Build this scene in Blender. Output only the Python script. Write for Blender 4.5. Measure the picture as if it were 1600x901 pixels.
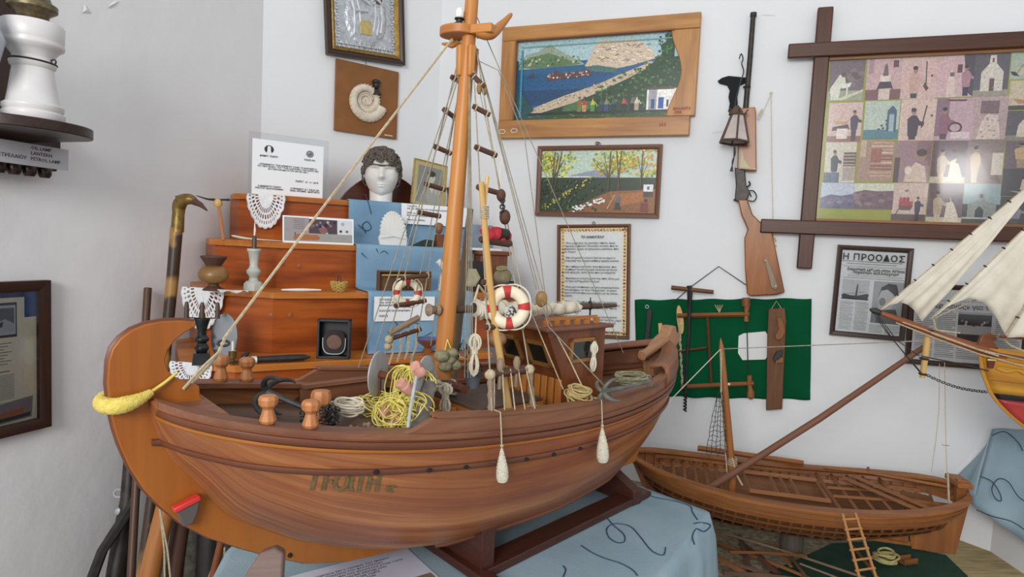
import bpy, math, random, re
from mathutils import Vector, Matrix
random.seed(7)
V = Vector
S = bpy.context.scene
for o in list(bpy.data.objects): bpy.data.objects.remove(o)
# ---------------------------------------------------------------- camera
FPX = 1000.0; PITCH = math.radians(4.25); ROLL = math.radians(2.8); EYE = V((0, 0, 1.30))
_F = V((0, math.cos(PITCH), -math.sin(PITCH))); _R = V((1, 0, 0)); _U = _R.cross(_F)
CR = math.cos(ROLL) * _R + math.sin(ROLL) * _U; CU = -math.sin(ROLL) * _R + math.cos(ROLL) * _U
cam_d = bpy.data.cameras.new('camera'); cam = bpy.data.objects.new('camera', cam_d)
S.collection.objects.link(cam)
cam_d.sensor_fit = 'HORIZONTAL'; cam_d.sensor_width = 36; cam_d.lens = 36 * FPX / 1600; cam_d.clip_start = .02
cam.matrix_world = Matrix(((CR.x, CU.x, -_F.x, EYE.x), (CR.y, CU.y, -_F.y, EYE.y), (CR.z, CU.z, -_F.z, EYE.z), (0, 0, 0, 1)))
S.camera = cam
# ---------------------------------------------------------------- light
w = bpy.data.worlds.new('room_daylight'); S.world = w; w.use_nodes = True
w.node_tree.nodes['Background'].inputs[0].default_value = (.93, .95, .98, 1)
w.node_tree.nodes['Background'].inputs[1].default_value = .62
def area(name, loc, target, size, energy, col):
    l = bpy.data.lights.new(name, 'AREA'); l.shape = 'RECTANGLE'; l.size, l.size_y = size; l.energy = energy; l.color = col
    o = bpy.data.objects.new(name, l); S.collection.objects.link(o); o.location = loc
    o.rotation_euler = (V(target) - V(loc)).to_track_quat('-Z', 'Y').to_euler(); return o
area('window_daylight', (-1.0, -2.2, 2.25), (.3, 2.0, 1.0), (1.5, 1.2), 80, (1, .985, .96))
area('small_window_daylight', (1.0, -1.9, 2.02), (1.3, 2.0, 1.6), (.36, .32), 3.6, (1, .99, .97))
S.view_settings.view_transform = 'Standard'; S.view_settings.look = 'None'
S.view_settings.gamma = 1; S.view_settings.use_curve_mapping = False; S.view_settings.exposure = 0.27
# ---------------------------------------------------------------- pixel helpers
def ray(x, y):
    d = _F + CR * ((x - 800) / FPX) - CU * ((y - 450.5) / FPX); return d / d.y
def atY(x, y, Y): return EYE + ray(x, y) * Y
def atZ(x, y, Z):
    r = ray(x, y); return EYE + r * ((Z - EYE.z) / r.z)
class Wall:
    def __init__(s, p, az):
        a = math.radians(az); s.p = V((p[0], p[1], 0)); s.u = V((math.sin(a), math.cos(a), 0)); s.n = V((s.u.y, -s.u.x, 0))
    def px(s, x, y, off=0):
        r = ray(x, y); k = ((s.p + s.n * off - EYE).dot(s.n)) / r.dot(s.n); return EYE + r * k
    def frame(s, o, roll=0, lean=0):
        M = Matrix(((s.u.x, 0, s.n.x, o.x), (s.u.y, 0, s.n.y, o.y), (0, 1, 0, o.z), (0, 0, 0, 1)))
        return M @ Matrix.Rotation(roll, 4, 'Z') @ Matrix.Rotation(lean, 4, 'X')
    def rect(s, tl, tr, br, bl, off=0, roll=None):
        P = [s.px(*q, off) for q in (tl, tr, br, bl)]
        c = (P[0] + P[1] + P[2] + P[3]) / 4
        h = ((P[0] - P[3]) + (P[1] - P[2])) / 2; t = ((P[1] - P[0]) + (P[2] - P[3])) / 2
        if roll is None: roll = math.atan2(t.z, t.dot(s.u))
        return s.frame(c, roll), t.length, h.length
C1 = (-.346, 2.727); C2 = (-.91, 2.286)
WB = Wall((.828, 2.3), 110); WC = Wall(C2, 52); WL = Wall(C2, 20.7)
# ---------------------------------------------------------------- materials
def lin(c):
    if isinstance(c, str):
        c = c.lstrip('#'); c = [int(c[i:i + 2], 16) / 255 for i in (0, 2, 4)]
    return tuple((x / 12.92 if x <= .04045 else ((x + .055) / 1.055) ** 2.4) for x in c[:3]) + (1,)
MATS = {}
def nodes(name):
    m = bpy.data.materials.new(name); m.use_nodes = True; nt = m.node_tree
    return m, nt, nt.nodes['Principled BSDF'], lambda t, **k: mknode(nt, t, k)
def mknode(nt, t, k):
    n = nt.nodes.new(t)
    for a, b in k.items(): setattr(n, a, b)
    return n
def mat(name, c, c2=None, rough=.6, metal=0, scale=30, bump=0, bscale=None, stretch=(1, 1, 1), spec=.5, coord='Object', detail=4, lo=.35, hi=.65):
    if name in MATS: return MATS[name]
    m, nt, b, N = nodes(name); L = nt.links.new
    b.inputs['Roughness'].default_value = rough; b.inputs['Metallic'].default_value = metal; b.inputs['Specular IOR Level'].default_value = spec
    b.inputs['Base Color'].default_value = lin(c)
    if c2 or bump:
        if coord == 'gr':
            tc = N('ShaderNodeAttribute'); tc.attribute_name = 'gr'; src = tc.outputs['Vector']
        else: tc = N('ShaderNodeTexCoord'); src = tc.outputs[coord]
        mp = N('ShaderNodeMapping'); mp.inputs['Scale'].default_value = stretch; L(src, mp.inputs[0])
    if c2:
        nz = N('ShaderNodeTexNoise'); nz.inputs['Scale'].default_value = scale; nz.inputs['Detail'].default_value = detail; L(mp.outputs[0], nz.inputs[0])
        rp = N('ShaderNodeValToRGB'); rp.color_ramp.elements[0].color = lin(c); rp.color_ramp.elements[1].color = lin(c2)
        rp.color_ramp.elements[0].position = lo; rp.color_ramp.elements[1].position = hi
        L(nz.outputs['Fac'], rp.inputs[0]); L(rp.outputs[0], b.inputs['Base Color'])
    if bump:
        nb = N('ShaderNodeTexNoise'); nb.inputs['Scale'].default_value = bscale or scale * 3; nb.inputs['Detail'].default_value = 3; L(mp.outputs[0], nb.inputs[0])
        bp = N('ShaderNodeBump'); bp.inputs['Strength'].default_value = bump; bp.inputs['Distance'].default_value = .002
        L(nb.outputs['Fac'], bp.inputs['Height']); L(bp.outputs[0], b.inputs['Normal'])
    MATS[name] = m; return m
def wood(name, c1, c2, c3=None, rough=.42, fine=120, along=5, bump=.25, spec=.4, blot=9):
    """grain follows each piece: attribute gr = (along, across, across) in metres"""
    if name in MATS: return MATS[name]
    m, nt, b, N = nodes(name); L = nt.links.new
    at = N('ShaderNodeAttribute'); at.attribute_name = 'gr'
    mp = N('ShaderNodeMapping'); mp.inputs['Scale'].default_value = (along, fine, fine); L(at.outputs['Vector'], mp.inputs[0])
    nz = N('ShaderNodeTexNoise'); nz.inputs['Scale'].default_value = 1; nz.inputs['Detail'].default_value = 5; nz.inputs['Roughness'].default_value = .65; nz.inputs['Distortion'].default_value = .6
    L(mp.outputs[0], nz.inputs[0])
    rp = N('ShaderNodeValToRGB'); rp.color_ramp.elements[0].color = lin(c1); rp.color_ramp.elements[1].color = lin(c2)
    rp.color_ramp.elements[0].position = .33; rp.color_ramp.elements[1].position = .66; L(nz.outputs['Fac'], rp.inputs[0])
    out = rp.outputs[0]
    if c3:
        m2 = N('ShaderNodeMapping'); m2.inputs['Scale'].default_value = (blot * .35, blot * 2.4, blot * 2.4); L(at.outputs['Vector'], m2.inputs[0])
        n2 = N('ShaderNodeTexNoise'); n2.inputs['Scale'].default_value = 1; n2.inputs['Detail'].default_value = 4; L(m2.outputs[0], n2.inputs[0])
        r2 = N('ShaderNodeValToRGB'); r2.color_ramp.elements[0].position = .42; r2.color_ramp.elements[1].position = .68; L(n2.outputs['Fac'], r2.inputs[0])
        mx = N('ShaderNodeMix', data_type='RGBA'); L(r2.outputs[0], mx.inputs[0]); L(out, mx.inputs[6]); mx.inputs[7].default_value = lin(c3)
        out = mx.outputs[2]
    L(out, b.inputs['Base Color']); b.inputs['Roughness'].default_value = rough; b.inputs['Specular IOR Level'].default_value = spec
    bp = N('ShaderNodeBump'); bp.inputs['Strength'].default_value = bump; bp.inputs['Distance'].default_value = .001
    L(nz.outputs['Fac'], bp.inputs['Height']); L(bp.outputs[0], b.inputs['Normal'])
    MATS[name] = m; return m
def paintmat(name='painted_picture', rough=.5, noise=.12, nscale=90):
    if name in MATS: return MATS[name]
    m, nt, b, N = nodes(name); L = nt.links.new
    at = N('ShaderNodeAttribute'); at.attribute_name = 'Col'
    tc = N('ShaderNodeTexCoord'); nz = N('ShaderNodeTexNoise'); nz.inputs['Scale'].default_value = nscale; nz.inputs['Detail'].default_value = 3; L(tc.outputs['Object'], nz.inputs[0])
    mr = N('ShaderNodeMapRange'); mr.inputs[1].default_value = .3; mr.inputs[2].default_value = .7; mr.inputs[3].default_value = 1 - noise * 1.6; mr.inputs[4].default_value = 1 + noise * 1.6
    L(nz.outputs['Fac'], mr.inputs[0])
    mx = N('ShaderNodeVectorMath', operation='SCALE'); L(at.outputs['Color'], mx.inputs[0]); L(mr.outputs[0], mx.inputs['Scale'])
    L(mx.outputs[0], b.inputs['Base Color']); b.inputs['Roughness'].default_value = rough
    MATS[name] = m; return m
def glassmat(name, tint=(1, 1, 1), refl=.08, rough=.1):
    if name in MATS: return MATS[name]
    m = bpy.data.materials.new(name); m.use_nodes = True; nt = m.node_tree; nt.nodes.clear(); L = nt.links.new
    o = nt.nodes.new('ShaderNodeOutputMaterial'); t = nt.nodes.new('ShaderNodeBsdfTransparent'); t.inputs[0].default_value = (*tint, 1)
    g = nt.nodes.new('ShaderNodeBsdfGlossy'); g.inputs['Roughness'].default_value = rough
    f = nt.nodes.new('ShaderNodeFresnel'); f.inputs[0].default_value = 1.45
    mx = nt.nodes.new('ShaderNodeMixShader'); L(f.outputs[0], mx.inputs[0]); L(t.outputs[0], mx.inputs[1]); L(g.outputs[0], mx.inputs[2]); L(mx.outputs[0], o.inputs[0])
    MATS[name] = m; return m
# ---------------------------------------------------------------- mesh builder
ORG = {}
def linkobj(o): S.collection.objects.link(o); return o
def tag(o, label=None, cat=None, group=None, kind=None):
    if label: o['label'] = label
    if cat: o['category'] = cat
    if group: o['group'] = group
    if kind: o['kind'] = kind
    return o
def thing(name, label, cat, loc, group=None, kind=None):
    o = bpy.data.objects.new(name, None); o.empty_display_size = .05; linkobj(o); o.location = V(loc); ORG[o] = V(loc)
    return tag(o, label, cat, group, kind)
def rot_to(z, up=V((0, 0, 1))):
    z = V(z).normalized()
    x = up.cross(z)
    if x.length < 1e-4: x = V((1, 0, 0))
    x.normalize(); y = z.cross(x)
    return Matrix(((x.x, y.x, z.x), (x.y, y.y, z.y), (x.z, y.z, z.z)))
def FR(o, z=(0, 0, 1), spin=0, up=V((0, 0, 1))):
    M = rot_to(z, up).to_4x4(); M.translation = V(o); return M @ Matrix.Rotation(spin, 4, 'Z')
def ZR(o, az=0):
    return Matrix.Translation(V(o)) @ Matrix.Rotation(az, 4, 'Z')
class MB:
    def __init__(s, M=None): s.v = []; s.f = []; s.g = []; s.c = []; s.M = M or Matrix(); s.hascol = False
    def add(s, vs, fs, gs=None, col=None, M=None):
        n = len(s.v); MM = (s.M @ M) if M is not None else s.M
        s.v += [MM @ V(p) for p in vs]
        o = V((random.uniform(0, 9), random.uniform(0, 9), random.uniform(0, 9)))
        s.g += [(V(g) + o) for g in (gs or vs)]
        s.f += [tuple(n + i for i in f) for f in fs]
        if col is not None: s.hascol = True
        s.c += [col] * len(fs); return s
    def box(s, c, size, M=None, taper=1.0, col=None, shear=(0, 0)):
        hx, hy, hz = size[0] / 2, size[1] / 2, size[2] / 2; c = V(c)
        vs = []
        for z in (-1, 1):
            k = taper if z > 0 else 1
            for x, y in ((-1, -1), (1, -1), (1, 1), (-1, 1)):
                vs.append(c + V((x * hx * k + shear[0] * (z > 0), y * hy * k + shear[1] * (z > 0), z * hz)))
        ax = sorted(range(3), key=lambda i: -size[i])
        gs = [(p[ax[0]], p[ax[1]], p[ax[2]]) for p in vs]
        return s.add(vs, [(0, 3, 2, 1), (4, 5, 6, 7), (0, 1, 5, 4), (1, 2, 6, 5), (2, 3, 7, 6), (3, 0, 4, 7)], gs, col, M)
    def tube(s, pts, r, n=8, closed=False, caps=True, col=None, M=None, flat=1.0):
        pts = [V(p) for p in pts]; N = len(pts)
        if N < 2: return s
        rs = r if isinstance(r, (list, tuple)) else [r] * N
        vs = []; gs = []; L = 0; prev = None
        for i, p in enumerate(pts):
            a = pts[(i - 1) % N] if (closed or i > 0) else p; b = pts[(i + 1) % N] if (closed or i < N - 1) else p
            t = (b - a)
            if t.length < 1e-9: t = V((0, 0, 1))
            t.normalize()
            if prev is None:
                x = t.cross(V((0, 0, 1)))
                if x.length < 1e-3: x = t.cross(V((1, 0, 0)))
            else: x = prev - t * prev.dot(t)
            if x.length < 1e-6: x = t.cross(V((.3, 1, .2)))
            x.normalize(); y = t.cross(x); prev = x
            if i: L += (p - pts[i - 1]).length
            for k in range(n):
                an = 2 * math.pi * k / n
                vs.append(p + x * math.cos(an) * rs[i] + y * math.sin(an) * rs[i] * flat)
                gs.append((L, math.cos(an) * rs[i] * .8, math.sin(an) * rs[i] * .8))
        fs = []
        for i in range(N if closed else N - 1):
            j = (i + 1) % N
            for k in range(n): fs.append((i * n + k, i * n + (k + 1) % n, j * n + (k + 1) % n, j * n + k))
        if caps and not closed:
            fs.append(tuple(reversed(range(n)))); fs.append(tuple(range((N - 1) * n, N * n)))
        return s.add(vs, fs, gs, col, M)
    def lathe(s, prof, n=24, M=None, col=None, a0=0, sq=None):
        """prof: list of (r, z)"""
        vs = []; gs = []
        for r, z in prof:
            for k in range(n):
                an = 2 * math.pi * k / n + a0; vs.append((r * math.cos(an), r * math.sin(an), z)); gs.append((z, r * math.cos(an), r * math.sin(an)))
        fs = []
        for i in range(len(prof) - 1):
            for k in range(n): fs.append((i * n + k, i * n + (k + 1) % n, (i + 1) * n + (k + 1) % n, (i + 1) * n + k))
        if prof[0][0] > 1e-5: fs.append(tuple(reversed(range(n))))
        if prof[-1][0] > 1e-5: fs.append(tuple(range((len(prof) - 1) * n, len(prof) * n)))
        return s.add(vs, fs, gs, col, M)
    def prism(s, poly, z0, z1, M=None, col=None, swap=False):
        n = len(poly); vs = [(x, y, z0) for x, y in poly] + [(x, y, z1) for x, y in poly]
        gs = [((p[1], p[0], p[2]) if swap else p) for p in vs]
        a = sum(poly[i][0] * poly[(i + 1) % n][1] - poly[(i + 1) % n][0] * poly[i][1] for i in range(n))
        fs = [tuple(reversed(range(n))), tuple(range(n, 2 * n))] + [(i, (i + 1) % n, n + (i + 1) % n, n + i) for i in range(n)]
        if a < 0: fs = [tuple(reversed(f)) for f in fs]
        return s.add(vs, fs, gs, col, M)
    def grid(s, fn, nu, nv, closed=False, gr=None, col=None, M=None, skip=None, thick=0):
        vs = []; gs = []
        for i in range(nu + 1):
            for j in range(nv + 1):
                u, v = i / nu, j / nv; p = V(fn(u, v)); vs.append(p); gs.append(gr(u, v) if gr else p)
        fs = []
        for i in range(nu):
            for j in range(nv):
                if skip and skip(i, j): continue
                fs.append((i * (nv + 1) + j, (i + 1) * (nv + 1) + j, (i + 1) * (nv + 1) + j + 1, i * (nv + 1) + j + 1))
        return s.add(vs, fs, gs, col, M)
    def sphere(s, c, r, n=14, m=9, sc=(1, 1, 1), col=None, M=None):
        vs = []; 
        for i in range(m + 1):
            a = math.pi * i / m
            for k in range(n):
                b = 2 * math.pi * k / n
                vs.append(V(c) + V((r * sc[0] * math.sin(a) * math.cos(b), r * sc[1] * math.sin(a) * math.sin(b), -r * sc[2] * math.cos(a))))
        fs = [(i * n + k, i * n + (k + 1) % n, (i + 1) * n + (k + 1) % n, (i + 1) * n + k) for i in range(m) for k in range(n)]
        return s.add(vs, fs, None, col, M)
    def torus(s, c, R, r, M=None, n=28, m=8, col=None, z=(0, 0, 1), sy=1.0):
        F = FR(c, z); pts = [F @ V((R * math.cos(2 * math.pi * k / n), R * sy * math.sin(2 * math.pi * k / n), 0)) for k in range(n)]
        return s.tube(pts, r, m, closed=True, col=col, M=M)
    def build(s, name, material, parent=None, smooth=True, bevel=0, label=None, cat=None, group=None, kind=None, solid=0, angle=40, base=True):
        if parent is not None: off = ORG[parent]
        else:
            if s.v:
                c = sum(s.v, V((0, 0, 0))) / len(s.v)
                if base: c = V((c.x, c.y, min(p.z for p in s.v)))
            else: c = V((0, 0, 0))
            off = c
        me = bpy.data.meshes.new(name); me.from_pydata([p - off for p in s.v], [], s.f)
        a = me.attributes.new('gr', 'FLOAT_VECTOR', 'POINT'); a.data.foreach_set('vector', [x for g in s.g for x in g])
        if s.hascol:
            ca = me.color_attributes.new('Col', 'FLOAT_COLOR', 'CORNER'); arr = []
            for f, c_ in zip(s.f, s.c):
                arr += list(c_ or (1, 1, 1, 1)) * len(f)
            ca.data.foreach_set('color', arr)
        me.materials.append(material); me.validate(clean_customdata=False); me.update()
        if smooth:
            me.polygons.foreach_set('use_smooth', [True] * len(me.polygons))
            me.set_sharp_from_angle(angle=math.radians(angle))
        o = linkobj(bpy.data.objects.new(name, me))
        if parent is not None:
            o.parent = parent; ORG[o] = off
        else: o.location = off; ORG[o] = off
        if bevel:
            b = o.modifiers.new('edge', 'BEVEL'); b.width = bevel; b.segments = 2; b.limit_method = 'ANGLE'; b.angle_limit = math.radians(40)
        if solid:
            b = o.modifiers.new('thickness', 'SOLIDIFY'); b.thickness = solid; b.offset = 0
        return tag(o, label, cat, group, kind)
FONT = None
def text(name, lines, M, size, material, parent, align='LEFT', spacing=1.0, shear=0, bold=0, extrude=0, wide=1.0, res=1, leading=1.0, fit=0):
    cu = bpy.data.curves.new(name, 'FONT'); cu.body = lines; cu.size = size; cu.align_x = align; cu.shear = shear; cu.offset = bold
    cu.space_character = spacing; cu.space_line = leading; cu.resolution_u = res; cu.extrude = extrude
    t = linkobj(bpy.data.objects.new(name + '_tmp', cu))
    dg = bpy.context.evaluated_depsgraph_get(); me = bpy.data.meshes.new_from_object(t.evaluated_get(dg))
    bpy.data.objects.remove(t); bpy.data.curves.remove(cu)
    
    if fit:
        xs = [v.co.x for v in me.vertices]; k = fit / (max(xs) - min(xs)); me.transform(Matrix.Diagonal((k, k, 1, 1)))
    MM = Matrix.Translation(-ORG[parent]) @ M @ Matrix.Diagonal((wide, 1, 1, 1)); me.transform(MM); me.materials.clear(); me.materials.append(material); me.name = name
    o = linkobj(bpy.data.objects.new(name, me)); o.parent = parent; ORG[o] = ORG[parent]; return o
class Pic:
    """flat picture drawn in sheet coordinates u right, v down, 0..1"""
    def __init__(s, M, w, h, z=0): s.b = MB(M); s.w = w; s.h = h; s.z = z; s.k = 0
    def poly(s, pts, col, dz=.000008):
        s.k += 1; z = s.z + s.k * dz; pts = [(min(1, max(0, a)), min(1, max(0, b_))) for a, b_ in pts]
        vs = [((u - .5) * s.w, (.5 - v) * s.h, z) for u, v in pts]
        a = sum(vs[i][0] * vs[(i + 1) % len(vs)][1] - vs[(i + 1) % len(vs)][0] * vs[i][1] for i in range(len(vs)))
        f = tuple(range(len(vs)))
        s.b.add(vs, [f if a > 0 else tuple(reversed(f))], None, lin(col)); return s
    def rect(s, u0, v0, u1, v1, col): return s.poly([(u0, v0), (u1, v0), (u1, v1), (u0, v1)], col)
    def ell(s, u, v, ru, rv, col, n=12, rot=0):
        P = []
        for k in range(n):
            a = 2 * math.pi * k / n; x = math.cos(a) * ru * s.w; y = math.sin(a) * rv * s.h
            P.append((u + (x * math.cos(rot) - y * math.sin(rot)) / s.w, v + (x * math.sin(rot) + y * math.cos(rot)) / s.h))
        return s.poly(P, col)
    def line(s, p, q, t, col):
        dx, dy = (q[0] - p[0]) * s.w, (q[1] - p[1]) * s.h; L = math.hypot(dx, dy) or 1; nx, ny = -dy / L * t / 2 / s.w, dx / L * t / 2 / s.h
        return s.poly([(p[0] + nx, p[1] + ny), (q[0] + nx, q[1] + ny), (q[0] - nx, q[1] - ny), (p[0] - nx, p[1] - ny)], col)
    def build(s, name, parent, m=None, **k): return s.b.build(name, m or paintmat(), parent, smooth=False, **k)
def smoothpath(P, n=6):
    P = [V(p) for p in P]; out = []
    for i in range(len(P) - 1):
        a = P[max(i - 1, 0)]; b = P[i]; c = P[i + 1]; d = P[min(i + 2, len(P) - 1)]
        for k in range(n):
            t = k / n
            out.append(.5 * ((2 * b) + (c - a) * t + (2 * a - 5 * b + 4 * c - d) * t * t + (3 * b - a - 3 * c + d) * t ** 3))
    out.append(P[-1]); return out
def lerp(a, b, t): return a + (b - a) * t
def mitred(b, w, h, fw, d, M=None, z0=0, prof=None):
    """picture frame of four mitred rails, outer size w x h, rail width fw, depth d; prof = [(inset, height)]"""
    prof = prof or [(0, 0), (0, d), (fw * .5, d), (fw, d * .7), (fw, 0)]
    c = [(-w / 2, -h / 2), (w / 2, -h / 2), (w / 2, h / 2), (-w / 2, h / 2)]; sg = [(1, 1), (-1, 1), (-1, -1), (1, -1)]
    for e in range(4):
        f = (e + 1) % 4; vs = []; gs = []
        for k, (x, y, sx, sy) in enumerate(((c[e][0], c[e][1], *sg[e]), (c[f][0], c[f][1], *sg[f]))):
            for i, hh in prof:
                p = (x + sx * i, y + sy * i, z0 + hh); vs.append(p); gs.append((p[0], p[1], p[2]) if e % 2 == 0 else (p[1], p[0], p[2]))
        n = len(prof); fs = [(i, n + i, n + i + 1, i + 1) for i in range(n - 1)]
        b.add(vs, [tuple(reversed(q)) for q in fs], gs, None, M)
    return b
# ================================================================ room
def plaster(name, c, c2, peel=False):
    m, nt, b, N = nodes(name); L = nt.links.new
    tc = N('ShaderNodeTexCoord'); nz = N('ShaderNodeTexNoise'); nz.inputs['Scale'].default_value = 1.6; nz.inputs['Detail'].default_value = 5; L(tc.outputs['Object'], nz.inputs[0])
    rp = N('ShaderNodeValToRGB'); rp.color_ramp.elements[0].color = lin(c); rp.color_ramp.elements[1].color = lin(c2); rp.color_ramp.elements[0].position = .35; rp.color_ramp.elements[1].position = .65
    L(nz.outputs['Fac'], rp.inputs[0]); L(rp.outputs[0], b.inputs['Base Color']); b.inputs['Roughness'].default_value = .85; b.inputs['Specular IOR Level'].default_value = .2
    n2 = N('ShaderNodeTexNoise'); n2.inputs['Scale'].default_value = 9 if peel else 14; n2.inputs['Detail'].default_value = 6; L(tc.outputs['Object'], n2.inputs[0])
    bp = N('ShaderNodeBump'); bp.inputs['Strength'].default_value = .35 if peel else .2; bp.inputs['Distance'].default_value = .01; L(n2.outputs['Fac'], bp.inputs['Height']); L(bp.outputs[0], b.inputs['Normal'])
    return m
m_wall = plaster('white_plaster', 'dfe1e3', 'e5e7e9'); m_wall2 = plaster('grey_white_plaster', 'dededf', 'e4e4e5', True)
def wallslab(name, p, q, zt, m, th=.08):
    p = V((p[0], p[1], 0)); q = V((q[0], q[1], 0)); u = (q - p).normalized(); n = V((u.y, -u.x, 0))
    b = MB(); a = [p, q, q - n * th, p - n * th]
    b.add([v for v in a] + [v + V((0, 0, zt)) for v in a], [(0, 1, 5, 4), (1, 2, 6, 5), (2, 3, 7, 6), (3, 0, 4, 7), (4, 5, 6, 7), (3, 2, 1, 0)])
    return b.build(name, m, smooth=False, kind='structure')
CR_ = WB.p + WB.u * 2.2
wallslab('wall_left', (V((*C2, 0)) - WL.u * 3.2)[:2], C2, 2.9, m_wall2)
wallslab('wall_corner', C2, C1, 2.9, m_wall)
wallslab('wall_back', C1, CR_[:2], 2.9, m_wall)
b = MB(); b.box((.3, .4, -.05), (6.5, 6, .1)); b.build('floor', mat('floor_tile', '8b8580', 'a09a92', rough=.5, scale=4), smooth=False, kind='structure')
# flaking paint chips on the left wall
m_chip = mat('flaking_paint', 'd8d8d8', rough=.8)
def chip(pts, W, lift=.006):
    P = [W.px(x, y, .001) for x, y in pts]; c = sum(P, V((0, 0, 0))) / len(P) + W.n * lift
    b = MB(); n = len(P); b.add(P + [c], [(i, (i + 1) % n, n) for i in range(n)]); 
    return b
P = [[(128, 20), (132, 5), (143, 21)], [(168, 11), (178, 0), (186, 2), (172, 13)], [(1113, 206), (1140, 202), (1141, 204), (1114, 209)], [(1190, 22), (1212, 23), (1211, 25), (1191, 24)]]
for i, q in enumerate(P):
    chip(q, WL if i < 2 else WB, .004 if i < 2 else .001).build('paint_flake', m_chip, label=['curled flake of white paint high on the grey left wall', 'long paint blister edge at the top of the left wall', 'small flake of paint on the white wall left of the rifle', 'tiny raised paint sliver by the rifle muzzle'][i], cat='paint flake', base=False)
# ledge and mat at the right
m_dirt = mat('gravel_bed', '6e6250', 'a09478', rough=.95, scale=60, bump=.9, bscale=120)
m_mat = mat('straw_mat', '8c7a55', 'b3a173', rough=.9, scale=40, stretch=(.25, 3, 3), bump=.6)
LZ = .40
b = MB()
e = [atZ(1560, 901, LZ), WB.p + WB.u * 1.3 + WB.n * .002]
P0 = WB.p - WB.u * .42 + WB.n * .002; P1 = WB.p + WB.u * 1.5 + WB.n * .002
LP = [P0, V((.36, 1.95, 0)), V((.66, 1.42, 0)), V((.72, 1.24, 0)), P1 + WB.n * .95, P1]
b.prism([(p.x, p.y) for p in LP], 0, LZ)
b.build('display_ledge', m_dirt, smooth=False, label='low ledge covered with gravel and dust carrying the open wooden boat hull', cat='ledge')
# ================================================================ things on the walls
m_dark = wood('dark_frame_wood', '2a1a14', '3d261c', rough=.35); m_brownf = wood('brown_frame_wood', '5a3826', '73492f', rough=.4)
m_oak = wood('golden_oak', 'a9763f', 'c08c50', '96653a', rough=.35, fine=90, along=4)
m_black = mat('black_metal', '1b1918', '26221f', rough=.5); m_paper = mat('paper', 'dadcdc', rough=.7); m_white = mat('white_card', 'eceef0', rough=.6)
m_ink = mat('black_ink', '1a1a1c', rough=.7); m_glass = glassmat('glass_pane')
m_felt = mat('green_felt', '054a2b', '075131', rough=.95, spec=.12, scale=8, bump=.5, bscale=14, lo=.3, hi=.7)
def frame_thing(name, label, cat, M, w, h, fw, d, fm, group=None, glass=False, prof=None, bevel=0):
    t = thing(name, label, cat, M.translation, group)
    b = MB(M); mitred(b, w, h, fw, d, prof=prof); b.box((0, 0, .001), (w - .004, h - .004, .002)); b.build('frame', fm, t, angle=30)
    if glass:
        g = MB(M); g.box((0, 0, d * .62), (w - 2 * fw, h - 2 * fw, .0012)); g.build('glass_pane', m_glass, t, smooth=False)
    return t
# ---- big oak framed sea painting
M, w, h = WB.rect((787, 45), (1096, 22), (1085, 212), (782, 218), .004)
t = thing('framed_painting', 'large painting of a bay with rocks and a procession in a thick golden oak frame', 'painting', M.translation)
b = MB(M); W2, H2 = w / 2, h / 2; tz = .022
fwL, fwT, fwB = .062, .055, .070
b.box((-W2 + fwL / 2, (fwB - fwT) / 2, tz / 2), (fwL, h - fwT - fwB, tz)); b.box((0, H2 - fwT / 2, tz / 2), (w, fwT, tz)); b.box((-.008, -H2 + fwB / 2, tz / 2 + .003), (w - .016, fwB, tz))
# right stile with wavy inner edge
inner = []
for i in range(25):
    v = i / 24; y = H2 - fwT - v * (h - fwT - fwB)
    inner.append((W2 - .080 - .022 * math.cos(v * 2 * math.pi * .95 + 0.2), y))
b.prism([(W2, H2 - fwT), (W2, -H2 + fwB)] + list(reversed(inner)), 0, tz - .002, swap=True)
b.build('frame', m_oak, t, bevel=.003)
b = MB(M)
for a, c in (((-W2 + fwL, H2 - fwT), (W2 - .09, H2 - fwT)), ((-W2 + fwL, H2 - fwT), (-W2 + fwL, -H2 + fwB))):
    b.tube([(a[0], a[1], tz), (c[0], c[1], tz)], .004, 6)
b.build('inner_bead', wood('dark_bead', '7a4c28', '8e5a30'), t)
p = Pic(M, w - fwL - .04, h - fwT - fwB + .006, .002); ox = (fwL - .04) / 2; p.b.M = M @ Matrix.Translation((ox, (fwB - fwT) / 2, 0))
p.rect(0, 0, 1, 1, 'a7c4cb'); p.rect(0, .28, 1, 1, '2b5c84'); p.rect(0, .42, .6, .62, '1e5480'); p.rect(0, .62, .5, .8, '1a4468')
p.poly([(0, .3), (.06, .17), (.13, .15), (.2, .06), (.28, .17), (.33, .22), (.4, .3), (.42, .33), (0, .36)], '8fa08a')
p.poly([(0, .32), (.05, .22), (.12, .2), (.2, .17), (.3, .25), (.4, .32), (.3, .34), (.1, .35)], '5f7a55')
for i in range(60): u = random.uniform(.01, .4); p.ell(u, .29 + random.uniform(-.07, .04), .008, .014, random.choice(['3f5c40', '7c8f63', 'b9bfa6', '54704c']), 6)
p.poly([(.42, .35), (.46, .2), (.48, .08), (.53, .04), (.62, .08), (.68, .05), (.73, .08), (.8, .2), (.84, .3), (.7, .37), (.55, .42), (.48, .4)], 'cbb9a2')
for i in range(70):
    u = random.uniform(.46, .8); v = random.uniform(.12, .36); a = random.uniform(.01, .035); p.line((u, v), (u + a, v + random.uniform(-.02, .03)), .003, random.choice(['efe4d4', '9a826c', 'b59c84', 'ddd0bf', '766252']))
p.poly([(.42, .36), (.5, .35), (.62, .4), (.6, .45), (.45, .42)], '4b6e6a')
p.poly([(.18, .47), (.22, .43), (.25, .39), (.28, .43), (.45, .4), (.47, .46), (.4, .48), (.3, .49), (.2, .51)], '5d3f3c')
for i in range(26): p.ell(random.uniform(.19, .46), .45 + random.uniform(-.04, .03), .006, .011, random.choice(['e6dcd2', 'b79c92', '8a6a64']), 6)
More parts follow.
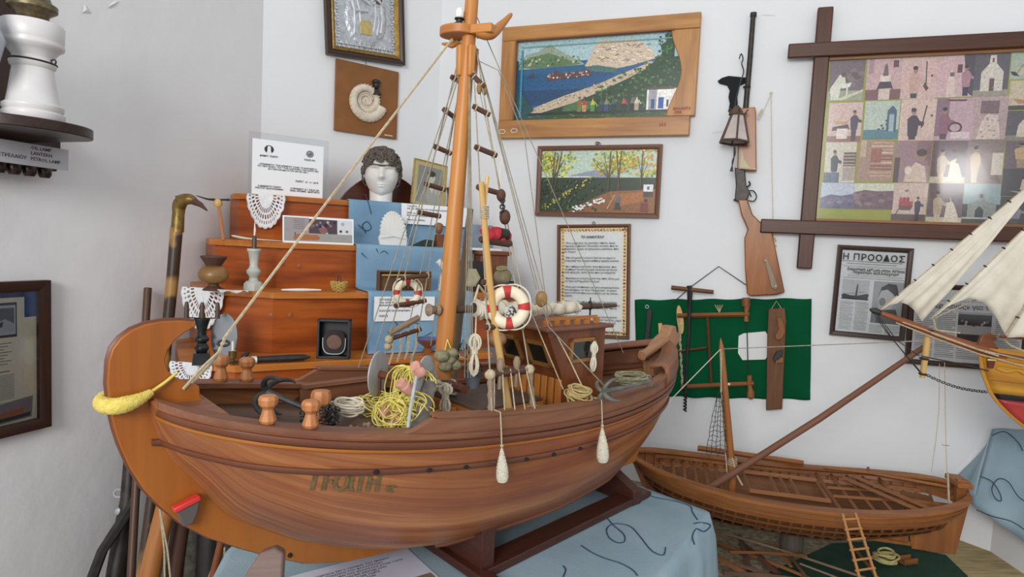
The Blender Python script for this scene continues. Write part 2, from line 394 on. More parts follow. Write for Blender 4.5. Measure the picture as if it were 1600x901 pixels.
p.poly([(.08, .44), (.11, .40), (.115, .46), (.07, .47)], '3c3a52')
p.poly([(.06, .88), (.3, .7), (.5, .58), (.62, .48), (.78, .36), (.84, .33), (.8, .4), (.66, .54), (.5, .68), (.36, .79), (.2, .88), (.1, .93)], 'bfae98')
for i in range(90):
    q = random.random(); p.ell(lerp(.1, .8, q) + random.uniform(-.02, .02), lerp(.88, .38, q) + random.uniform(-.015, .035), .006, .01, random.choice(['d9cbb8', 'a08a74', 'c9b29a', '93795f']), 6)
p.poly([(.2, .88), (.36, .79), (.5, .68), (.66, .54), (.78, .42), (.84, .3), (.9, .2), (1, .25), (1, .95), (.1, .94)], '24422a')
p.poly([(.83, .35), (.86, .25), (.85, .16), (.88, .12), (.87, .04), (.92, .02), (.93, .1), (.96, .16), (.95, .26), (1, .36), (1, .5), (.84, .45)], '20452a')
for i in range(150):
    u = random.uniform(.5, .99); v = random.uniform(max(.1, .95 - (u - .1) * .9), .85); p.ell(u, v, random.uniform(.005, .014), random.uniform(.01, .02), random.choice(['2f5a33', '1a3322', '47703f', '3a6236', '5c7f45']), 6)
p.poly([(.3, .84), (.4, .76), (.48, .78), (.46, .88), (.3, .89)], '4d6b45')
for i in range(60): p.ell(random.uniform(.84, .96), random.uniform(.03, .4), .007, .014, random.choice(['2f6a36', '163822', '3f7a3f']), 6)
for x, c1, c2 in ((.4, 'a8543c', '6c7a3c'), (.43, '9a4a3a', 'c28a5a'), (.48, 'c9b838', '4f8a3c'), (.53, '3c5c44', '2f3c48'), (.56, '8a8a62', '324a78'), (.6, '4a5c6a', '203040'), (.66, 'b3504c', '2a2a2e'), (.71, '6a6a66', '202022'), (.735, 'cfc6b8', 'a89a7a')):
    p.poly([(x - .012, .9), (x - .014, .8), (x, .77), (x + .014, .8), (x + .012, .9)], c2); p.poly([(x - .014, .82), (x, .74), (x + .014, .82)], c1); p.ell(x, .73, .007, .013, '6b4a3a', 8)
    p.line((x + .01, .78), (x + .025, .83), .003, c1)
p.poly([(.79, .67), (.8, .65), (.96, .66), (.96, .9), (.79, .9)], 'e8e8e4'); p.rect(.8, .67, .845, .9, '9a9aa2'); p.rect(.815, .78, .835, .89, '2b4a7c'); p.rect(.855, .76, .885, .89, '2450a0'); p.rect(.9, .79, .912, .87, '3a4b52'); p.rect(.79, .64, .94, .67, '5c4a44')
p.rect(.08, .9, 1, .935, '1c2a1c'); p.rect(.03, .93, 1, 1, '2c4a2a'); p.rect(0, .93, .2, 1, '2a4d48')
for i in range(50): p.ell(random.uniform(.05, .98), random.uniform(.92, .99), .012, .008, random.choice(['1c3520', '48663a', '6a6a3c', '35542e']), 6)
p.poly([(0, .6), (.06, .7), (.12, .86), (.04, 1), (0, 1)], '1f4c50'); p.rect(0, .25, .012, 1, '1c5a72'); p.rect(.028, .12, .04, .95, '3d8aa6')
p.rect(.03, .08, .96, .092, '6fa8a2'); p.rect(.93, 0, .95, .3, 'a7c4cb')
p.build('painted_panel', t, paintmat('oil_paint', .35, .16, 160))
m_red = mat('red_paint', 'a0241c', rough=.5)
text('signature', 'ΒΑΛΑΝΤΑ\n 1998', M @ Matrix.Translation((W2 - .078, -H2 + fwB + .022, tz + .001)), .013, m_red, t, bold=.0003)
text('signature', 'ΔΕΣ', M @ Matrix.Translation((W2 - .125, -H2 + fwB * .5, tz + .006)), .014, m_red, t)
b = MB(M)
for i in range(2): b.torus((-W2 + .02 + i * .05, -H2 + .025 + i * .003, tz + .006), .013, .0012, n=14, m=5, sy=.6)
b.build('carved_initials', m_white, t)
# ---- small autumn painting
M, w, h = WB.rect((842, 228), (1036, 227), (1030, 340), (838, 338), .003)
t = frame_thing('framed_painting', 'small painting of a shepherd with sheep under yellow trees in a brown frame', 'painting', M, w, h, .018, .016, m_brownf)
p = Pic(M, w - .034, h - .034, .006); p.rect(0, 0, 1, 1, 'b9cdbd'); p.poly([(.2, .45), (.32, .38), (.45, .33), (.55, .3), (.68, .42), (.68, .5), (.2, .5)], '8f97a6'); p.rect(.13, .42, .45, .48, 'd9dde4')
p.rect(0, .44, 1, 1, '24371f')
for cx, r in ((.14, .17), (.6, .15), (.72, .12), (.9, .17), (.02, .12)):
    for i in range(110):
        a = random.random() * 6.28; q = math.sqrt(random.random()) * r; p.ell(cx + q * math.cos(a), .2 + q * math.sin(a) * 1.4, .012, .02, random.choice(['c9cf4c', 'a9b83c', 'd8d868', '8a9a34', 'c7a43c', '7a8a3a'] + (['c98a3c', 'd0a050'] if cx > .7 else [])), 6)
for x0, x1 in ((.12, .1), (.18, .12), (.61, .6), (.7, .68), (.88, .87), (.66, .7)): p.line((x0, .02), (x1, .72), .004, '5a4430')
for i in range(16): x = random.choice([.12, .6, .7, .88]); p.line((x, .45), (x + random.uniform(-.13, .13), random.uniform(.02, .25)), .002, '5c4a2c')
p.poly([(.3, .95), (.5, .75), (.62, .66), (1, .62), (1, 1), (.25, 1)], '8a5a30'); p.poly([(.62, .72), (.9, .66), (.9, .8), (.7, .9)], 'a86a34')
for i in range(120): p.ell(random.uniform(0, .55), random.uniform(.47, .98), .012, .022, random.choice(['1c3018', '3a5226', '26421f', '50622c', '162417']), 6)
for i in range(60): q = random.random(); p.ell(.02 + q * .45, .95 - q * .5 + random.uniform(-.05, .05), .009, .014, random.choice(['6a7a34', '8a9440', 'c8b050']), 6)
for i in range(34): u = random.uniform(.3, .58); p.ell(u, lerp(.97, .8, (u - .3) / .28) + random.uniform(-.05, .03), .012, .014, 'ecece6', 7)
p.poly([(.66, .95), (.675, .82), (.7, .82), (.72, .95)], '3a3a3c'); p.poly([(.67, .84), (.675, .74), (.71, .74), (.715, .84)], '5a6670'); p.ell(.69, .71, .013, .022, '8a6a50'); p.line((.66, .72), (.6, .94), .003, 'd0b088')
p.poly([(.88, .98), (.885, .84), (.94, .84), (.95, .98)], '7a2c2c'); p.ell(.925, .8, .014, .024, '3c2824'); p.rect(.9, .55, .98, .66, 'e2e4e6'); p.rect(.9, .66, .98, .74, '4a3c34'); p.rect(.93, .58, .95, .63, '55606c')
p.build('painted_panel', t, paintmat('oil_paint', .35, .16, 160))
b = MB(M); b.torus((0, h / 2 + .006, .004), .006, .0012, n=10, m=5); b.build('hanging_ring', m_black, t)
# ---- framed text
M, w, h = WB.rect((875, 350), (990, 351), (980, 528), (868, 525), .003)
t = frame_thing('framed_text', 'tall brown frame with a printed Greek text and a border of autumn leaves', 'framed print', M, w, h, .013, .014, m_brownf)
p = Pic(M, w - .024, h - .024, .005); p.rect(0, 0, 1, 1, 'e9dcb8'); p.rect(.075, .045, .925, .955, 'dfe3e2')
LC = ['a85a3c', '8a8a3c', 'c9963c', '7a3c34', 'b0a850', 'c06a4a']
for i in range(22):
    for v in (.024, .976): p.ell((i + .5) / 22, v, .014, .015, random.choice(LC), 7, random.random() * 3); p.ell((i + .8) / 22, v + .008, .006, .007, random.choice(LC), 6)
for i in range(32):
    for u in (.038, .962): p.ell(u, (i + .5) / 32, .022, .010, random.choice(LC), 7, random.random() * 3)
p.build('printed_sheet', t, paintmat('print', .6, .03))
TX = '''" Ένα χαμόγελο δεν κοστίζει τίποτα, όμως
δημιουργεί πολλά. Πλουτίζει αυτούς, που το
παίρνουν, χωρίς να φτωχαίνει εκείνους, που
το δίνουν.

" Μια στιγμούλα είναι η ζωή του κι όμως η
ανάμνηση του διαρκεί κάποιες φορές αιώνια.

" Δεν υπάρχει κανένας τόσο πλούσιος, που
να μπορεί να κάνει χωρίς αυτό και κανένας
τόσο φτωχός, ώστε αυτό, που να στερηθεί.

" Δημιουργεί ευτυχία μέσα στο σπίτι. Είναι μια
για τους καθημερινή δουλειά.

" Είναι μια ανάπαυση για τους κουρασμένους,
ένα ηλιόφως για τους θλιμμένους, το καλύ-
τερο αντίδοτο που έχει η φύση για τις στενο-
χώριες.

" Κι όμως, δεν μπορείς ούτε να τ' αγοράσεις,
ούτε να το ζητιανέψεις, ούτε να το δανειστείς,
ή να το κλέψεις, γιατί δεν ωφελεί σε τίποτα,
αν δε χαριστεί.

" Κι αν συναντήσεις στο δρόμο κουρασμένο,
που δε σου χαρίζει στη ζωή, δώσ' του ένα χαμό-
γελο, γιατί κανείς δεν έχει την ανάγκη όσο
που δώσετε ένα δικό σας.

" Γιατί κανένας δεν έχει τόση ανάγκη από ένα
χαμόγελο, όσο αυτός που δεν έχει να δώσει
το χαμόγελο.'''
m_txt = mat('print_grey', '3c3c40', rough=.7)
text('printed_title', 'ΤΟ ΧΑΜΟΓΕΛΟ', M @ Matrix.Translation((-.05, h / 2 - .053, .011)), .0125, m_ink, t, shear=.25, bold=.0003)
text('printed_text', TX, M @ Matrix.Translation((-w / 2 + .028, h / 2 - .075, .011)), .0101, m_txt, t, shear=.3, leading=1.13, bold=.00012, wide=1.0)
b = MB(M); b.torus((0, h / 2 + .005, .004), .005, .0012, n=10, m=5); b.build('hanging_ring', m_black, t)
# ---- large photo collage with crossed frame ends
M, w, h = WB.rect((1290, 92), (1660, 70), (1660, 372), (1260, 350), .010, roll=0)
TLc = WB.px(1297, 92, .01); BLc = WB.px(1272, 345, .01)
hh = TLc.z - BLc.z; ww = .80; cc = (TLc + BLc) / 2 + WB.u * ww / 2
M = WB.frame(cc, 0); M0 = M
t = thing('photo_collage_frame', 'large brown frame with crossed overlapping corners holding rows of old photographs', 'framed photo collage', cc)
m_bf = wood('red_brown_frame', '40200f', '522c18', rough=.4)
bw = .048
b = MB(M); b.box((-.02, hh / 2 + bw / 2, .024), (ww + .22, bw, .022)); b.build('frame_rail', m_bf, t, bevel=.004)
b = MB(M); b.box((-.04, -hh / 2 - bw / 2, .024), (ww + .27, bw, .022)); b.build('frame_rail', m_bf, t, bevel=.004)
b = MB(M); b.box((-ww / 2 - bw / 2, .0, .014), (bw, hh + .33, .024)); b.build('frame_stile', m_bf, t, bevel=.004)
b = MB(M); b.box((ww / 2 + bw / 2, .0, .014), (bw, hh + .33, .024)); b.build('frame_stile', m_bf, t, bevel=.004)
for y in (hh / 2 - .004, -hh / 2 + .004): b = MB(M); b.box((0, y, .013), (ww, .009, .01)); b.build('inner_bead', wood('gold_bead', '7a5230', '94683c'), t)
b = MB(M); b.box((0, 0, .002), (ww, hh, .004)); b.build('backing_board', mat('olive_board', 'a0a44e', 'a8ac58', rough=.7), t, smooth=False)
# photos: columns measured on the sheet; (u0,v0,u1,v1,kind,tint)
def photo(u0, v0, u1, v1, kind, label=None):
    u0 -= .003; u1 += .004; v0 -= .004; v1 += .004
    PW, PH = (u1 - u0) * ww, (v1 - v0) * hh
    MM = M0 @ Matrix.Translation(((u0 + u1) / 2 * ww - ww / 2, hh / 2 - (v0 + v1) / 2 * hh, .0045 + random.uniform(0, .0004))) @ Matrix.Rotation(random.uniform(-.012, .012), 4, 'Z')
    q = Pic(MM, PW, PH, 0); R = q.rect; P_ = q.poly; E = q.ell
    def man(x, y, s, shirt, skin='a5806e', leg='2c2834', hair='2e2226'):
        if y + s * .5 < .99: P_([(x - .07 * s, min(.98, y + s)), (x - .08 * s, y + .45 * s), (x + .08 * s, y + .45 * s), (x + .07 * s, min(.98, y + s))], leg)
        P_([(x - .1 * s, min(.98, y + .52 * s)), (x - .13 * s, y + .2 * s), (x - .04 * s, y + .13 * s), (x + .06 * s, y + .13 * s), (x + .13 * s, y + .22 * s), (x + .1 * s, min(.98, y + .52 * s))], shirt)
        P_([(x + .04 * s, y + .2 * s), (x + .24 * s, y + .27 * s), (x + .22 * s, y + .34 * s), (x + .04 * s, y + .3 * s)], shirt)
        E(x, y + .07 * s, .055 * s, .065 * s, skin); E(x - .01 * s, y + .03 * s, .058 * s, .04 * s, hair)
    def chapel(x, y, s, c='ded6cc', d='6a4a4c'):
        P_([(x - .3 * s, y), (x - .3 * s, y - .45 * s), (x - .1 * s, y - .65 * s), (x - .08 * s, y - .85 * s), (x + .08 * s, y - .85 * s), (x + .1 * s, y - .65 * s), (x + .3 * s, y - .45 * s), (x + .3 * s, y)], c)
        R(x - .06 * s, y - .3 * s, x + .07 * s, y, d); R(x - .025 * s, y - .78 * s, x + .025 * s, y - .68 * s, d)
        for i in range(8): E(x + random.uniform(-.25, .25) * s, y - random.uniform(.05, .5) * s, .02 * s, .012 * s, '9a8f86', 6)
    def boat(x, y, s, c='a67a5a'):
        P_([(x - .4 * s, y - .1 * s), (x - .3 * s, y + .08 * s), (x + .25 * s, y + .08 * s), (x + .42 * s, y - .12 * s), (x + .2 * s, y - .03 * s), (x - .2 * s, y - .03 * s)], c); q.line((x, y), (x + .03 * s, y - .5 * s), .002, c); q.line((x - .2 * s, y), (x + .1 * s, y - .4 * s), .0015, c)
    if kind == 'm0': R(0, 0, 1, 1, '6a5a62'); R(0, .75, 1, 1, '9aa088'); [E(random.uniform(.3, .95), random.uniform(.25, .6), .1, .06, random.choice(['54464e', '7c6c70'])) for i in range(14)]; P_([(.1, .98), (.05, .7), (.3, .35), (.45, .4), (.5, .6), (.35, .7), (.32, .98)], 'd9dccb'); E(.42, .35, .08, .07, '5a4038'); P_([(.35, .6), (.65, .55), (.62, .66), (.4, .7)], 'e4e6d8'); R(.52, .66, .57, .95, 'd8dac6'); P_([(.3, .95), (1, .72), (1, .78), (.4, 1)], 'cfd2a6')
    elif kind == 'm1': R(0, 0, 1, 1, 'c9a8a8'); R(0, .75, 1, 1, '7a4a50'); R(.05, 0, .2, .35, 'ad8a92'); R(.75, .05, .9, .22, '5a3a48'); P_([(.3, .77), (.4, .55), (.7, .55), (.8, .77), (.72, .72), (.4, .73)], '33283c'); R(.4, .4, .7, .56, 'e6d6cc'); P_([(.47, .42), (.5, .2), (.55, .1), (.6, .2), (.63, .42)], '6a5a5c'); R(.38, .74, .7, 1, 'd8c2bc')
    elif kind == 'm2': R(0, 0, 1, 1, 'd2b4ae'); man(.4, .22, 1.25, 'c9a498', leg='2b3038'); q.line((.68, .1), (.72, .7), .003, '3a2a30'); P_([(.68, .6), (.8, .75), (.74, .82), (.64, .7)], '5a3034'); E(.86, .45, .03, .03, '2e2226')
    elif kind == 'm3': R(0, 0, 1, 1, 'd0b0b2'); P_([(.7, 0), (1, 0), (1, 1), (.85, .9)], '4a4450'); P_([(.3, 1), (.3, .55), (.4, .3), (.5, .55), (.52, 1)], 'ddc8c0'); R(.36, .4, .48, .5, '7a5a60'); R(.55, .22, .68, .42, '5a3848'); man(.8, .25, 1.0, 'b28494', leg='362c48')
    elif kind == 'ch': R(0, 0, 1, 1, '5a5560'); R(0, .85, 1, 1, '9a948a'); chapel(.55, .88, 1.0, 'd8d0c4')
    elif kind == 'bt': R(0, 0, 1, 1, 'a9b9a6'); P_([(.05, .6), (.4, .3), (.8, .25), (1, .4), (1, .8), (.5, .9), (.15, .8)], 'b9b7a0'); [q.line((.1 + .2 * i, .9), (.3 + .2 * i, .3), .002, '5c6a78') for i in range(5)]; P_([(0, .7), (.1, .72), (.2, .9), (.05, .85)], '2c3040')
    elif kind == 'sh': R(0, 0, 1, 1, 'c9bca2'); R(0, .85, 1, 1, '4a4048'); boat(.5, .7, 1.1, 'b88a68'); boat(.75, .6, .8, 'c29a78')
    elif kind == 'cw': R(0, 0, 1, 1, '56525a'); R(0, .85, 1, 1, '8a8078'); P_([(.2, .9), (.22, .5), (.3, .3), (.35, .5), (.45, .4), (.5, .25), (.62, .22), (.7, .4), (.85, .5), (.85, .9)], 'd6cbb8'); R(.42, .6, .5, .88, '8a6a60')
    elif kind == 'm4': R(0, 0, 1, 1, 'd3b6b0'); R(0, .85, 1, 1, '8a5a54'); P_([(.15, .62), (.6, .55), (.65, .68), (.12, .72)], '3a2c44'); R(.28, .66, .6, .92, 'e4d6ce'); boat(.4, .5, .6, 'c79a70'); man(.78, .2, .95, '2f2840', leg='2b2436')
    elif kind == 'gr': R(0, 0, 1, 1, 'b9c6ba'); R(0, .75, 1, 1, '4a7a88'); P_([(.65, .8), (.66, .25), (.8, .12), (.92, .25), (.93, .8)], '3c5a72'); R(.72, .35, .86, .8, '9cb8bc'); [E(random.uniform(.4, .7), random.uniform(.5, .75), .04, .03, '2c4a66') for i in range(6)]
    elif kind == 'm5': R(0, 0, 1, 1, 'd6bcb0'); man(.38, .22, 1.3, '3a2c40', leg='33283a'); q.line((.72, .15), (.62, .7), .004, '4a2a2c'); E(.88, .4, .03, .03, '2e2226')
    elif kind == 'm6': R(0, 0, 1, 1, 'c2a4ac'); R(0, 0, .35, .9, '8a6a7c'); man(.25, .22, 1.2, '8a5a6c', leg='4a3048'); E(.55, .7, .2, .14, '4a3440'); E(.55, .7, .14, .09, 'c2a4ac'); R(.45, .8, .95, .95, 'd9c6cc'); R(.3, .03, .8, .07, '4a3440')
    elif kind == 'm7': R(0, 0, 1, 1, 'b8a0a0'); R(.25, .1, .75, .4, '7a6068'); P_([(.2, 1), (.3, .6), (.45, .4), (.75, .45), (.85, 1)], 'd6c6bc'); E(.45, .32, .08, .08, '7a5a58'); [E(random.uniform(.3, .8), random.uniform(.5, .95), .04, .02, 'a8948a') for i in range(12)]
    elif kind == 'm8': R(0, 0, 1, 1, 'cfc8b8'); R(0, .75, .5, 1, '4a5c6c'); man(.32, .2, 1.0, '26303c', leg='5c6c8a'); R(.6, .25, 1, .6, '5a4440'); [R(.6, .3 + .08 * i, .98, .33 + .08 * i, 'b09a88') for i in range(4)]; R(.6, .62, 1, .95, 'a89a90')
    elif kind == 'st': R(0, 0, 1, 1, 'a48472'); [R(.35, .04 + .08 * i, .95, .08 + .08 * i, random.choice(['d8b8a0', 'c49a84', '8a4a3c'])) for i in range(11)]; R(.35, .2, .65, .55, '9a5a50'); R(.05, 0, .2, .4, 'c4a890')
    elif kind == 'm9': R(0, 0, 1, 1, '9a7a80'); R(.6, 0, 1, .6, '8a686e'); P_([(.3, .98), (.35, .75), (.6, .5), (.85, .6), (.95, .98)], 'd0b8a8'); E(.72, .36, .14, .14, 'a07a6c'); E(.74, .28, .15, .09, '3c2a2c'); R(0, .4, .15, 1, '4a343c'); E(.4, .7, .1, .1, 'e0d0c4')
    elif kind == 'sc': R(0, 0, 1, 1, '6a5660'); R(0, .85, 1, 1, 'c6bca8'); man(.3, .2, 1.1, 'b8a48c', leg='c9b89c'); P_([(.5, .95), (.55, .5), (.65, .35), (.8, .6), (.95, .95)], 'd8ccb8'); [E(random.uniform(.55, .95), random.uniform(.1, .5), .05, .05, '584650') for i in range(6)]
    elif kind == 'sd': R(0, 0, 1, 1, '8a7674'); man(.25, .15, 1.1, 'c8b090', leg='c8b49a'); P_([(.35, .3), (.6, .4), (.9, .8), (.98, .98), (.7, .9), (.4, .5)], '7a5a54'); R(.7, .3, 1, .8, 'd4cab8')
    elif kind == 'mt': R(0, 0, 1, 1, 'b9c2d2'); P_([(0, .6), (.3, .45), (.6, .5), (1, .4), (1, 1), (0, 1)], '5a5478'); [E(random.random(), random.uniform(.6, .95), .09, .06, random.choice(['4a4468', '6c6484', '8a8098'])) for i in range(16)]
    elif kind == 'ml': R(0, 0, 1, 1, 'cdd0bc'); P_([(0, .35), (.3, .25), (.6, .3), (1, .28), (1, 1), (0, 1)], '6a4c5a'); [E(random.random(), random.uniform(.4, .95), .08, .07, random.choice(['5a3c50', '7a5a68', '8c6c74', '54405a'])) for i in range(26)]
    elif kind == 'tb': R(0, 0, 1, 1, 'ccb4a8'); R(0, .8, 1, 1, '5a4440'); R(.2, .45, .6, .58, 'a83c40'); [E(.25 + .1 * i, .42, .05, .06, random.choice(['b84448', 'd8a89c', '8a3438'])) for i in range(4)]; P_([(.18, .58), (.62, .58), (.55, .7), (.25, .7)], '6a4440'); q.line((.22, .65), (.1, .85), .003, '33283a'); man(.75, .35, .75, '3a3048'); E(.4, .2, .06, .03, '7a6a60')
    elif kind == 'ce': R(0, 0, 1, 1, '93a9ac'); R(0, .5, .3, .85, '33383c'); R(.9, .5, 1, .8, '33383c'); P_([(.15, .85), (.15, .5), (.38, .42), (.42, .25), (.5, .12), (.6, .25), (.62, .42), (.9, .5), (.9, .85)], '8b9490'); P_([(.36, .85), (.36, .65), (.47, .55), (.58, .65), (.58, .85)], '282c30'); R(0, .85, 1, 1, '3a3c34'); R(0, .83, 1, .87, 'b9bdb4'); E(.5, .3, .05, .05, '2c3034')
    elif kind == 'wm': R(0, 0, 1, 1, '4c4850'); R(0, .65, .6, 1, 'b8ac9c'); P_([(.3, .95), (.35, .4), (.45, .35), (.55, .95)], 'd6c6a8'); P_([(.55, .95), (.6, .4), (.75, .35), (.9, .95)], 'ded4c4'); R(.7, 0, 1, .35, '6a5e66')
    elif kind == 'mw': R(0, 0, 1, 1, '6a5a60'); man(.32, .1, 1.1, 'c6a67c', leg='a88c74'); P_([(.45, .9), (.5, .55), (.62, .3), (.75, .55), (.82, .9)], 'dccfc0'); R(.4, .88, 1, .98, 'e2d8c8'); R(.6, 0, 1, .35, '4a4656')
    elif kind == 'el': R(0, 0, 1, 1, '3e3a40'); P_([(.35, .75), (.38, .4), (.45, .35), (.55, .4), (.7, .42), (.75, .8), (.66, .8), (.62, .6), (.5, .6), (.48, .8)], 'cdb8a0'); P_([(.15, .8), (.5, .95), (.9, .8), (.6, .85)], 'a8988a'); man(.88, .1, .9, '4a5468')
    else: R(0, 0, 1, 1, '3c3434'); man(.3, .25, 1.0, '8a8490', leg='4a4448'); man(.6, .3, .9, '6a4a44'); P_([(.7, .7), (.74, .4), (.8, .7)], 'd8cfc0')
    o = q.build('photograph', t, paintmat('old_print', .35, .12, 140))
    if label: o['label'] = label
G = [(0.01, .02, .135, .255, 'm0', 'photo of a man in white bending over outdoors'), (.15, .02, .27, .255, 'm1', 'photo of a church model on a dark cloth'), (.275, .02, .395, .255, 'm2', 'photo of a man in a beret holding a rifle'), (.40, .02, .52, .25, 'm3', 'photo of a man beside a church model'), (.52, .02, .635, .25, 'ch', 'photo of a white stone chapel'), (.645, .02, .80, .16, 'bt', 'greenish photo of a boat hull'), (.80, .02, .99, .16, 'sh', None),
     (.02, .275, .14, .505, 'm4', 'photo of a man by a boat model on a table'), (.155, .27, .275, .49, 'gr', 'bluish green photo of a tall clock'), (.285, .265, .405, .50, 'm5', 'photo of a man in dark clothes with a rifle'), (.41, .265, .53, .50, 'm6', 'photo of a man behind a wheel'), (.53, .26, .645, .495, 'm7', None), (.65, .175, .82, .33, 'sh', 'photo of a sailing boat model'), (.82, .175, .99, .33, 'bt', None),
     (.02, .515, .13, .755, 'm8', 'photo of a man at shelves'), (.145, .505, .27, .745, 'st', 'reddish photo of a wooden stair display'), (.28, .51, .40, .75, 'm9', 'photo of a man in a white shirt'), (.41, .51, .525, .75, 'sc', None), (.53, .505, .645, .75, 'sd', None), (.65, .345, .82, .50, 'cw', 'photo of a white church model'), (.82, .345, .99, .50, 'wm', None), (.655, .51, .82, .66, 'mw', None), (.82, .51, .99, .66, 'cw', None),
     (.015, .765, .135, .915, 'mt', 'photo of a hazy bay'), (.137, .765, .28, .915, 'ml', 'photo of a rocky hillside'), (.285, .76, .40, .985, 'tb', 'photo of a laid red table'), (.41, .76, .525, .985, 'sc', None), (.53, .76, .65, .985, 'ce', 'photo of a grey chapel under a cloudy sky'), (.655, .67, .82, .82, 'el', None), (.655, .83, .82, .985, 'xx', None), (.82, .67, .99, .82, 'wm', None), (.82, .83, .99, .985, 'xx', None)]
for g in G: photo(*g)
g = MB(M); g.box((0, 0, .016), (ww, hh, .0012)); g.build('glass_pane', m_glass, t, smooth=False)
# ---- newspapers
def newspaper(px, label, head, hs, sub, kind, hx=0):
    M, w, h = WB.rect(*px, .003)
    t = frame_thing('framed_newspaper', label, 'framed newspaper', M, w, h, .016, .014, m_dark, 'framed newspaper pages')
    iw, ih = w - .028, h - .028
    p = Pic(M, iw, ih, .005); p.rect(0, 0, 1, 1, 'cfd2d4')
    def col(u0, v0, u1, v1, n):
        for i in range(n):
            v = v0 + (v1 - v0) * i / n; p.rect(u0 + random.uniform(0, .01), v, u1 - random.uniform(0, .06) * (i % 4 == 0), v + (v1 - v0) / n * .45, random.choice(['8c8f92', '9a9c9f', '808386']))
    if kind == 0:
        p.rect(0, .135, .93, .142, '2a2a2c'); p.rect(0, .19, 1, .193, '6c6c70'); p.rect(.06, .2, .99, .204, '6c6c70'); p.rect(.1, .16, .85, .172, '8a8a8e'); p.rect(.06, .335, 1, .34, '55565a')
        for v in (.30, .315): p.rect(.12, v, .95, v + .006, '9c9ea0')
        p.rect(.06, .36, .48, .6, 'b4b8bb'); p.poly([(.06, .55), (.1, .53), (.2, .55), (.3, .55), (.45, .52), (.48, .53), (.46, .6), (.08, .6)], '3c3e42'); p.rect(.06, .585, .48, .6, '2c2d30'); p.poly([(.27, .55), (.285, .42), (.3, .4), (.305, .55)], '44464a'); p.line((.15, .53), (.42, .5), .0015, '5a5c60'); p.line((.3, .42), (.35, .53), .001, '5a5c60')
        p.rect(.54, .36, .99, .86, '9a9da0'); p.poly([(.62, .55), (.66, .43), (.76, .38), (.88, .39), (.92, .48), (.9, .56), (.84, .5), (.72, .46)], '3a3b3e'); p.poly([(.62, .56), (.66, .47), (.75, .45), (.84, .5), (.88, .6), (.8, .7), (.64, .68)], 'b2b2b0'); p.poly([(.6, .82), (.7, .7), (.9, .68), (.98, .86), (.6, .86)], '47494c'); p.ell(.69, .6, .05, .05, '77797c'); p.rect(.54, .7, .62, .86, '6c6e72')
        col(.05, .62, .26, .97, 30); col(.28, .62, .49, .97, 30); col(.52, .88, .74, .98, 9); col(.76, .88, .98, .98, 9)
    else:
        p.rect(0, .16, 1, .165, '2c2c2e'); p.rect(.42, .3, .72, .72, 'a8abae'); p.rect(.42, .33, .72, .48, '26282c'); p.rect(.42, .6, .72, .7, '2a2c32')
        for i in range(12): p.ell(random.uniform(.45, .7), random.uniform(.42, .48), .012, .02, random.choice(['b8b8ba', '707276', '202226']), 6)
        col(.03, .3, .2, .95, 24); col(.22, .3, .4, .95, 24); col(.42, .75, .72, .95, 8); col(.75, .32, .97, .95, 24)
    p.build('newsprint_sheet', t, paintmat('newsprint', .7, .05, 200))
    text('headline', head, M @ Matrix.Translation((-iw / 2 + .003 + hx, ih / 2 - (.12 if kind == 0 else .26) * ih, .0115)), hs, m_ink, t, bold=.0009 if kind == 0 else .0003, spacing=1.1 if kind == 0 else .95, fit=iw * (.93 if kind == 0 else .82))
    if sub: text('subheading', sub, M @ Matrix.Translation((.008, ih / 2 - .245 * ih, .0115)), .0155, m_ink, t, align='CENTER', bold=.0004, leading=.85, fit=iw * .86)
    g = MB(M); g.box((0, 0, .0125), (w - .03, h - .03, .0008)); g.build('glass_pane', m_glass, t, smooth=False)
newspaper(((1308, 382), (1427, 388), (1412, 533), (1296, 522)), 'black framed newspaper page with a large Greek masthead and a ship photo', 'Η ΠΡΟΟΔΟΣ', .040, 'Εικαστική έκθεση στην Αθήνα\nΠαριανών καλλιτεχνών', 0)
newspaper(((1424, 440), (1610, 452), (1604, 580), (1410, 568)), 'wider framed newspaper page hanging behind the white sails', '«Θερσανός» για τ΄ όνειρο', .028, None, 1, .03)
# ================================================================ the large fishing boat model
AZ = .8378; B0 = V((-.4848, .8472, 0)); BD = V((math.sin(AZ), math.cos(AZ), 0)); BN = V((BD.y, -BD.x, 0)); LOA = 1.2
def Bt(s, n, z): return B0 + BD * s + BN * n + V((0, 0, z))
def Bpx(x, y, n=0):
    """point seen at a pixel, lying in the lengthwise plane n metres to starboard"""
    r = ray(x, y); k = ((B0 + BN * n - EYE).dot(BN)) / r.dot(BN); return EYE + r * k
def Bsz(x, y, n=0):
    q = Bpx(x, y, n) - B0; return q.dot(BD), q.z
MBt = Matrix(((BD.x, BN.x, 0, B0.x), (BD.y, BN.y, 0, B0.y), (0, 0, 1, 0), (0, 0, 0, 1)))   # local x = along, y = starboard, z up (mirrored: y right)
MC = Matrix(((BD.x, 0, -BN.x, B0.x), (BD.y, 0, -BN.y, B0.y), (0, 1, 0, 0), (0, 0, 0, 1)))   # centre plane: x along, y up, z to port
def rail(s):
    t = min(1, max(0, s / LOA)); u = 2 * t ** math.exp(-.2967) - 1
    return .010 + .1918 * (1 - abs(u) ** 2.6562) ** .6696, .9843 - .0664 * (t - .5) + .1959 * (t - .5) ** 2
KP = [(-.004, 1.072), (.012, 1.013), (.030, .975), (.062, .937), (.078, .912), (.104, .878), (.19, .825), (.286, .788), (.357, .770), (.434, .757), (.68, .752), (.86, .765), (.964, .79), (1.03, .815), (1.075, .845), (1.11, .885), (1.15, .93), (1.185, .97), (1.2, 1.0)]
def zK(s):
    for (a, za), (b_, zb) in zip(KP, KP[1:]):
        if s <= b_: return lerp(za, zb, (s - a) / (b_ - a))
    return KP[-1][1]
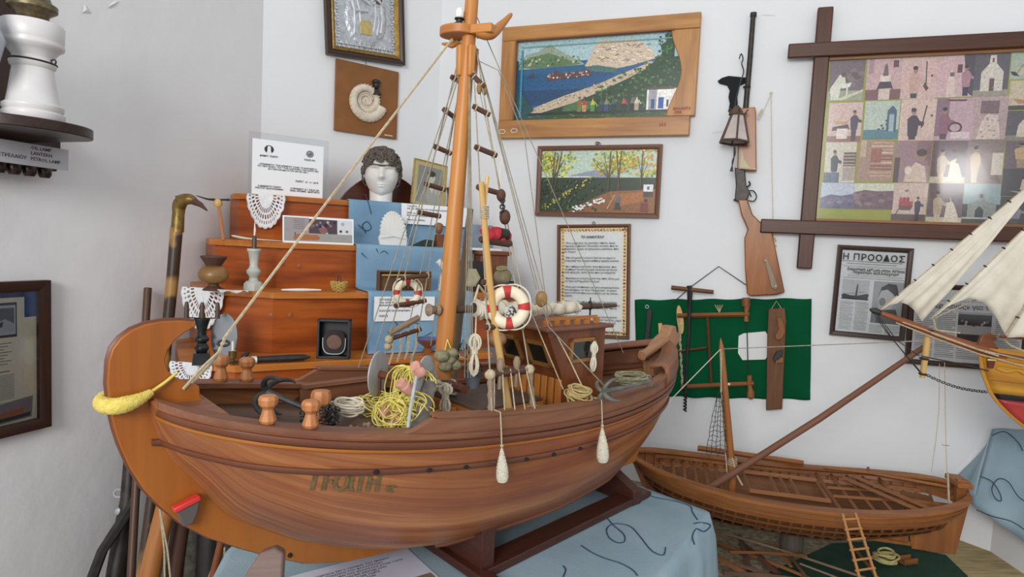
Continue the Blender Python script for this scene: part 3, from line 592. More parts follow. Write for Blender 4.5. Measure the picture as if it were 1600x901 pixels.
def pexp(s):
    t = s / LOA; return 1.15 + 1.25 * max(0, math.sin(math.pi * min(1, max(0, t))) ** .8)
def hn(s, z, out=0):
    """half breadth of the hull at height z"""
    b_, zr = rail(s); k = zK(s); H = max(1e-4, zr - k); p = pexp(s); q = min(1, max(0, (zr - z) / H))
    return .010 + (b_ - .010) * max(0, 1 - q ** p) ** (1 / p) + out
m_hull = wood('oiled_hull_planks', 'b07648', '884f2f', '7c4630', rough=.36, fine=115, along=2.4, blot=8)
m_stem = wood('stem_board', 'a05c20', '92521b', 'a86828', rough=.36, fine=40, along=2, blot=4)
m_cap = wood('cap_rail_wood', '7c5038', '8c6046', '6a4030', rough=.5, fine=70, along=4)
m_strake = wood('dark_strake', '5c3424', '70422c', rough=.4); m_deck = wood('deck_wood', '5e4636', '705442', '4a362a', rough=.6)
m_house = wood('wheelhouse_wood', '6e3c1e', '804a28', '5a2e18', rough=.35, fine=80, along=6); m_slat = wood('slat_wood', 'a2602c', 'b87838', rough=.4)
m_pine = wood('pine_mast', 'ba7638', 'c68a46', 'a26430', rough=.4, fine=60, along=3); m_grey = wood('weathered_wood', '7c6a56', '94806a', rough=.7); m_lath = wood('light_lath', 'c29a5c', 'd2ae72', rough=.5)
m_peg = wood('peg_wood', 'a8683c', 'b97c4c', rough=.45); m_rung = wood('rung_wood', '4a3026', '5c3e30', rough=.6)
m_rope = mat('hemp_rope', 'a8987c', 'c0b296', rough=.9, scale=200, bump=.5, bscale=500); m_cord = mat('grey_cord', '8f8878', 'a39c8a', rough=.9, scale=100)
m_white_rope = mat('white_cotton_rope', 'cfc6b0', 'ddd6c4', rough=.9, scale=120, bump=.4, bscale=500); m_yel = mat('yellow_cord', 'cdbf52', 'ddd07a', rough=.8, scale=90)
m_yelk = mat('yellow_knit', 'cdb850', 'ddc970', rough=.95, scale=150, bump=1, bscale=300)
m_alu = mat('dull_aluminium', 'aab0b4', 'c0c4c6', rough=.5, metal=.25, scale=40); m_iron = mat('black_iron', '2c2c2c', '3a3a38', rough=.55, metal=.3, scale=60); m_cork = mat('pink_cork', 'b8806c', 'c8988a', rough=.9, scale=90)
m_crochet = mat('crochet_thread', 'c8c0aa', 'ded8c6', rough=.95, scale=260, bump=1, bscale=700)
boat = thing('model_boat', 'large varnished wooden fishing boat model with a curved stem, on a dark stand', 'model boat', Bt(.5, 0, .745))
SS = sorted(set([round(.6 * (1 - math.cos(math.pi * i / 60)), 5) for i in range(61)]))
NV = 22
def hullpt(s, v, side, out=0):
    b_, zr = rail(s); k = zK(s); p = pexp(s); ph = v * math.pi / 2
    n = .010 + (b_ - .010) * math.sin(ph) ** (2 / p) + out; z = zr - (zr - k) * math.cos(ph) ** (2 / p); return Bt(s, n * side, z)
mb = MB()
for side in (1, -1):
    vs = []; gs = []
    for s in SS:
        L = 0; pp = None
        for j in range(NV + 1):
            q = hullpt(s, j / NV, side); L += (q - pp).length if pp else 0; pp = q; vs.append(q)
        for j in range(NV + 1): gs.append((s, (j / NV) * .33, 0))
    n1 = NV + 1; fs = []
    for i in range(len(SS) - 1):
        for j in range(NV):
            f = (i * n1 + j, (i + 1) * n1 + j, (i + 1) * n1 + j + 1, i * n1 + j + 1); fs.append(f if side > 0 else tuple(reversed(f)))
    mb.add(vs, fs, gs)
hull = mb.build('hull', m_hull, boat)
md = hull.modifiers.new('plank_thickness', 'SOLIDIFY'); md.thickness = .009; md.offset = -1
# stem, keel and sternpost: one sawn board in the centre plane
px_out = [(306, 503), (285, 501), (255, 502), (228, 507), (206, 516), (188, 529), (176, 545), (170, 565), (168, 600), (172, 640), (179, 670), (187, 695), (203, 731), (225, 765), (250, 791), (282, 817), (325, 840), (380, 858), (430, 871), (480, 881)]
px_in = [(306, 510), (288, 520), (272, 533), (262, 548), (258, 562), (262, 578), (274, 590), (292, 598), (312, 603), (313, 620)]
out = [Bsz(x, y, .011) for x, y in px_out]; inn = [Bsz(x, y, .011) for x, y in px_in]
poly = out + [(.30, .748), (.42, .737), (.60, .738), (.80, .748), (1.085, .765), (1.105, .80), (1.125, .85), (1.165, .925), (1.205, .985), (1.232, 1.02), (1.19, 1.035), (1.12, .94), (1.03, .86), (.9, .81), (.6, .80), (.35, .82), (.2, .90), (.13, .99), (.10, 1.03)] + list(reversed(inn))
mb = MB(MC); mb.prism(poly, -.011, .011, swap=True); mb.build('stem_and_keel_board', m_stem, boat, bevel=.0015)
mb = MB(); mb.tube([Bt(a, 0, z) for a, z in out], .0035, 6); mb.build('stem_edge_band', m_strake, boat)
# strakes
def strake(name, zd, r, m, s0=.005, s1=1.195, out=.0, rz=None, side=(1, -1)):
    for sd in side:
        mb = MB(); vs = []; gs = []
        st = [s0 + (s1 - s0) * (.5 - .5 * math.cos(math.pi * i / 50)) for i in range(51)]
        pr = [(-.004, 1), (r * .7, .85), (r, .3), (r, -.3), (r * .7, -.85), (-.004, -1)]; rz_ = rz or r
        for s in st:
            b_, zr = rail(s); z = zr - (zd(s) if callable(zd) else zd)
            for o, k in pr:
                zz = z + k * rz_; vs.append(Bt(s, (hn(s, zz) + o + out) * sd, zz)); gs.append((s, o * 3 + k * rz_, o))
        m6 = 6; fs = []
        for i in range(50):
            for j in range(5):
                f = (i * m6 + j, (i + 1) * m6 + j, (i + 1) * m6 + j + 1, i * m6 + j + 1); fs.append(tuple(reversed(f)) if sd > 0 else f)
        fs += [tuple(range(m6)), tuple(reversed(range(50 * m6, 51 * m6)))]
        mb.add(vs, fs, gs); mb.build(name, m, boat, angle=50)
strake('rubbing_strake', .013, .006, m_strake, rz=.006)
strake('hull_moulding', .022, .0035, m_stem, rz=.003)
strake('lower_strake', lambda s: .050 + .006 * max(0, .3 - s) * 5, .0065, m_strake, s0=.004, rz=.005)
mb = MB(); pts = []
for i in range(30):
    s = lerp(.42, .98, i / 29); z = lerp(.775, .80, i / 29) + .01 * (i / 29) ** 2; pts.append(Bt(s, hn(s, z) + .002, z))
mb.tube(pts, .004, 6); mb.build('bilge_keel', m_strake, boat)
# cap rail: a flat shelf along each side, and the bulwark board aft of s = .29
def ribbon(name, fn, m, s0, s1, N=50, closed_ends=True, parent=None):
    """fn(s) -> list of (n, z) cross-section (closed loop), starboard; mirrored to port"""
    for sd in (1, -1):
        mb = MB(); vs = []; gs = []
        for i in range(N + 1):
            s = s0 + (s1 - s0) * i / N; c = fn(s)
            for n_, z in c: vs.append(Bt(s, n_ * sd, z)); gs.append((s, n_, z))
        k = len(c); fs = []
        for i in range(N):
            for j in range(k):
                f = (i * k + j, (i + 1) * k + j, (i + 1) * k + (j + 1) % k, i * k + (j + 1) % k); fs.append(f if sd < 0 else tuple(reversed(f)))
        fs += [tuple(reversed(range(k))) if sd < 0 else tuple(range(k)), tuple(range(N * k, N * k + k)) if sd < 0 else tuple(reversed(range(N * k, N * k + k)))]
        mb.add(vs, fs, gs); mb.build(name, m, parent or boat, angle=35)
def capsec(s):
    b_, z = rail(s); i = max(.004, b_ - .036 * min(1, b_ / .06)); return [(i, z - .004), (b_ + .005, z - .004), (b_ + .005, z + .004), (i, z + .004)]
ribbon('cap_rail', capsec, m_cap, .004, 1.196, 70)
def bulw(s):
    b_, z = rail(s); h_ = .028 * min(1, max(.12, (s - .285) / .05)) + (.012 * max(0, (s - 1.0) / .2)); o = b_ + .001; i = max(.003, o - .011); return [(i, z + .003), (o, z + .003), (o + .001, z + h_), (i, z + h_)]
ribbon('bulwark', bulw, m_cap, .285, 1.197, 60)
def wcap(s):
    b_, z = rail(s); h_ = .028 * min(1, max(.12, (s - .285) / .05)) + (.012 * max(0, (s - 1.0) / .2)); o = b_ + .006; i = max(.002, o - .022); return [(i, z + h_), (o, z + h_), (o, z + h_ + .005), (i, z + h_ + .005)]
ribbon('bulwark_cap', wcap, m_cap, .335, 1.199, 60)
# decks
def deckz(s): return rail(s)[1] - (.030 if s < .29 else .016)
mb = MB(); N = 60; vs = []; gs = []; 
for i in range(N + 1):
    s = .03 + 1.15 * i / N; b_ = max(.001, hn(s, deckz(s) - .005) - .011)
    for j in range(5):
        n_ = b_ * (j / 2 - 1); vs.append(Bt(s, n_, deckz(s) - .005 * abs(j / 2 - 1) ** 2)); gs.append((s, n_, 0))
mb.add(vs, [(i * 5 + j, i * 5 + j + 1, (i + 1) * 5 + j + 1, (i + 1) * 5 + j) for i in range(N) for j in range(4)], gs); mb.build('deck', m_deck, boat)
# fore peak breasthook and bulkheads
mb = MB(MBt); 
mb.prism([(.075, -.10), (.02, -.012), (.02, .012), (.075, .10)], 1.048, 1.056); mb.build('breasthook', m_cap, boat)
# stern quarter planking (raised round stern) and tiller head
mb = MB(); vs = []; gs = []
for i in range(25):
    a = -1 + 2 * i / 24; sgn = 1 if a > 0 else -1; s = 1.2 - .19 * abs(a) ** 1.6; b_, z = rail(s)
    for (dn, dz) in ((0, .0), (.004, .02), (0, .044), (-.012, .052), (-.03, .046)): vs.append(Bt(s - (.02 if dn < -.02 else 0), sgn * max(0.0, b_ + dn), z + dz + .012 * (1 - abs(a)))); gs.append((a * .2, dz, 0))
mb.add(vs, [(i * 5 + j, (i + 1) * 5 + j, (i + 1) * 5 + j + 1, i * 5 + j + 1) for i in range(24) for j in range(4)], gs); o = mb.build('stern_bulwark', m_cap, boat)
md = o.modifiers.new('t', 'SOLIDIFY'); md.thickness = .008; md.offset = 0
hp = [(1003, 556), (1006, 548), (1016, 546), (1024, 533), (1038, 520), (1042, 508), (1049, 508), (1050, 516), (1055, 520), (1053, 533), (1046, 545), (1034, 556), (1028, 585), (1018, 600), (1012, 580), (1010, 562)]
mb = MB(MC); mb.prism([Bsz(x, y, 0) for x, y in hp], -.016, .016, swap=True); mb.build('rudder_head', wood('rudder_wood', '94684a', 'a67c5c', rough=.5), boat, bevel=.004)
mb = MB(); a = Bpx(1003, 556, .03); c = Bpx(1052, 522, .0); mb.tube([a, lerp(a, c, .5), c], [.011, .013, .009], 10); mb.build('tiller', wood('rudder_wood', '94684a', 'a67c5c'), boat)
mb = MB(); q = Bpx(999, 676, .01); mb.tube([q - BD * .05 + V((0, 0, .01)), q, q + V((.004, -.012, 0))], [.004, .012, .012], 16); mb.build('stern_winding_drum', m_strake, boat)
m_hole = mat('scupper_hole', '1c1310', rough=.9)
for x, y in ((590, 731), (669, 728), (729, 724), (823, 712), (864, 702), (905, 691)):
    best = None
    for i in range(200):   # drop the hole onto the hull side seen there
        s = .05 + 1.1 * i / 200; z = rail(s)[1] - .050; p = Bt(s, hn(s, z) + .0068, z); v = (p - EYE); sx = 800 + FPX * v.dot(CR) / v.dot(_F)
        if best is None or abs(sx - x) < best[0]: best = (abs(sx - x), p)
    mb = MB(); mb.sphere(best[1], .0042, 10, 6, (1.1, 1.1, .8)); mb.build('scupper', m_hole, boat)
# carved name, following the hull
m_carve = mat('carved_letters', '5c4a2c', '74603a', rough=.7, scale=120)
def on_hull(s, z, o=.001): return Bt(s, hn(s, z) + o, z)
def hull_text(s0, z0, size, body, shear=0, wid=0):
    cu = bpy.data.curves.new('n', 'FONT'); cu.body = body; cu.size = size; cu.shear = shear; cu.offset = .0012 * size / .03; cu.resolution_u = 2; cu.extrude = .001; cu.space_character = .95
    t_ = linkobj(bpy.data.objects.new('tmp', cu)); dg = bpy.context.evaluated_depsgraph_get(); me = bpy.data.meshes.new_from_object(t_.evaluated_get(dg)); bpy.data.objects.remove(t_)
    if wid: k_ = wid / max(v.co.x for v in me.vertices); me.transform(Matrix.Diagonal((k_, 1, 1, 1)))
    for v in me.vertices:
        s = s0 + v.co.x; z = z0 + v.co.y - v.co.x * .16; v.co = on_hull(s, z, .0012 + max(0, v.co.z)) - ORG[boat]
    me.materials.clear(); me.materials.append(m_carve); o = linkobj(bpy.data.objects.new('carved_name', me)); o.parent = boat
def find_hull(x, y):
    best = None
    for i in range(240):
        s = .02 + 1.1 * i / 240; b_, zr = rail(s); k = zK(s)
        for j in range(60):
            z = lerp(k, zr, j / 59); v = on_hull(s, z) - EYE; sx = 800 + FPX * v.dot(CR) / v.dot(_F); sy = 450.5 - FPX * v.dot(CU) / v.dot(_F)
            e = (sx - x) ** 2 + (sy - y) ** 2
            if best is None or e < best[0]: best = (e, s, z)
    return best[1:]
s0, z0 = find_hull(481, 762); s1, z1 = find_hull(592, 769)
hull_text(s0, z0, (s1 - s0) / 3.05 * 1.25, 'Π·ΟιΤΗ', 0, s1 - s0)
s0, z0 = find_hull(601, 766); hull_text(s0, z0, .016, 'ις', .4)
# bow eye: red-topped grey peg on the stem board
mb = MB(FR(Bpx(291, 800, .013), BN)); mb.prism([(-.017, .014), (.016, .024), (.012, 0), (.006, -.014), (-.006, -.016), (-.011, -.004)], 0, .012); mb.build('hawse_fitting', mat('grey_paint', '55504e', rough=.6), boat, bevel=.002)
mb = MB(FR(Bpx(291, 787, .0145), BN)); mb.box((0, .004, .006), (.036, .008, .014), Matrix.Rotation(.32, 4, 'Z')); mb.build('red_cap', mat('red_cap_paint', 'c8342c', rough=.4), boat, bevel=.002)
mb = MB(); 
for (x, y) in ((453, 867), (568, 853)): mb = MB(); q = Bpx(x, y, .0112); mb.sphere(q, .004, 10, 5, (1, 1, 1)); mb.build('keel_bolt', m_hole, boat)
# bollards along the bow rail
def bollard(p, h_, r, lean=V((0, 0, 0)), nm='bollard'):
    M = FR(p, V((0, 0, 1)) + lean, spin=AZ + .3); mb = MB(M)
    mb.lathe([(r * .78, 0), (r * .9, h_ * .12), (r * .62, h_ * .42), (r * .55, h_ * .52), (r * .95, h_ * .66), (r * 1.02, h_ * .85), (r * .85, h_ * .97), (0.0001, h_)], 8)
    return mb.build(nm, m_peg, boat, angle=28, bevel=.001)
def railpt(s, side, dn=-.014, dz=.004):
    b_, z = rail(s); return Bt(s, side * (b_ + dn), z + dz)
def nearest_rail(x, side, dn=-.014):
    best = None
    for i in range(400):
        s = .01 + 1.18 * i / 400; v = railpt(s, side, dn) - EYE; sx = 800 + FPX * v.dot(CR) / v.dot(_F)
        if (best is None or abs(sx - x) < best[0]) and (side < 0 or s < 1.1): best = (abs(sx - x), s)
    return best[1]
for x, hh_ in ((420, .038), (485, .038)): bollard(railpt(nearest_rail(x, 1, -.016), 1, -.016), hh_, .0125)
for x, hh_ in ((345, .044), (385, .042)): bollard(railpt(nearest_rail(x, -1, -.012), -1, -.012), hh_, .0135)
q = atY(502, 640, 1.02); sb = .235; bollard(Bt(sb, .03, deckz(sb)), .062, .016, V((0, .05, 0)))
# mast
mf = Bsz(690, 565); mt_ = Bsz(741, -40); mfp, mtp = Bpx(691, 590), Bpx(742, -60)
mb = MB(); mb.tube([lerp(mfp, mtp, i / 12) for i in range(13)], [lerp(.0175, .0115, i / 12) for i in range(13)], 20); mast = mb.build('mast', m_pine, boat)
def onmast(y): 
    best = None
    for i in range(300):
        p = lerp(mfp, mtp, i / 299); v = p - EYE; sy = 450.5 - FPX * v.dot(CU) / v.dot(_F)
        if best is None or abs(sy - y) < best[0]: best = (abs(sy - y), p)
    return best[1]
mb = MB(FR(onmast(96), (0, 0, 1)))
for a in range(4): mb.box((0, 0, -.002), (.012, .012, .055), Matrix.Rotation(a * math.pi / 2 + .6, 4, 'Z') @ Matrix.Translation((.014, 0, 0)), taper=1.2)
mb.build('mast_cheek', m_pine, boat, bevel=.003)
# top: oval platform with an upright horn and a small cleat
pt = onmast(52); Mt = ZR(pt, math.radians(-22))
mb = MB(Mt); ov = []
for k in range(28):
    a = 2 * math.pi * k / 28; ov.append((-.021 + .035 * math.cos(a), -.004 + .027 * math.sin(a)))
mb.prism([(p_[0], p_[1]) for p_ in ov], -.006, .010); mb.box((.026, -.004, .002), (.05, .024, .016)); mb.build('mast_top_platform', m_pine, boat, bevel=.002)
mb = MB(); a = pt + V((.028, -.012, -.004)); e = Bpx(799, 22, .03)
mb.tube(smoothpath([a - V((.01, 0, -.004)), a + V((.012, -.002, .0)), lerp(a, e, .5) + V((.004, 0, -.004)), e], 5), [.013, .012, .012, .012, .011, .0105, .010, .0095, .009, .0085, .008, .007, .006, .005, .0045, .003], 10); mb.build('mast_horn', m_pine, boat)
mb = MB(); a = pt + V((-.02, .03, -.006)); mb.tube([a, Bpx(706, 71, -.05), Bpx(690, 68, -.06)], [.008, .006, .002], 8); mb.build('mast_cleat', m_pine, boat)
mb = MB(ZR(pt + V((-.018, -.008, .010)))); mb.lathe([(.009, 0), (.010, .003), (.006, .005), (.006, .009), (.009, .010), (.009, .012)], 14); lamp = mb.build('masthead_lamp', m_black, boat)
mb = MB(ZR(pt + V((-.018, -.008, .022)))); mb.lathe([(.006, 0), (.008, .004), (.008, .012), (.004, .018), (.0001, .019)], 14); mb.build('lamp_globe', mat('opal_glass', 'e6e2da', rough=.2), lamp)
# grey boom stepped behind the mast, boom with furled sail
mb = MB(); a = Bpx(706, 588, -.06); c = Bpx(735, 326, -.03); mb.tube([a, lerp(a, c, .5), c], [.0105, .0095, .006], 12); mb.build('derrick_pole', m_grey, boat)
mb = MB(); a = Bpx(674, 484); c = Bpx(962, 477); mb.tube([lerp(a, c, i / 10) for i in range(11)], [.0075] * 9 + [.006, .0045], 12); boom = mb.build('boom', wood('dark_boom', '4a382e', '5a463a', rough=.6), boat)
mb = MB(FR(a, a - c)); mb.lathe([(.007, -.02), (.011, -.014), (.007, -.007), (.009, 0), (.012, .006), (.0001, .013)], 14); mb.build('boom_knob', m_grey, boom)
p0, p1 = Bpx(748, 478), Bpx(906, 479)
def furl(name, p0, p1, r, parent, n=60):
    mb = MB(); d_ = (p1 - p0); vs = []; fr = rot_to(d_.normalized())
    def fn(u, v):
        a = 2 * math.pi * v; rr = r * (1 + .16 * math.sin(a * 3 + u * 30) * math.sin(u * 21) + .12 * math.sin(u * 55 + a)) * (1 - .5 * max(0, (abs(u - .5) - .46) / .04)); 
        return p0 + d_ * u + V((0, 0, -.006 * math.sin(u * math.pi))) + fr @ V((rr * math.cos(a), rr * math.sin(a), 0))
    mb.grid(fn, n, 16); return mb.build(name, m_canvas, parent, angle=60)
m_canvas = mat('cream_canvas', 'cbc1ac', 'ddd5c4', rough=.9, scale=40, bump=.5, bscale=150)
fs_ = furl('furled_sail', p0, p1, .0135, boom)
fs2 = furl('furled_sail', Bpx(741, 480), Bpx(768, 479), .016, boom, 20)
mb = MB(); fr = rot_to((p1 - p0).normalized()); pts = []
for i in range(160):
    u = i / 159; a = 2 * math.pi * u * 7; pts.append(p0 + (p1 - p0) * u + V((0, 0, -.006 * math.sin(u * math.pi))) + fr @ V((.0148 * math.cos(a), .0148 * math.sin(a), 0)))
mb.tube(pts, .0008, 4); mb.build('sail_lashing', m_rope, boom)
# ---- wheelhouse
H0, H1, HN = .722, .845, .088; zb = .962
house = thing('x', None, None, Bt(.78, 0, zb)); house.name = 'wheelhouse'; house.parent = boat; house.location = ORG[house] - ORG[boat]
mb = MB(MBt); zt = 1.128; lean = -.052
def hb(s0, s1, n0, n1, z0, z1, l0=0, l1=0): 
    vs = [(s0 + l0, n0, z0), (s1, n0, z0), (s1, n1, z0), (s0 + l0, n1, z0), (s0 + l1, n0, z1), (s1, n0, z1), (s1, n1, z1), (s0 + l1, n1, z1)]
    return vs, [(0, 1, 2, 3), (4, 7, 6, 5), (0, 4, 5, 1), (1, 5, 6, 2), (2, 6, 7, 3), (3, 7, 4, 0)]
zm = 1.028
for a in (hb(H0, H1, -HN, HN, zb, zm), hb(H0, H1, -HN, HN, zm, zt, 0, lean)): mb.add(a[0], a[1], [(p_[2], p_[0], p_[1]) for p_ in a[0]])
mb.build('cabin_body', m_house, house, smooth=False)
mb = MB(MBt); a = hb(H0 + lean - .012, H1 + .014, -HN - .012, HN + .012, zt, zt + .007); mb.add(*a, [(p_[0], p_[1], p_[2]) for p_ in a[0]]); mb.build('roof', wood('roof_wood', '6a4230', '7e5240', rough=.5), house, bevel=.002)
mb = MB(MBt)
for sn in (-1, 1): mb.box(((H0 + lean + H1) / 2, sn * HN * .8, zt + .021), (H1 - H0 - lean - .02, .005, .006))
mb.build('roof_rail', m_slat, house)
for i in range(6): mb = MB(MBt); mb.box((lerp(H0 + lean + .012, H1 - .01, i / 5), HN * .8, zt + .0125), (.013, .006, .012)); mb.build('rail_block', m_slat, house)
# vertical slats on the fore face and near fore side
for i in range(9):
    mb = MB(MBt); n_ = lerp(-HN + .008, HN - .008, i / 8); mb.box((H0 - .0035, n_, (zb + zm) / 2), (.006, .0155, zm - zb)); mb.build('fore_slat', m_slat, house, bevel=.0015)
m_dkglass = mat('dark_window_glass', '1d211c', rough=.08, spec=.6)
def winframe(c, u, vv, w_, h_, nrm, fw=.007):
    M = Matrix(((u.x, vv.x, nrm.x, c.x), (u.y, vv.y, nrm.y, c.y), (u.z, vv.z, nrm.z, c.z), (0, 0, 0, 1)))
    mb = MB(M); mb.box((0, 0, .0006), (w_ - fw, h_ - fw, .001)); pane = mb.build('window_pane', m_dkglass, house, smooth=False)
    mb = MB(M); 
    for y in (-1, 1): mb.box((0, y * (h_ / 2), .002), (w_ + fw, fw, .005)); mb.box((y * (w_ / 2), 0, .002), (fw, h_ + fw, .005))
    mb.build('window_frame', wood('window_frame_wood', '86592c', '966a38'), house)
up = (V((0, 0, zt)) + BD * lean - V((0, 0, zm))).normalized(); fn_ = BN.cross(up); fn_ = -fn_ if fn_.dot(BD) > 0 else fn_
for sn in (-1, 1): winframe(Bt(H0 + lean * .5, sn * HN * .48, (zm + zt) / 2) + fn_ * .0005, BN, up, HN * .62, .052, fn_)
winframe(Bt(.775, HN, 1.085) + BN * .0003, BD, V((0, 0, 1)), .07, .042, BN)
winframe(Bt(.775, -HN, 1.085) - BN * .0003, BD, V((0, 0, 1)), .07, .042, -BN)
# hatch, ramp boards in the waist
def plank(name, pts4, th, m):
    mb = MB(MBt); vs = [V(p_) for p_ in pts4] + [V(p_) + V((0, 0, th)) for p_ in pts4]
    mb.add(vs, [(0, 1, 2, 3), (4, 7, 6, 5), (0, 4, 5, 1), (1, 5, 6, 2), (2, 6, 7, 3), (3, 7, 4, 0)], [(p_[0], p_[1], p_[2]) for p_ in vs]); return mb.build(name, m, boat, bevel=.001)
z1_ = .995
plank('hatch_cover', [(.50, -.055, z1_), (.66, -.055, z1_), (.66, .095, z1_), (.50, .095, z1_)], .006, wood('hatch_wood', '4a382f', '5a473c', rough=.6))
mb = MB(MBt)
for s_, sz in ((.50, .003), (.66, .003)): mb.box((s_, .02, .983), (.006, .15, .024))
for n_ in (-.055, .095): mb.box((.58, n_, .983), (.16, .006, .024))
mb.build('hatch_coaming', m_slat, boat)
mb = MB(MBt)
for n_ in (-.02, .045, .11): mb.box((.445, n_, .985), (.085, .006, .020))
mb.box((.41, .045, .985), (.006, .14, .018)); mb.build('deck_frame', m_slat, boat)
mb = MB(MBt); mb.box((.36, -.14, 1.02), (.16, .02, .006)); mb.box((.36, -.145, .998), (.16, .006, .03)); mb.build('side_bench', m_cap, boat)
# belaying rail by the mast
mb = MB(); a = Bpx(735, 596, -.10); c = Bpx(700, 602, .02)
mb.tube([Bt(.52, -.13, 1.02), Bt(.52, .03, 1.02)], .009, 8); mb.build('mast_beam', m_strake, boat)
# ---- shrouds and ratlines
ropes = []
def cord(name, P, r, m, parent=boat, n=5, sag=0, lab=None):
    P = [V(p) for p in P]
    if sag and len(P) == 2: P = [lerp(P[0], P[1], i / 14) - V((0, 0, sag * 4 * (i / 14) * (1 - i / 14))) for i in range(15)]
    mb = MB(); mb.tube(P, r, n); return mb.build(name, m, parent, label=lab)
top = onmast(74)
def projx(p): v = p - EYE; return 800 + FPX * v.dot(CR) / v.dot(_F), 450.5 - FPX * v.dot(CU) / v.dot(_F)
def at_y(P, Q, y):
    lo_, hi_ = 0, 1
    for _ in range(40):
        m_ = (lo_ + hi_) / 2
        if projx(lerp(P, Q, m_))[1] < y: lo_ = m_
        else: hi_ = m_
    return lerp(P, Q, lo_)
def shroud_pair(side, topL, topR, botL, botR, ys, name, rungr=.0048, ext=.006):
    for a_, b_ in ((topL, botL), (topR, botR)): cord('shroud', [a_, b_], .0013, m_cord)
    out_ = []
    for y in ys:
        l, r_ = at_y(topL, botL, y[0]), at_y(topR, botR, y[1]); d_ = (r_ - l).normalized()
        mb = MB(); mb.tube([l - d_ * ext, r_ + d_ * ext], rungr, 8); o = mb.build('ratline_rung', m_rung, boat); out_.append((l, r_))
        for e_ in (l, r_): mb = MB(); mb.torus(e_, rungr + .001, .0014, z=d_, n=10, m=5); mb.build('rung_lashing', m_rope, o)
    return out_
# far (port) side: feet on the far rail
fl, frr = nearest_rail(596, -1, -.006), nearest_rail(643, -1, -.006)
FL, FR_ = railpt(fl, -1, -.006, .03), railpt(frr, -1, -.006, .03)
RF = shroud_pair(-1, top + V((-.012, 0, 0)), top + V((-.004, .004, 0)), FL, FR_, [(122, 128), (173, 183), (230, 238), (288, 295), (332, 337), (434, 430), (477, 470), (530, 515)], 'far')
nl, nr_ = nearest_rail(768, 1, -.006), nearest_rail(836, 1, -.006)
NL, NR = railpt(nl, 1, -.006, .03), railpt(nr_, 1, -.006, .03)
RN = shroud_pair(1, top + V((.008, 0, 0)), top + V((.014, -.004, 0)), NL, NR, [(120, 132), (168, 177), (231, 241), (293, 302), (374, 380), (441, 449), (511, 509), (585, 577)], 'near')
for e_ in (FL, FR_): mb = MB(); mb.tube([e_ - V((0, 0, .03)), e_ + V((0, 0, .03))], [.0055, .004], 8); mb.build('deadeye_lashing', m_rope, boat)
for e_, t_ in ((NL, RN[-1][0]), (NR, RN[-1][1])):
    b0 = e_ - V((0, 0, .03)); mb = MB(); mb.tube([lerp(b0, t_, i / 14) for i in range(15)], [.0045 + .0012 * (i % 3 == 0) - .0008 * (i % 3 == 1) for i in range(15)], 8); mb.build('deadeye_lashing', m_grey, boat)
    mb = MB(); mb.sphere(t_, .009, 10, 7); mb.build('rope_knot', m_rope, boat)
# further shrouds, halyards and stays
for a_, b_ in (((716, 62), (560, 574, -.19)), ((722, 70), (575, 585, -.2)), ((722, 80), (628, 560, -.2))): cord('shroud', [onmast(a_[1]), Bpx(*b_)], .0011, m_cord)
cord('forestay', [onmast(62) + V((-.03, 0, 0)), Bpx(500, 330), Bpx(352, 526)], .0022, m_rope)
cord('forestay', [Bpx(352, 526), Bpx(338, 560), Bpx(290, 606)], .0026, m_rope); cord('forestay', [Bpx(343, 549), Bpx(318, 572, .01), Bpx(286, 608, .012)], .0022, m_rope)
mb = MB(); q = Bpx(349, 536); mb.torus(q, .0075, .002, z=(.3, -1, .2), sy=.5); mb.build('shackle', m_iron, boat)
cord('backstay', [onmast(8), Bpx(974, 551, .02)], .0009, m_cord)
for x0, x1, y1, n_ in ((748, 842, 452, .08), (750, 848, 452, .08), (745, 838, 452, .08)): cord('runner', [onmast(72) + V((.012, 0, 0)), Bpx(x1, y1, n_)], .0010, m_cord)
mb = MB(); q = Bpx(846, 467, .08); mb.sphere(q, .013, 12, 8, (.9, .45, 1.25)); mb.build('pulley_block', wood('block_wood', '8a6a3c', 'a07e4c'), boat)
cord('runner', [q, Bpx(857, 510, .12), railpt(.77, 1, -.006, .03)], .0010, m_cord)
for x0, x1 in ((731, 726), (736, 731), (742, 735), (727, 739)): cord('halyard', [onmast(76) + V((.004, -.012, 0)), Bpx(x1, 590, .03)], .0009, m_cord)
for x0, x1, yb in ((742, 700, 585), (733, 673, 540)): cord('halyard', [onmast(100), Bpx(x1, yb, -.12)], .0010, m_cord)
cord('halyard', [onmast(90) + V((.01, 0, 0)), Bpx(815, 452, .14), Bpx(880, 608, .16)], .0011, m_rope)
cord('sheet_line', [Bpx(857, 500, .06), Bpx(889, 560, .13), Bpx(921, 627, .17)], .0014, m_rope)
cord('stay_line', [onmast(90) + V((.012, 0, 0)), Bpx(779, 110, .02), Bpx(820, 217, .0), Bpx(857, 500, .06)], .0009, m_cord)
for y_, x_ in ((138, 749), (140, 757)): mb = MB(); q = Bpx(x_, y_, .03); mb.sphere(q, .009, 12, 8, (.55, .8, 1.2)); mb.build('pulley_block', wood('block_wood', '8a6a3c', 'a07e4c'), boat)
for (x_, y_, rr) in ((783, 305, .010), (789, 339, .012)): mb = MB(); q = Bpx(x_, y_, .12); mb.sphere(q, rr, 12, 8, (.8, .6, 1.1)); mb.build('pulley_block', m_rung, boat)
mb = MB()
for i in range(5): mb.torus(Bpx(785 + (i % 2), 313 + i * 5, .12), .004, .0014, z=((1, 0, 0) if i % 2 else (0, 1, 0)), n=10, m=5)
mb.build('tackle_chain', m_iron, boat)
cord('tackle_line', [Bpx(781, 270, .12), Bpx(783, 300, .12)], .001, m_white_rope); cord('tackle_line', [Bpx(785, 245, .12), Bpx(781, 272, .12)], .001, m_white_rope)
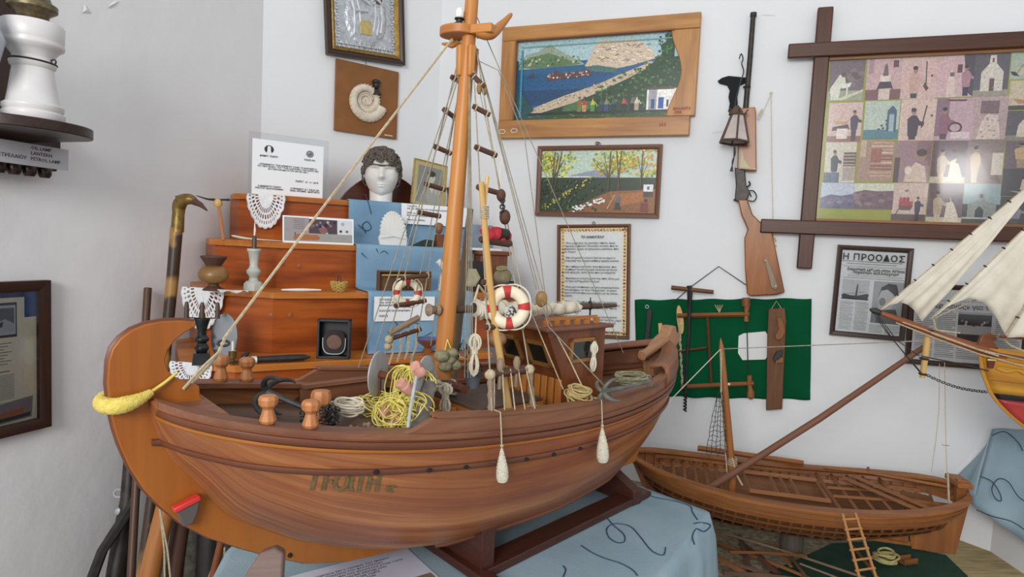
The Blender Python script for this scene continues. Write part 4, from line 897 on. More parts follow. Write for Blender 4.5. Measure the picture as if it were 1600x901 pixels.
# light lath poles lashed inside the near shrouds
for P, r in (([(752, 284), (757, 350), (765, 440), (775, 520), (797, 648)], .0052), ([(726, 330), (724, 470), (716, 588)], .0)):
    if r: mb = MB(); mb.tube([Bpx(x, y, .155) for x, y in P], [.0045, .005, .0055, .006, .006], 8); mb.build('lath_pole', m_lath, boat)
mb = MB(); mb.tube([Bpx(762, 276, .15), Bpx(757, 318, .155)], .0035, 6); mb.build('lath_splint', m_lath, boat)
mb = MB(); 
for i in range(7): mb.torus(Bpx(757, 322 + i * 3, .155), .0066, .0012, z=(.1, 0, 1), n=12, m=5)
mb.build('pole_lashing', m_rope, boat)
# near shroud cleat bar with belaying pins and cords
l, r_ = RN[-1]
for i, u in enumerate((.24, .66)):
    q = lerp(l, r_, u); mb = MB(ZR(q)); mb.lathe([(.0035, -.026), (.003, 0), (.0055, .008), (.0065, .016), (.004, .024), (.0001, .026)], 10); mb.build('belaying_pin', m_grey, boat)
mb = MB(); mb.tube([lerp(l, r_, -.1) + V((0, .004, 0)), lerp(l, r_, 1.1) + V((0, .004, 0))], .008, 4); mb.build('pin_rail', m_rung, boat, smooth=False)
for i in range(5): cord('running_cord', [lerp(l, r_, .1 + .2 * i) + V((0, -.003, .006)), lerp(NL, NR, .15 + .18 * i) + V((.004 * (i - 2), 0, .0))], .0012, m_rope)
l, r_ = RF[-1]
mb = MB(); mb.tube([l + V((0, 0, .012)), r_ + V((0, 0, .026))], .007, 8); mb.build('spare_spar', m_grey, boat)
for i in range(4): q = lerp(l, r_, .1 + .27 * i); cord('running_cord', [q + V((0, 0, .012)), q + V((.003, .0, -.03)), q + V((-.004, 0, -.055))], .0022, m_rope)
mb = MB(); q = lerp(l, r_, 0); mb.sphere(q, .009, 10, 7); mb.sphere(q + V((-.002, 0, -.015)), .008, 10, 7); mb.build('rope_knot', m_rope, boat)
# masthead line with floats hung from the boom
cord('yellow_tie', [Bpx(696, 482, .008), Bpx(700, 530, .008), Bpx(699, 556, .008)], .0011, m_yel)
# black iron rod from boom to wheelhouse roof
cord('boom_crutch', [Bpx(923, 470), Bpx(921, 500), Bpx(920, 516)], .0022, m_iron)
mb = MB(); q = Bpx(922, 477); mb.torus(q, .0085, .0025, z=(1, .3, 0), n=14, m=6); mb.tube([q + V((0, 0, .006)), q + V((.0, 0, .018))], .0015, 6); mb.build('boom_clamp', m_iron, boat)
# net hauler: two aluminium discs on a drum across the fore deck
hz = V((math.sin(math.radians(103)), math.cos(math.radians(103)), 0)); hc = atY(591, 584, 1.10); hc2 = atY(664, 600, 1.055)
ax = (hc2 - hc).normalized(); hauler = thing('x', None, None, hc); hauler.name = 'net_hauler'; hauler.parent = boat; hauler.location = ORG[hauler] - ORG[boat]
for q, r0 in ((hc, .040), (hc2, .048)):
    mb = MB(FR(q, hz)); mb.lathe([(.0001, -.003), (r0 * .8, -.003), (r0, -.001), (r0, .001), (r0 * .8, .003), (.0001, .003)], 36); mb.build('hauler_disc', m_alu, hauler)
mb = MB(); mb.tube([hc, hc2], .007, 10); mb.build('hauler_shaft', m_strake, hauler)
for q in (hc,): mb = MB(FR(q - hz * .0045, hz)); mb.lathe([(.0001, -.003), (.006, -.003), (.006, .002)], 8); mb.build('disc_nut', m_iron, hauler)
mb = MB(); a_ = hc2 + hz * .004 + V((0, 0, .03)); e_ = atY(640, 678, .93); mb.add([], []) ; 
mb.tube([hc2 + V((.012, 0, .02)), lerp(hc2, atY(637, 681, .94), .6) + V((.012, 0, 0)), atY(640, 681, .935)], [.010, .012, .010], 8, flat=.35); mb.build('hauler_stay_blade', mat('weathered_iron', '55504c', '6e6862', rough=.7, scale=80), hauler)
mb = MB(); mb.tube([atY(650, 590, 1.0), atY(641, 640, .95), atY(636, 680, .935)], .0028, 8); mb.build('hauler_lever', m_alu, hauler)
for q in (hc, hc2): mb = MB(); mb.box(V((q.x, q.y, q.z - .035)), (.01, .012, .06)); mb.build('hauler_bracket', m_strake, hauler)
# stand
stz = .712
st = thing('boat_stand', 'dark brown wooden cradle stand carrying the large boat model on blue cloth', 'stand', Bt(.6, 0, stz))
m_stand = wood('dark_stand_wood', '3e2019', '4c2a20', rough=.35)
def cradle(s_, wd, nm, hgt=.085, th=.022, slope=0):
    mb = MB(); vs = []; N = 24; P = []
    for i in range(N + 1):
        n_ = -wd + 2 * wd * i / N; zc = max(.748 if abs(n_) < .02 else 0, 0)
        # hull bottom height at n_
        z = zK(s_)
        while hn(s_, z) < abs(n_) and z < stz + hgt + .05: z += .002
        P.append((n_, min(z, stz + hgt * (1 - slope * (abs(n_) / wd) ** .7))))
    M = Matrix(((BN.x, 0, BD.x, B0.x + BD.x * s_), (BN.y, 0, BD.y, B0.y + BD.y * s_), (0, 1, 0, 0), (0, 0, 0, 1)))
    mb = MB(M); mb.prism([(-wd, stz), (wd, stz)] + list(reversed(P)), -th / 2, th / 2); return mb.build(nm, m_stand, st, bevel=.001)
cradle(.505, .135, 'cradle_board', .095, .03); cradle(.98, .10, 'cradle_board', .085, .03, .62)
for sn in (1, -1):
    mb = MB(MBt); a0, a1 = (.49, sn * .128), (1.04, sn * .075)
    vs = [(a0[0], a0[1] - .033, stz), (a1[0], a1[1] - .03, stz), (a1[0], a1[1] + .017, stz), (a0[0], a0[1] + .017, stz)]; vs += [(x, y, z + .016) for x, y, z in vs]
    mb.add(vs, [(0, 1, 2, 3), (4, 7, 6, 5), (0, 4, 5, 1), (1, 5, 6, 2), (2, 6, 7, 3), (3, 7, 4, 0)]); mb.build('stand_rail', m_stand, st, bevel=.0015)
mb = MB(MBt); mb.box((.487, .02, stz + .008), (.026, .34, .016)); mb.build('stand_crosspiece', m_stand, st, bevel=.0015)
# ---- table with the blue patterned cloth
m_cloth = mat('blue_printed_cloth', '8199a6', '9db2bc', rough=.9, scale=5, bump=.35, bscale=260, detail=8, lo=.3, hi=.7)
m_print = mat('navy_print', '2e4358', '3a5068', rough=.9, scale=60)
TZ = .71
A_ = atZ(1112, 800, TZ); e1 = V((-.53, -.85, 0)); e2 = V((-.70, .71, 0)).normalized()
top_poly = [A_, A_ + e2 * .40, V((-.36, 1.55, TZ)), V((-.50, 1.14, TZ)), V((-.40, .62, TZ)), A_ + e1 * .86]
def in_order(P):
    return P
tab = thing('display_table', 'wooden table standing under the blue cloth and the large boat', 'table', V((-.02, 1.15, 0)))
mb = MB(); c_ = sum(top_poly, V((0, 0, 0))) / len(top_poly); P2 = [c_ + (p_ - c_) * .985 for p_ in top_poly]
mb.prism([(p_.x, p_.y) for p_ in P2], TZ - .03, TZ - .004); mb.build('tabletop', m_brownf, tab)
for p_ in (P2[0], P2[1], P2[2], P2[4], P2[5]):
    q = c_ + (p_ - c_) * .9; mb = MB(); mb.box((q.x, q.y, (TZ - .03) / 2), (.04, .04, TZ - .03)); mb.build('leg', m_brownf, tab)
def cloth(poly, zt, drop, name, label, seed=1, amp=.018, round_=.012, flare=.03, group='pieces of blue printed cloth'):
    rnd = random.Random(seed); P = []
    n = len(poly)
    for i in range(n):
        a_, b_ = poly[i], poly[(i + 1) % n]; k = max(2, int((b_ - a_).length / .012))
        for j in range(k): P.append(lerp(a_, b_, j / k))
    # soften corners
    for _ in range(2): P = [(P[i - 1] + P[i] * 2 + P[(i + 1) % len(P)]) / 4 for i in range(len(P))]
    N = len(P); area_ = sum(P[i].x * P[(i + 1) % N].y - P[(i + 1) % N].x * P[i].y for i in range(N)); sg = 1 if area_ > 0 else -1
    L = 0; Ls = []
    for i in range(N): Ls.append(L); L += (P[(i + 1) % N] - P[i]).length
    nor = []
    for i in range(N): t_ = (P[(i + 1) % N] - P[i - 1]).normalized(); nor.append(V((t_.y, -t_.x, 0)) * sg)
    c_ = sum(P, V((0, 0, 0))) / N
    rows = []
    for f in (.0, .3, .6, .85, .97): rows.append([V((lerp(c_.x, p_.x, f), lerp(c_.y, p_.y, f), zt)) for p_ in P])
    nd = 12
    for k in range(nd + 1):
        t_ = k / nd; d_ = drop * t_; row = []
        for i in range(N):
            fold = math.sin(Ls[i] * 2 * math.pi / .17 + seed) * .6 + math.sin(Ls[i] * 2 * math.pi / .093 + seed * 2.3) * .4
            o = round_ * min(1, t_ * 6) + flare * t_ + amp * fold * t_ ** .8
            row.append(V((P[i].x, P[i].y, 0)) + nor[i] * o + V((0, 0, zt - d_ - (0 if k else .0))))
        rows.append(row)
    mb = MB(); vs = [p_ for r_ in rows for p_ in r_]; fs = []
    for a in range(len(rows) - 1):
        for i in range(N):
            j = (i + 1) % N; f = (a * N + i, a * N + j, (a + 1) * N + j, (a + 1) * N + i); fs.append(f if sg < 0 else tuple(reversed(f)))
    mb.add(vs, [tuple(reversed(f)) for f in fs]); o = mb.build(name, m_cloth, None, angle=80, label=label, cat='cloth', group=group)
    return o, rows, N
tc, rows, NN = cloth(top_poly, TZ, .34, 'table_cloth', 'pale blue cloth with navy loops draped over the table under the large boat')
def squiggle(parent, P, r=.0017, name='printed_squiggle'):
    mb = MB(); mb.tube(smoothpath(P, 5), r, 5, flat=1); mb.build(name, m_print, parent)
def sq(pts): squiggle(tc, [atZ(x, y, TZ + .0002) for x, y in pts])
sq([(946, 806), (958, 820), (974, 834), (976, 845), (966, 848), (952, 840), (948, 826), (960, 818), (984, 822), (1000, 838), (1018, 860), (1036, 867), (1040, 855)])
sq([(908, 852), (925, 863), (945, 872), (970, 880), (988, 890), (996, 899)]); sq([(1017, 768), (1018, 775), (1040, 780), (1060, 784), (1078, 790), (1082, 800), (1090, 812)]); sq([(880, 884), (884, 890), (880, 901)])
sq([(985, 764), (975, 776), (960, 780), (1000, 786)]); sq([(1084, 818), (1096, 816), (1110, 820), (1100, 830), (1088, 826), (1082, 838), (1085, 850)]); sq([(800, 760), (830, 765), (860, 760), (880, 752)]); sq([(700, 846), (720, 836), (745, 838)])
# printed sheet on the table by the keel
m_sheet = mat('printer_paper', 'c8cce0', 'd2d4e0', rough=.7, scale=3)
z_ = TZ + .0015; q = [atZ(474, 895, z_), atZ(633, 853, z_), atZ(700, 905, z_), atZ(520, 990, z_)]
t = thing('paper_sheet', 'white printed sheet lying on the blue cloth below the keel', 'paper', q[0])
u = (q[1] - q[0]).normalized(); wv = V((u.y, -u.x, 0)); w_ = .23; h_ = .30
MS = Matrix(((u.x, -wv.x, 0, q[1].x), (u.y, -wv.y, 0, q[1].y), (0, 0, 1, z_), (0, 0, 0, 1)))   # origin at right upper corner
mb = MB(MS); mb.box((-w_ / 2, -h_ / 2, 0), (w_, h_, .0006)); mb.build('sheet', m_sheet, t, smooth=False)
text('printed_text', 'ΤΙ ΣΚΟΡΠΙΟΣ ΕΡΓΑ ΤΕΧΝΗΣ ΤΟΥ ΝΗΣΙΟΥ\nΗ ΚΑΙ Η ΣΥΛΛΟΓΗ ΤΟΥ ΚΑΛΛΙΤΕΧΝΗ\nΤΟΥ ΠΛΟΙΟΥ ΚΑΙ ΤΗΣ ΘΑΛΑΣΣΑΣ ΣΤΟΝ ΤΟΠΟ\nΜΕ ΤΗΝ ΑΓΑΠΗ ΚΑΙ ΜΕ ΜΕΡΑΚΙ ΑΠΟ\nΤΟ ΞΥΛΟ ΤΗΣ ΠΑΡΟΥ ΜΕ ΧΩΡΙΣ\nΣΧΕΔΙΑ ΚΑΙ ΚΑΛΟΥΠΙΑ ΣΤΟΝ', MS @ Matrix.Translation((-.196, -.028, .0005)), .0098, mat('blue_black_ink', '34344c'), t, bold=.0002, fit=.17, leading=1.15)
text('printed_text', 'ΤΟΥ\nΣΤΗΝ ΑΙΘΟΥΣΑ\nΜΑΣ ΣΤΟ ΕΡΓΟ', MS @ Matrix.Translation((-.085, -.115, .0005)), .009, m_ink, t, bold=.0003)
mb = MB(MS); mb.box((-.04, -.16, .0006), (.07, .10, .0004), Matrix.Rotation(0, 4, 'Z')); mb.build('brown_photo', mat('brown_print', '8a7468', '6a584e', scale=20), t, smooth=False)
q = atY(410, 880, .80)
mb = MB(FR(q, (0.2, -1, .25))); mb.prism([(-.026, -.06), (-.018, -.01), (-.002, .016), (.016, .021), (.027, .014), (.027, -.09), (-.05, -.09)], -.012, .012)
mb.build('wooden_board', wood('grey_brown_board', '6c5650', '7c6660', rough=.6), label='rounded grey-brown board end sticking up in front of the bow at the bottom', cat='wooden board', bevel=.003)
# ================================================================ loose gear on the boat
def ringloops(mb, c, R, r, n, jit, Z=(0, 0, 1), sy=1.0, hgt=.01, seed=0, seg=26):
    rnd = random.Random(seed); F = FR(c, Z)
    for k in range(n):
        ox, oy = rnd.uniform(-jit, jit), rnd.uniform(-jit, jit); rr = R * rnd.uniform(.8, 1.1); ph = rnd.random() * 6; ti = rnd.uniform(-.25, .25)
        P = []
        for i in range(seg):
            a = 2 * math.pi * i / seg; w_ = rr * (1 + .12 * math.sin(2 * a + ph) + .07 * math.sin(3 * a + ph * 2))
            P.append(F @ V((ox + w_ * math.cos(a), (oy + w_ * math.sin(a)) * sy, hgt * k / n + ti * w_ * math.sin(a + ph))))
        mb.tube(P, r, 5, closed=True)
    return mb
def hank(top, L, W, m, label, n=7, r=.0016, seed=0, group=None, tilt=V((0, 0, 0))):
    """a hank of rope hung up: loops above and below a wrapped neck"""
    rnd = random.Random(seed); t = thing('rope_hank', label, 'rope', top - V((0, 0, L)), group); dn = (V((0, 0, -1)) + tilt).normalized()
    neck = top + dn * L * .38; X = dn.cross(V((0, 1, 0))).normalized(); Y = dn.cross(X)
    mb = MB()
    for k in range(n):
        a = rnd.random() * 3.14; d_ = X * math.cos(a) + Y * math.sin(a) * .7; wd = W * rnd.uniform(.55, 1); l_ = L * .62 * rnd.uniform(.8, 1)
        P = []
        for i in range(20):
            b_ = 2 * math.pi * i / 20; P.append(neck + dn * (l_ * .5 * (1 - math.cos(b_))) + d_ * wd * math.sin(b_) * (.5 - .5 * math.cos(b_)) ** .6)
        mb.tube(P, r, 5, closed=True)
    mb.build('lower_loops', m, t); mb = MB()
    for k in range(n):
        a = rnd.random() * 3.14; d_ = X * math.cos(a) + Y * math.sin(a) * .7; wd = W * rnd.uniform(.6, 1.1); l_ = L * .40 * rnd.uniform(.7, 1)
        P = []
        for i in range(16):
            b_ = 2 * math.pi * i / 16; P.append(neck - dn * (l_ * .5 * (1 - math.cos(b_))) + d_ * wd * math.sin(b_))
        mb.tube(P, r, 5, closed=True)
    mb.build('upper_loops', m, t); mb = MB()
    for k in range(5): mb.torus(neck + dn * (k - 2) * r * 1.7, W * .42, r, z=dn, n=14, m=5)
    mb.build('wrapped_neck', m, t); return t
hank(Bpx(743, 522, .05), .078, .012, m_white_rope, 'white rope hank hanging from the boom just right of the mast', seed=1, group='white rope hanks on the boat'); 
hank(Bpx(697, 597, .05), .058, .012, m_white_rope, 'white rope hank standing on deck at the foot of the mast', seed=2, n=6, r=.002, group='white rope hanks on the boat')
hank(Bpx(929, 534, .10), .062, .008, m_white_rope, 'tightly wound cream rope hank hanging on the wheelhouse corner', seed=3, n=8, group='white rope hanks on the boat')
cord('hank_line', [Bpx(921, 516), Bpx(929, 538, .10)], .0012, m_rope)
cord('hank_line', [Bpx(744, 486), Bpx(743, 524, .05)], .0014, m_white_rope)
def coil(name, label, c, R, r, n, m, jit=.006, Z=(0, 0, 1), sy=1, hgt=.015, seed=0, cat='rope coil', group=None):
    mb = MB(); ringloops(mb, c, R, r, n, jit, Z, sy, hgt, seed); return mb.build(name, m, label=label, cat=cat, group=group)
def dk(x, y, dz=.0):   # point on the deck under a pixel
    q = atZ(x, y, .99)
    for _ in range(4):
        s = (q - B0).dot(BD); q = atZ(x, y, deckz(s) + dz)
    return q
coil('rope_coil', 'straw coloured rope coil lying on the rail beside the wheelhouse', railpt(nearest_rail(903, 1, -.03), 1, -.03) + V((0, 0, .022)), .021, .0016, 14, mat('straw_rope', 'a8925e', 'c2ad78', rough=.9, scale=150), hgt=.03, seed=4, Z=(.1, -.3, 1))
coil('rope_coil', 'loose white cord coil on the fore deck left of the yellow nets', dk(543, 640, .014), .022, .0015, 9, m_white_rope, seed=5, sy=.6, Z=(0, -.5, 1), hgt=.02)
coil('rope_coil', 'long coil of thick white rope lying beside the hatch', Bt(.50, -.03, 1.012), .03, .0028, 7, m_white_rope, seed=6, sy=.45)
coil('rope_coil', 'bundle of pale rope piled against the near rail below the shrouds', Bt(.60, .15, .99), .03, .0016, 12, m_rope, seed=7, sy=.5, hgt=.012)
coil('rope_coil', 'grey-green rope coil lying near the stern rail under the small anchor', Bt(.93, .10, 1.004), .032, .0015, 12, mat('grey_green_rope', '7c7a60', '98967a', rough=.9, scale=120), seed=8, sy=.6, hgt=.014)
# yellow nets with cork floats
net = thing('fishing_net', 'tangled yellow fishing net with pink cork floats spilling over the hauler', 'fishing net', dk(645, 660))
rnd = random.Random(3); mb = MB()
hm = lerp(hc, hc2, .72)
for k in range(26):
    a0_ = rnd.uniform(-.5, .5); P = []; yy = rnd.uniform(.02, .10); wd = rnd.uniform(.012, .030); cx = hm + (hc2 - hc).normalized() * rnd.uniform(-.022, .022) + V((0, -.01, 0))
    for i in range(22):
        b_ = 2 * math.pi * i / 22; P.append(cx + V((math.sin(b_) * wd + rnd.uniform(-.0015, .0015), -.012 * math.sin(b_ + a0_), .026 - yy * .5 * (1 - math.cos(b_)))))
    mb.tube(P, .0011, 4, closed=True)
cc2 = atY(628, 655, 1.0) 
for k in range(46):
    R = rnd.uniform(.012, .034); c = cc2 + V((rnd.uniform(-.022, .03), rnd.uniform(-.02, .02), rnd.uniform(-.018, .03))); F = FR(c, (rnd.uniform(-1, 1), rnd.uniform(-1, -.2), rnd.uniform(0, 1)))
    mb.tube([F @ V((R * math.cos(a) * 1.1, R * .8 * math.sin(a), .004 * math.sin(3 * a + k))) for a in [2 * math.pi * i / 18 for i in range(18)]], .0010, 4, closed=True)
mb.build('yellow_line', m_yel, net)
mb = MB(); cc3 = atY(598, 632, 1.08)
for k in range(26):
    R = rnd.uniform(.015, .034); c = cc3 + V((rnd.uniform(-.028, .03), rnd.uniform(-.02, .02), rnd.uniform(-.008, .008))); F = FR(c, (rnd.uniform(-.4, .4), rnd.uniform(-.6, .1), 1))
    mb.tube([F @ V((R * math.cos(a) * 1.3, R * .7 * math.sin(a), .003 * math.sin(3 * a + k))) for a in [2 * math.pi * i / 18 for i in range(18)]], .0009, 4, closed=True)
o = mb.build('netting_heap', m_yel, label='flat heap of yellow cord on deck behind the grey disc', cat='fishing net')
for x, y, Y in ((655, 583, 1.02), (651, 572, 1.03), (637, 607, 1.0), (629, 601, 1.0), (603, 646, 1.0), (621, 653, .99), (640, 672, .98), (606, 640, 1.02), (613, 668, .99)):
    mb = MB(FR(atY(x, y, Y), (rnd.uniform(-1, 1), -.6, rnd.uniform(-.3, 1)))); mb.lathe([(.0035, -.008), (.0085, -.0075), (.0095, 0), (.0085, .0075), (.0035, .008)], 14); mb.build('cork_float', m_cork, net)
for i in range(5):
    x, y = ((550, 668), (560, 664), (573, 663), (579, 668), (556, 670))[i]
    q = dk(x, y, .004); mb = MB(FR(q, (rnd.uniform(-1, 1), -.4, rnd.uniform(-.2, .4)))); mb.lathe([(.002, -.006), (.004, -.004), (.0025, 0), (.004, .005), (.0001, .007)], 8)
    mb.build('wooden_toggle', m_grey, label='small turned wooden toggle lying on the fore deck', cat='toggle', group='toggles on the fore deck')
# anchors
def anchor(name, label, tip, crown, r, fl, m, group, flip=1, ring=True):
    t = thing(name, label, 'anchor', crown, group); d_ = (tip - crown).normalized(); X = d_.cross(V((0, 0, 1))).normalized(); Y = d_.cross(X)
    mb = MB(); mb.tube([crown - d_ * r, crown + (tip - crown) * .5, tip], [r * 1.4, r, r * .8], 8); mb.build('shank', m, t)
    for k in range(4):
        a = k * math.pi / 2 + .5; o = X * math.cos(a) + Y * math.sin(a); P = [crown, crown + o * fl * .35 - d_ * fl * .12, crown + o * fl * .75 + d_ * fl * .05, crown + o * fl * .95 + d_ * fl * .42, crown + o * fl * .9 + d_ * fl * .62]
        mb = MB(); P = smoothpath(P, 5); mb.tube(P, [lerp(r * 1.1, r * .25, (i / (len(P) - 1)) ** 2) for i in range(len(P))], 8); mb.build('fluke', m, t)
    if ring: mb = MB(); mb.torus(tip + d_ * r * 1.5, r * 2.2, r * .4, z=X, n=14, m=5); mb.build('shackle_ring', m, t)
    return t
anchor('grapnel_anchor', 'black iron grapnel anchor lying on the fore deck with chain round the bitt', Bt(.235, .03, 1.015), atY(417, 612, 1.0), .0045, .042, m_iron, 'grapnel anchors')
anchor('grapnel_anchor', 'grey iron grapnel anchor lying along the near rail by the stern', atZ(1013, 597, 1.035), atZ(943, 612, 1.03), .004, .030, mat('grey_iron', '5a5a54', '70706a', rough=.6, metal=.3), 'grapnel anchors')
mb = MB(); c = Bt(.235, .03, deckz(.235) + .022); rnd = random.Random(5)
for k in range(90):
    a = k * .42; z = -.012 + .028 * (k / 90); R = .021 + .006 * math.sin(k * 1.7); q = c + V((R * math.cos(a), R * math.sin(a), z)); mb.torus(q, .0042, .0011, z=(rnd.uniform(-1, 1), rnd.uniform(-1, 1), rnd.uniform(-1, 1)), n=9, m=4, sy=.65)
for k in range(16): q = lerp(c + V((.018, -.01, -.01)), dk(522, 662, .004), k / 15); mb.torus(q, .0042, .0011, z=(1, 0, 0) if k % 2 else (0, 0, 1), n=9, m=4, sy=.65)
mb.build('anchor_chain', m_iron, label='dark chain wound round the short wooden bitt on the fore deck', cat='chain')
# lifebuoys
m_buoy = mat('cream_buoy', 'd6c8ac', 'e6dcc6', rough=.6, scale=30); m_band = mat('red_band', 'a82828', 'b83434', rough=.6, scale=60)
def lifebuoy(c, R, r, Z, spin, label):
    t = thing('lifebuoy', label, 'lifebuoy', c, 'red and white lifebuoys on the shrouds'); mb = MB(); mb.torus(c, R, r, z=Z, n=44, m=14); mb.build('ring', m_buoy, t)
    F = FR(c, Z, spin)
    for k in range(4):
        mb = MB(); P = []
        for i in range(7): a = k * math.pi / 2 + (i / 6 - .5) * .42; P.append(F @ V((R * math.cos(a), R * math.sin(a), 0)))
        mb.tube(P, r * 1.06, 14, caps=False); mb.build('red_band', m_band, t)
    mb = MB(); P = []
    for i in range(60): a = 2 * math.pi * i / 60; k = 1 + .14 * abs(math.sin(2 * a)); P.append(F @ V(((R + r) * k * math.cos(a), (R + r) * k * math.sin(a), 0)))
    mb.tube(P, .0013, 5, closed=True); mb.build('grab_line', m_white_rope, t)
l, r_ = RF[6]; 
fc = Bpx(637, 457, -.165); lifebuoy(fc, .0215, .0075, (.25, -1, .12), 0, 'small cream lifebuoy with red bands hung on the far shrouds left of the mast')
nc = Bpx(794, 480, .165); lifebuoy(nc, .0265, .0098, (.05, -1, .08), .1, 'larger cream lifebuoy with red bands hung on the near shrouds')
cord('buoy_tie', [fc + V((0, 0, .02)), RF[5][1]], .0012, m_yel); cord('buoy_tie', [nc + V((-.03, 0, .01)), Bpx(748, 446, .16), Bpx(741, 470, .16)], .0022, m_rope)
mb = MB(FR(Bpx(797, 487, .15), (0, -1, .1))); mb.lathe([(.0001, -.004), (.011, -.004), (.011, .004), (.0001, .004)], 10); mb.build('speckled_stone', mat('speckled', '20242a', 'c8c8c0', scale=220, lo=.45, hi=.55), label='small black and white speckled disc seen through the larger lifebuoy', cat='stone')
# red rolled flag on a rung
l, r_ = RN[4]; t = thing('rolled_flag', 'red cloth roll tied on a rung of the near shrouds', 'rolled flag', lerp(l, r_, .5))
mb = MB(); d_ = r_ - l; P = [l + d_ * (-.05 + 1.1 * i / 14) + V((0, -.004, .012 + .004 * math.sin(i))) for i in range(15)]; mb.tube(P, [.006 + .005 * math.sin(math.pi * i / 14) + .0015 * math.sin(i * 2.1) for i in range(15)], 10); mb.build('red_roll', mat('red_cloth', 'b02430', 'c43c44', rough=.8, scale=60), t)
mb = MB(); P = [l + d_ * (.62 + .3 * i / 4) + V((0, -.0065, .014)) for i in range(5)]; mb.tube(P, .0105, 10); mb.build('dark_band', m_black, t)
mb = MB(); P = [l - d_ * .02 + V((0, -.002, 0)), r_ + d_ * .02 + V((0, -.002, 0))]; mb.tube(P, .0085, 8, flat=.8); mb.build('wooden_tray', m_rung, t)
# fenders over the side
def fender(x, ytop, y0, y1, wpx, label):
    s = nearest_rail(x, 1, .012); n_ = rail(s)[0] + .016; a_ = Bt(s, n_ + .004, 1.0)
    nn_ = n_ + .004; p0_ = Bpx(x, y0, nn_); p1_ = Bpx(x + 1, y1, nn_); W = wpx / 2 / FPX * (p0_ - EYE).dot(_F)
    t = thing('crochet_fender', label, 'fender', p1_, 'crocheted fenders over the side')
    L = (p0_ - p1_).length; mb = MB(FR(p1_, (p0_ - p1_))); prof = [(.0001, 0), (W * .7, L * .02), (W * .95, L * .12), (W, L * .25), (W * .92, L * .42), (W * .7, L * .62), (W * .42, L * .82), (W * .22, L * .95), (.0015, L)]
    pr = []
    for i in range(len(prof) - 1):
        for k in range(5): u = k / 5; pr.append((lerp(prof[i][0], prof[i + 1][0], u) + .0007 * (k % 2), lerp(prof[i][1], prof[i + 1][1], u)))
    pr.append(prof[-1]); pr[0] = (.0001, 0); mb.lathe(pr, 18); mb.build('knitted_cover', m_crochet, t)
    e_ = railpt(s, 1, .0, .034); mb = MB(); mb.tube([p0_, lerp(p0_, e_ + BN * .008, .5), e_ + BN * .007, e_ - BN * .012], .0013, 5); mb.sphere(p0_ + V((0, 0, .004)), .003, 8, 6); mb.build('fender_cord', m_rope, t)
fender(784, 655, 700, 753, 19, 'cream crocheted fender hanging amidships below the shrouds'); fender(941, 640, 668, 722, 19, 'cream crocheted fender hanging nearer the stern')
# yellow knitted collar round the stem
mb = MB(); P = []
for x, y, n_ in ((276, 582, .014), (262, 594, .016), (248, 604, .018), (236, 612, .021)): P.append(Bpx(x, y, n_))
t = thing('knitted_collar', 'yellow knitted rope collar wrapped round the curved stem', 'rope collar', Bpx(200, 630, .03))
mb.tube(smoothpath(P, 4), .0022, 6); mb.build('tie_cord', m_yelk, t)
mb = MB(); Q = [Bpx(237, 612, .020), Bpx(224, 620, .024), Bpx(206, 628, .027), Bpx(185, 634, .025), Bpx(168, 634, .012), Bpx(160, 629, -.008), Bpx(166, 622, -.022), Bpx(184, 618, -.024)]
Q = smoothpath(Q, 5); n_ = len(Q); mb.tube(Q, [.004 + .0065 * min(1, i / 12) + .0008 * (i % 2) for i in range(n_)], 12); mb.build('knitted_roll', m_yelk, t)
# hanging cluster of greenish floats at the mast
t = thing('float_cluster', 'cluster of grey-green sponge floats hung on a yellow cord by the mast', 'floats', Bpx(700, 580, .03)); m_sp = mat('green_sponge', '706c54', '928c6c', rough=.95, scale=160, bump=1, bscale=400)
for x, y, r in ((690, 556, .013), (706, 551, .011), (695, 572, .012), (710, 570, .012), (702, 562, .011)): mb = MB(); mb.sphere(Bpx(x, y, .03), r, 12, 8, (1.1, .9, .85)); mb.build('sponge_float', m_sp, t)
cord('cluster_tie', [Bpx(699, 530, .02), Bpx(694, 552, .03)], .001, m_yel); cord('cluster_tie', [Bpx(699, 530, .02), Bpx(706, 548, .03)], .001, m_yel)
# bucket
q = Bpx(738, 605, .02); mb = MB(ZR(q)); mb.lathe([(.0001, 0), (.012, 0), (.0165, .026), (.018, .027), (.018, .029), (.0155, .028), (.011, .004), (.0001, .004)], 20); bk = mb.build('bucket', mat('grey_tin', '5a6068', '6c7278', rough=.5, metal=.3), label='small grey tin bucket on deck right of the mast foot', cat='bucket')
mb = MB(); mb.torus(q + V((0, 0, .036)), .017, .0009, z=(0, 1, .2), n=20, m=4); mb.build('bucket_handle', m_iron, bk)
# glass float hanging in net, wooden ball
mb = MB(); mb.lathe([(.0001, 0), (.010, .002), (.013, .012), (.008, .026), (.003, .032), (.003, .036)], 18, M=ZR(Bpx(724, 545, -.02) + V((0, 0, -.018)))); mb.build('net_lead', glassmat('clear_float', (.8, .82, .8)), label='clear glass drop float hanging behind the mast by the boom', cat='glass float')
mb = MB(); mb.sphere(Bpx(777, 530, .03), .016, 16, 10, (1.15, 1, .95)); mb.build('wooden_ball', wood('ball_wood', '8a6242', 'a0785a'), label='round brown wooden float lying fore of the wheelhouse', cat='wooden ball')
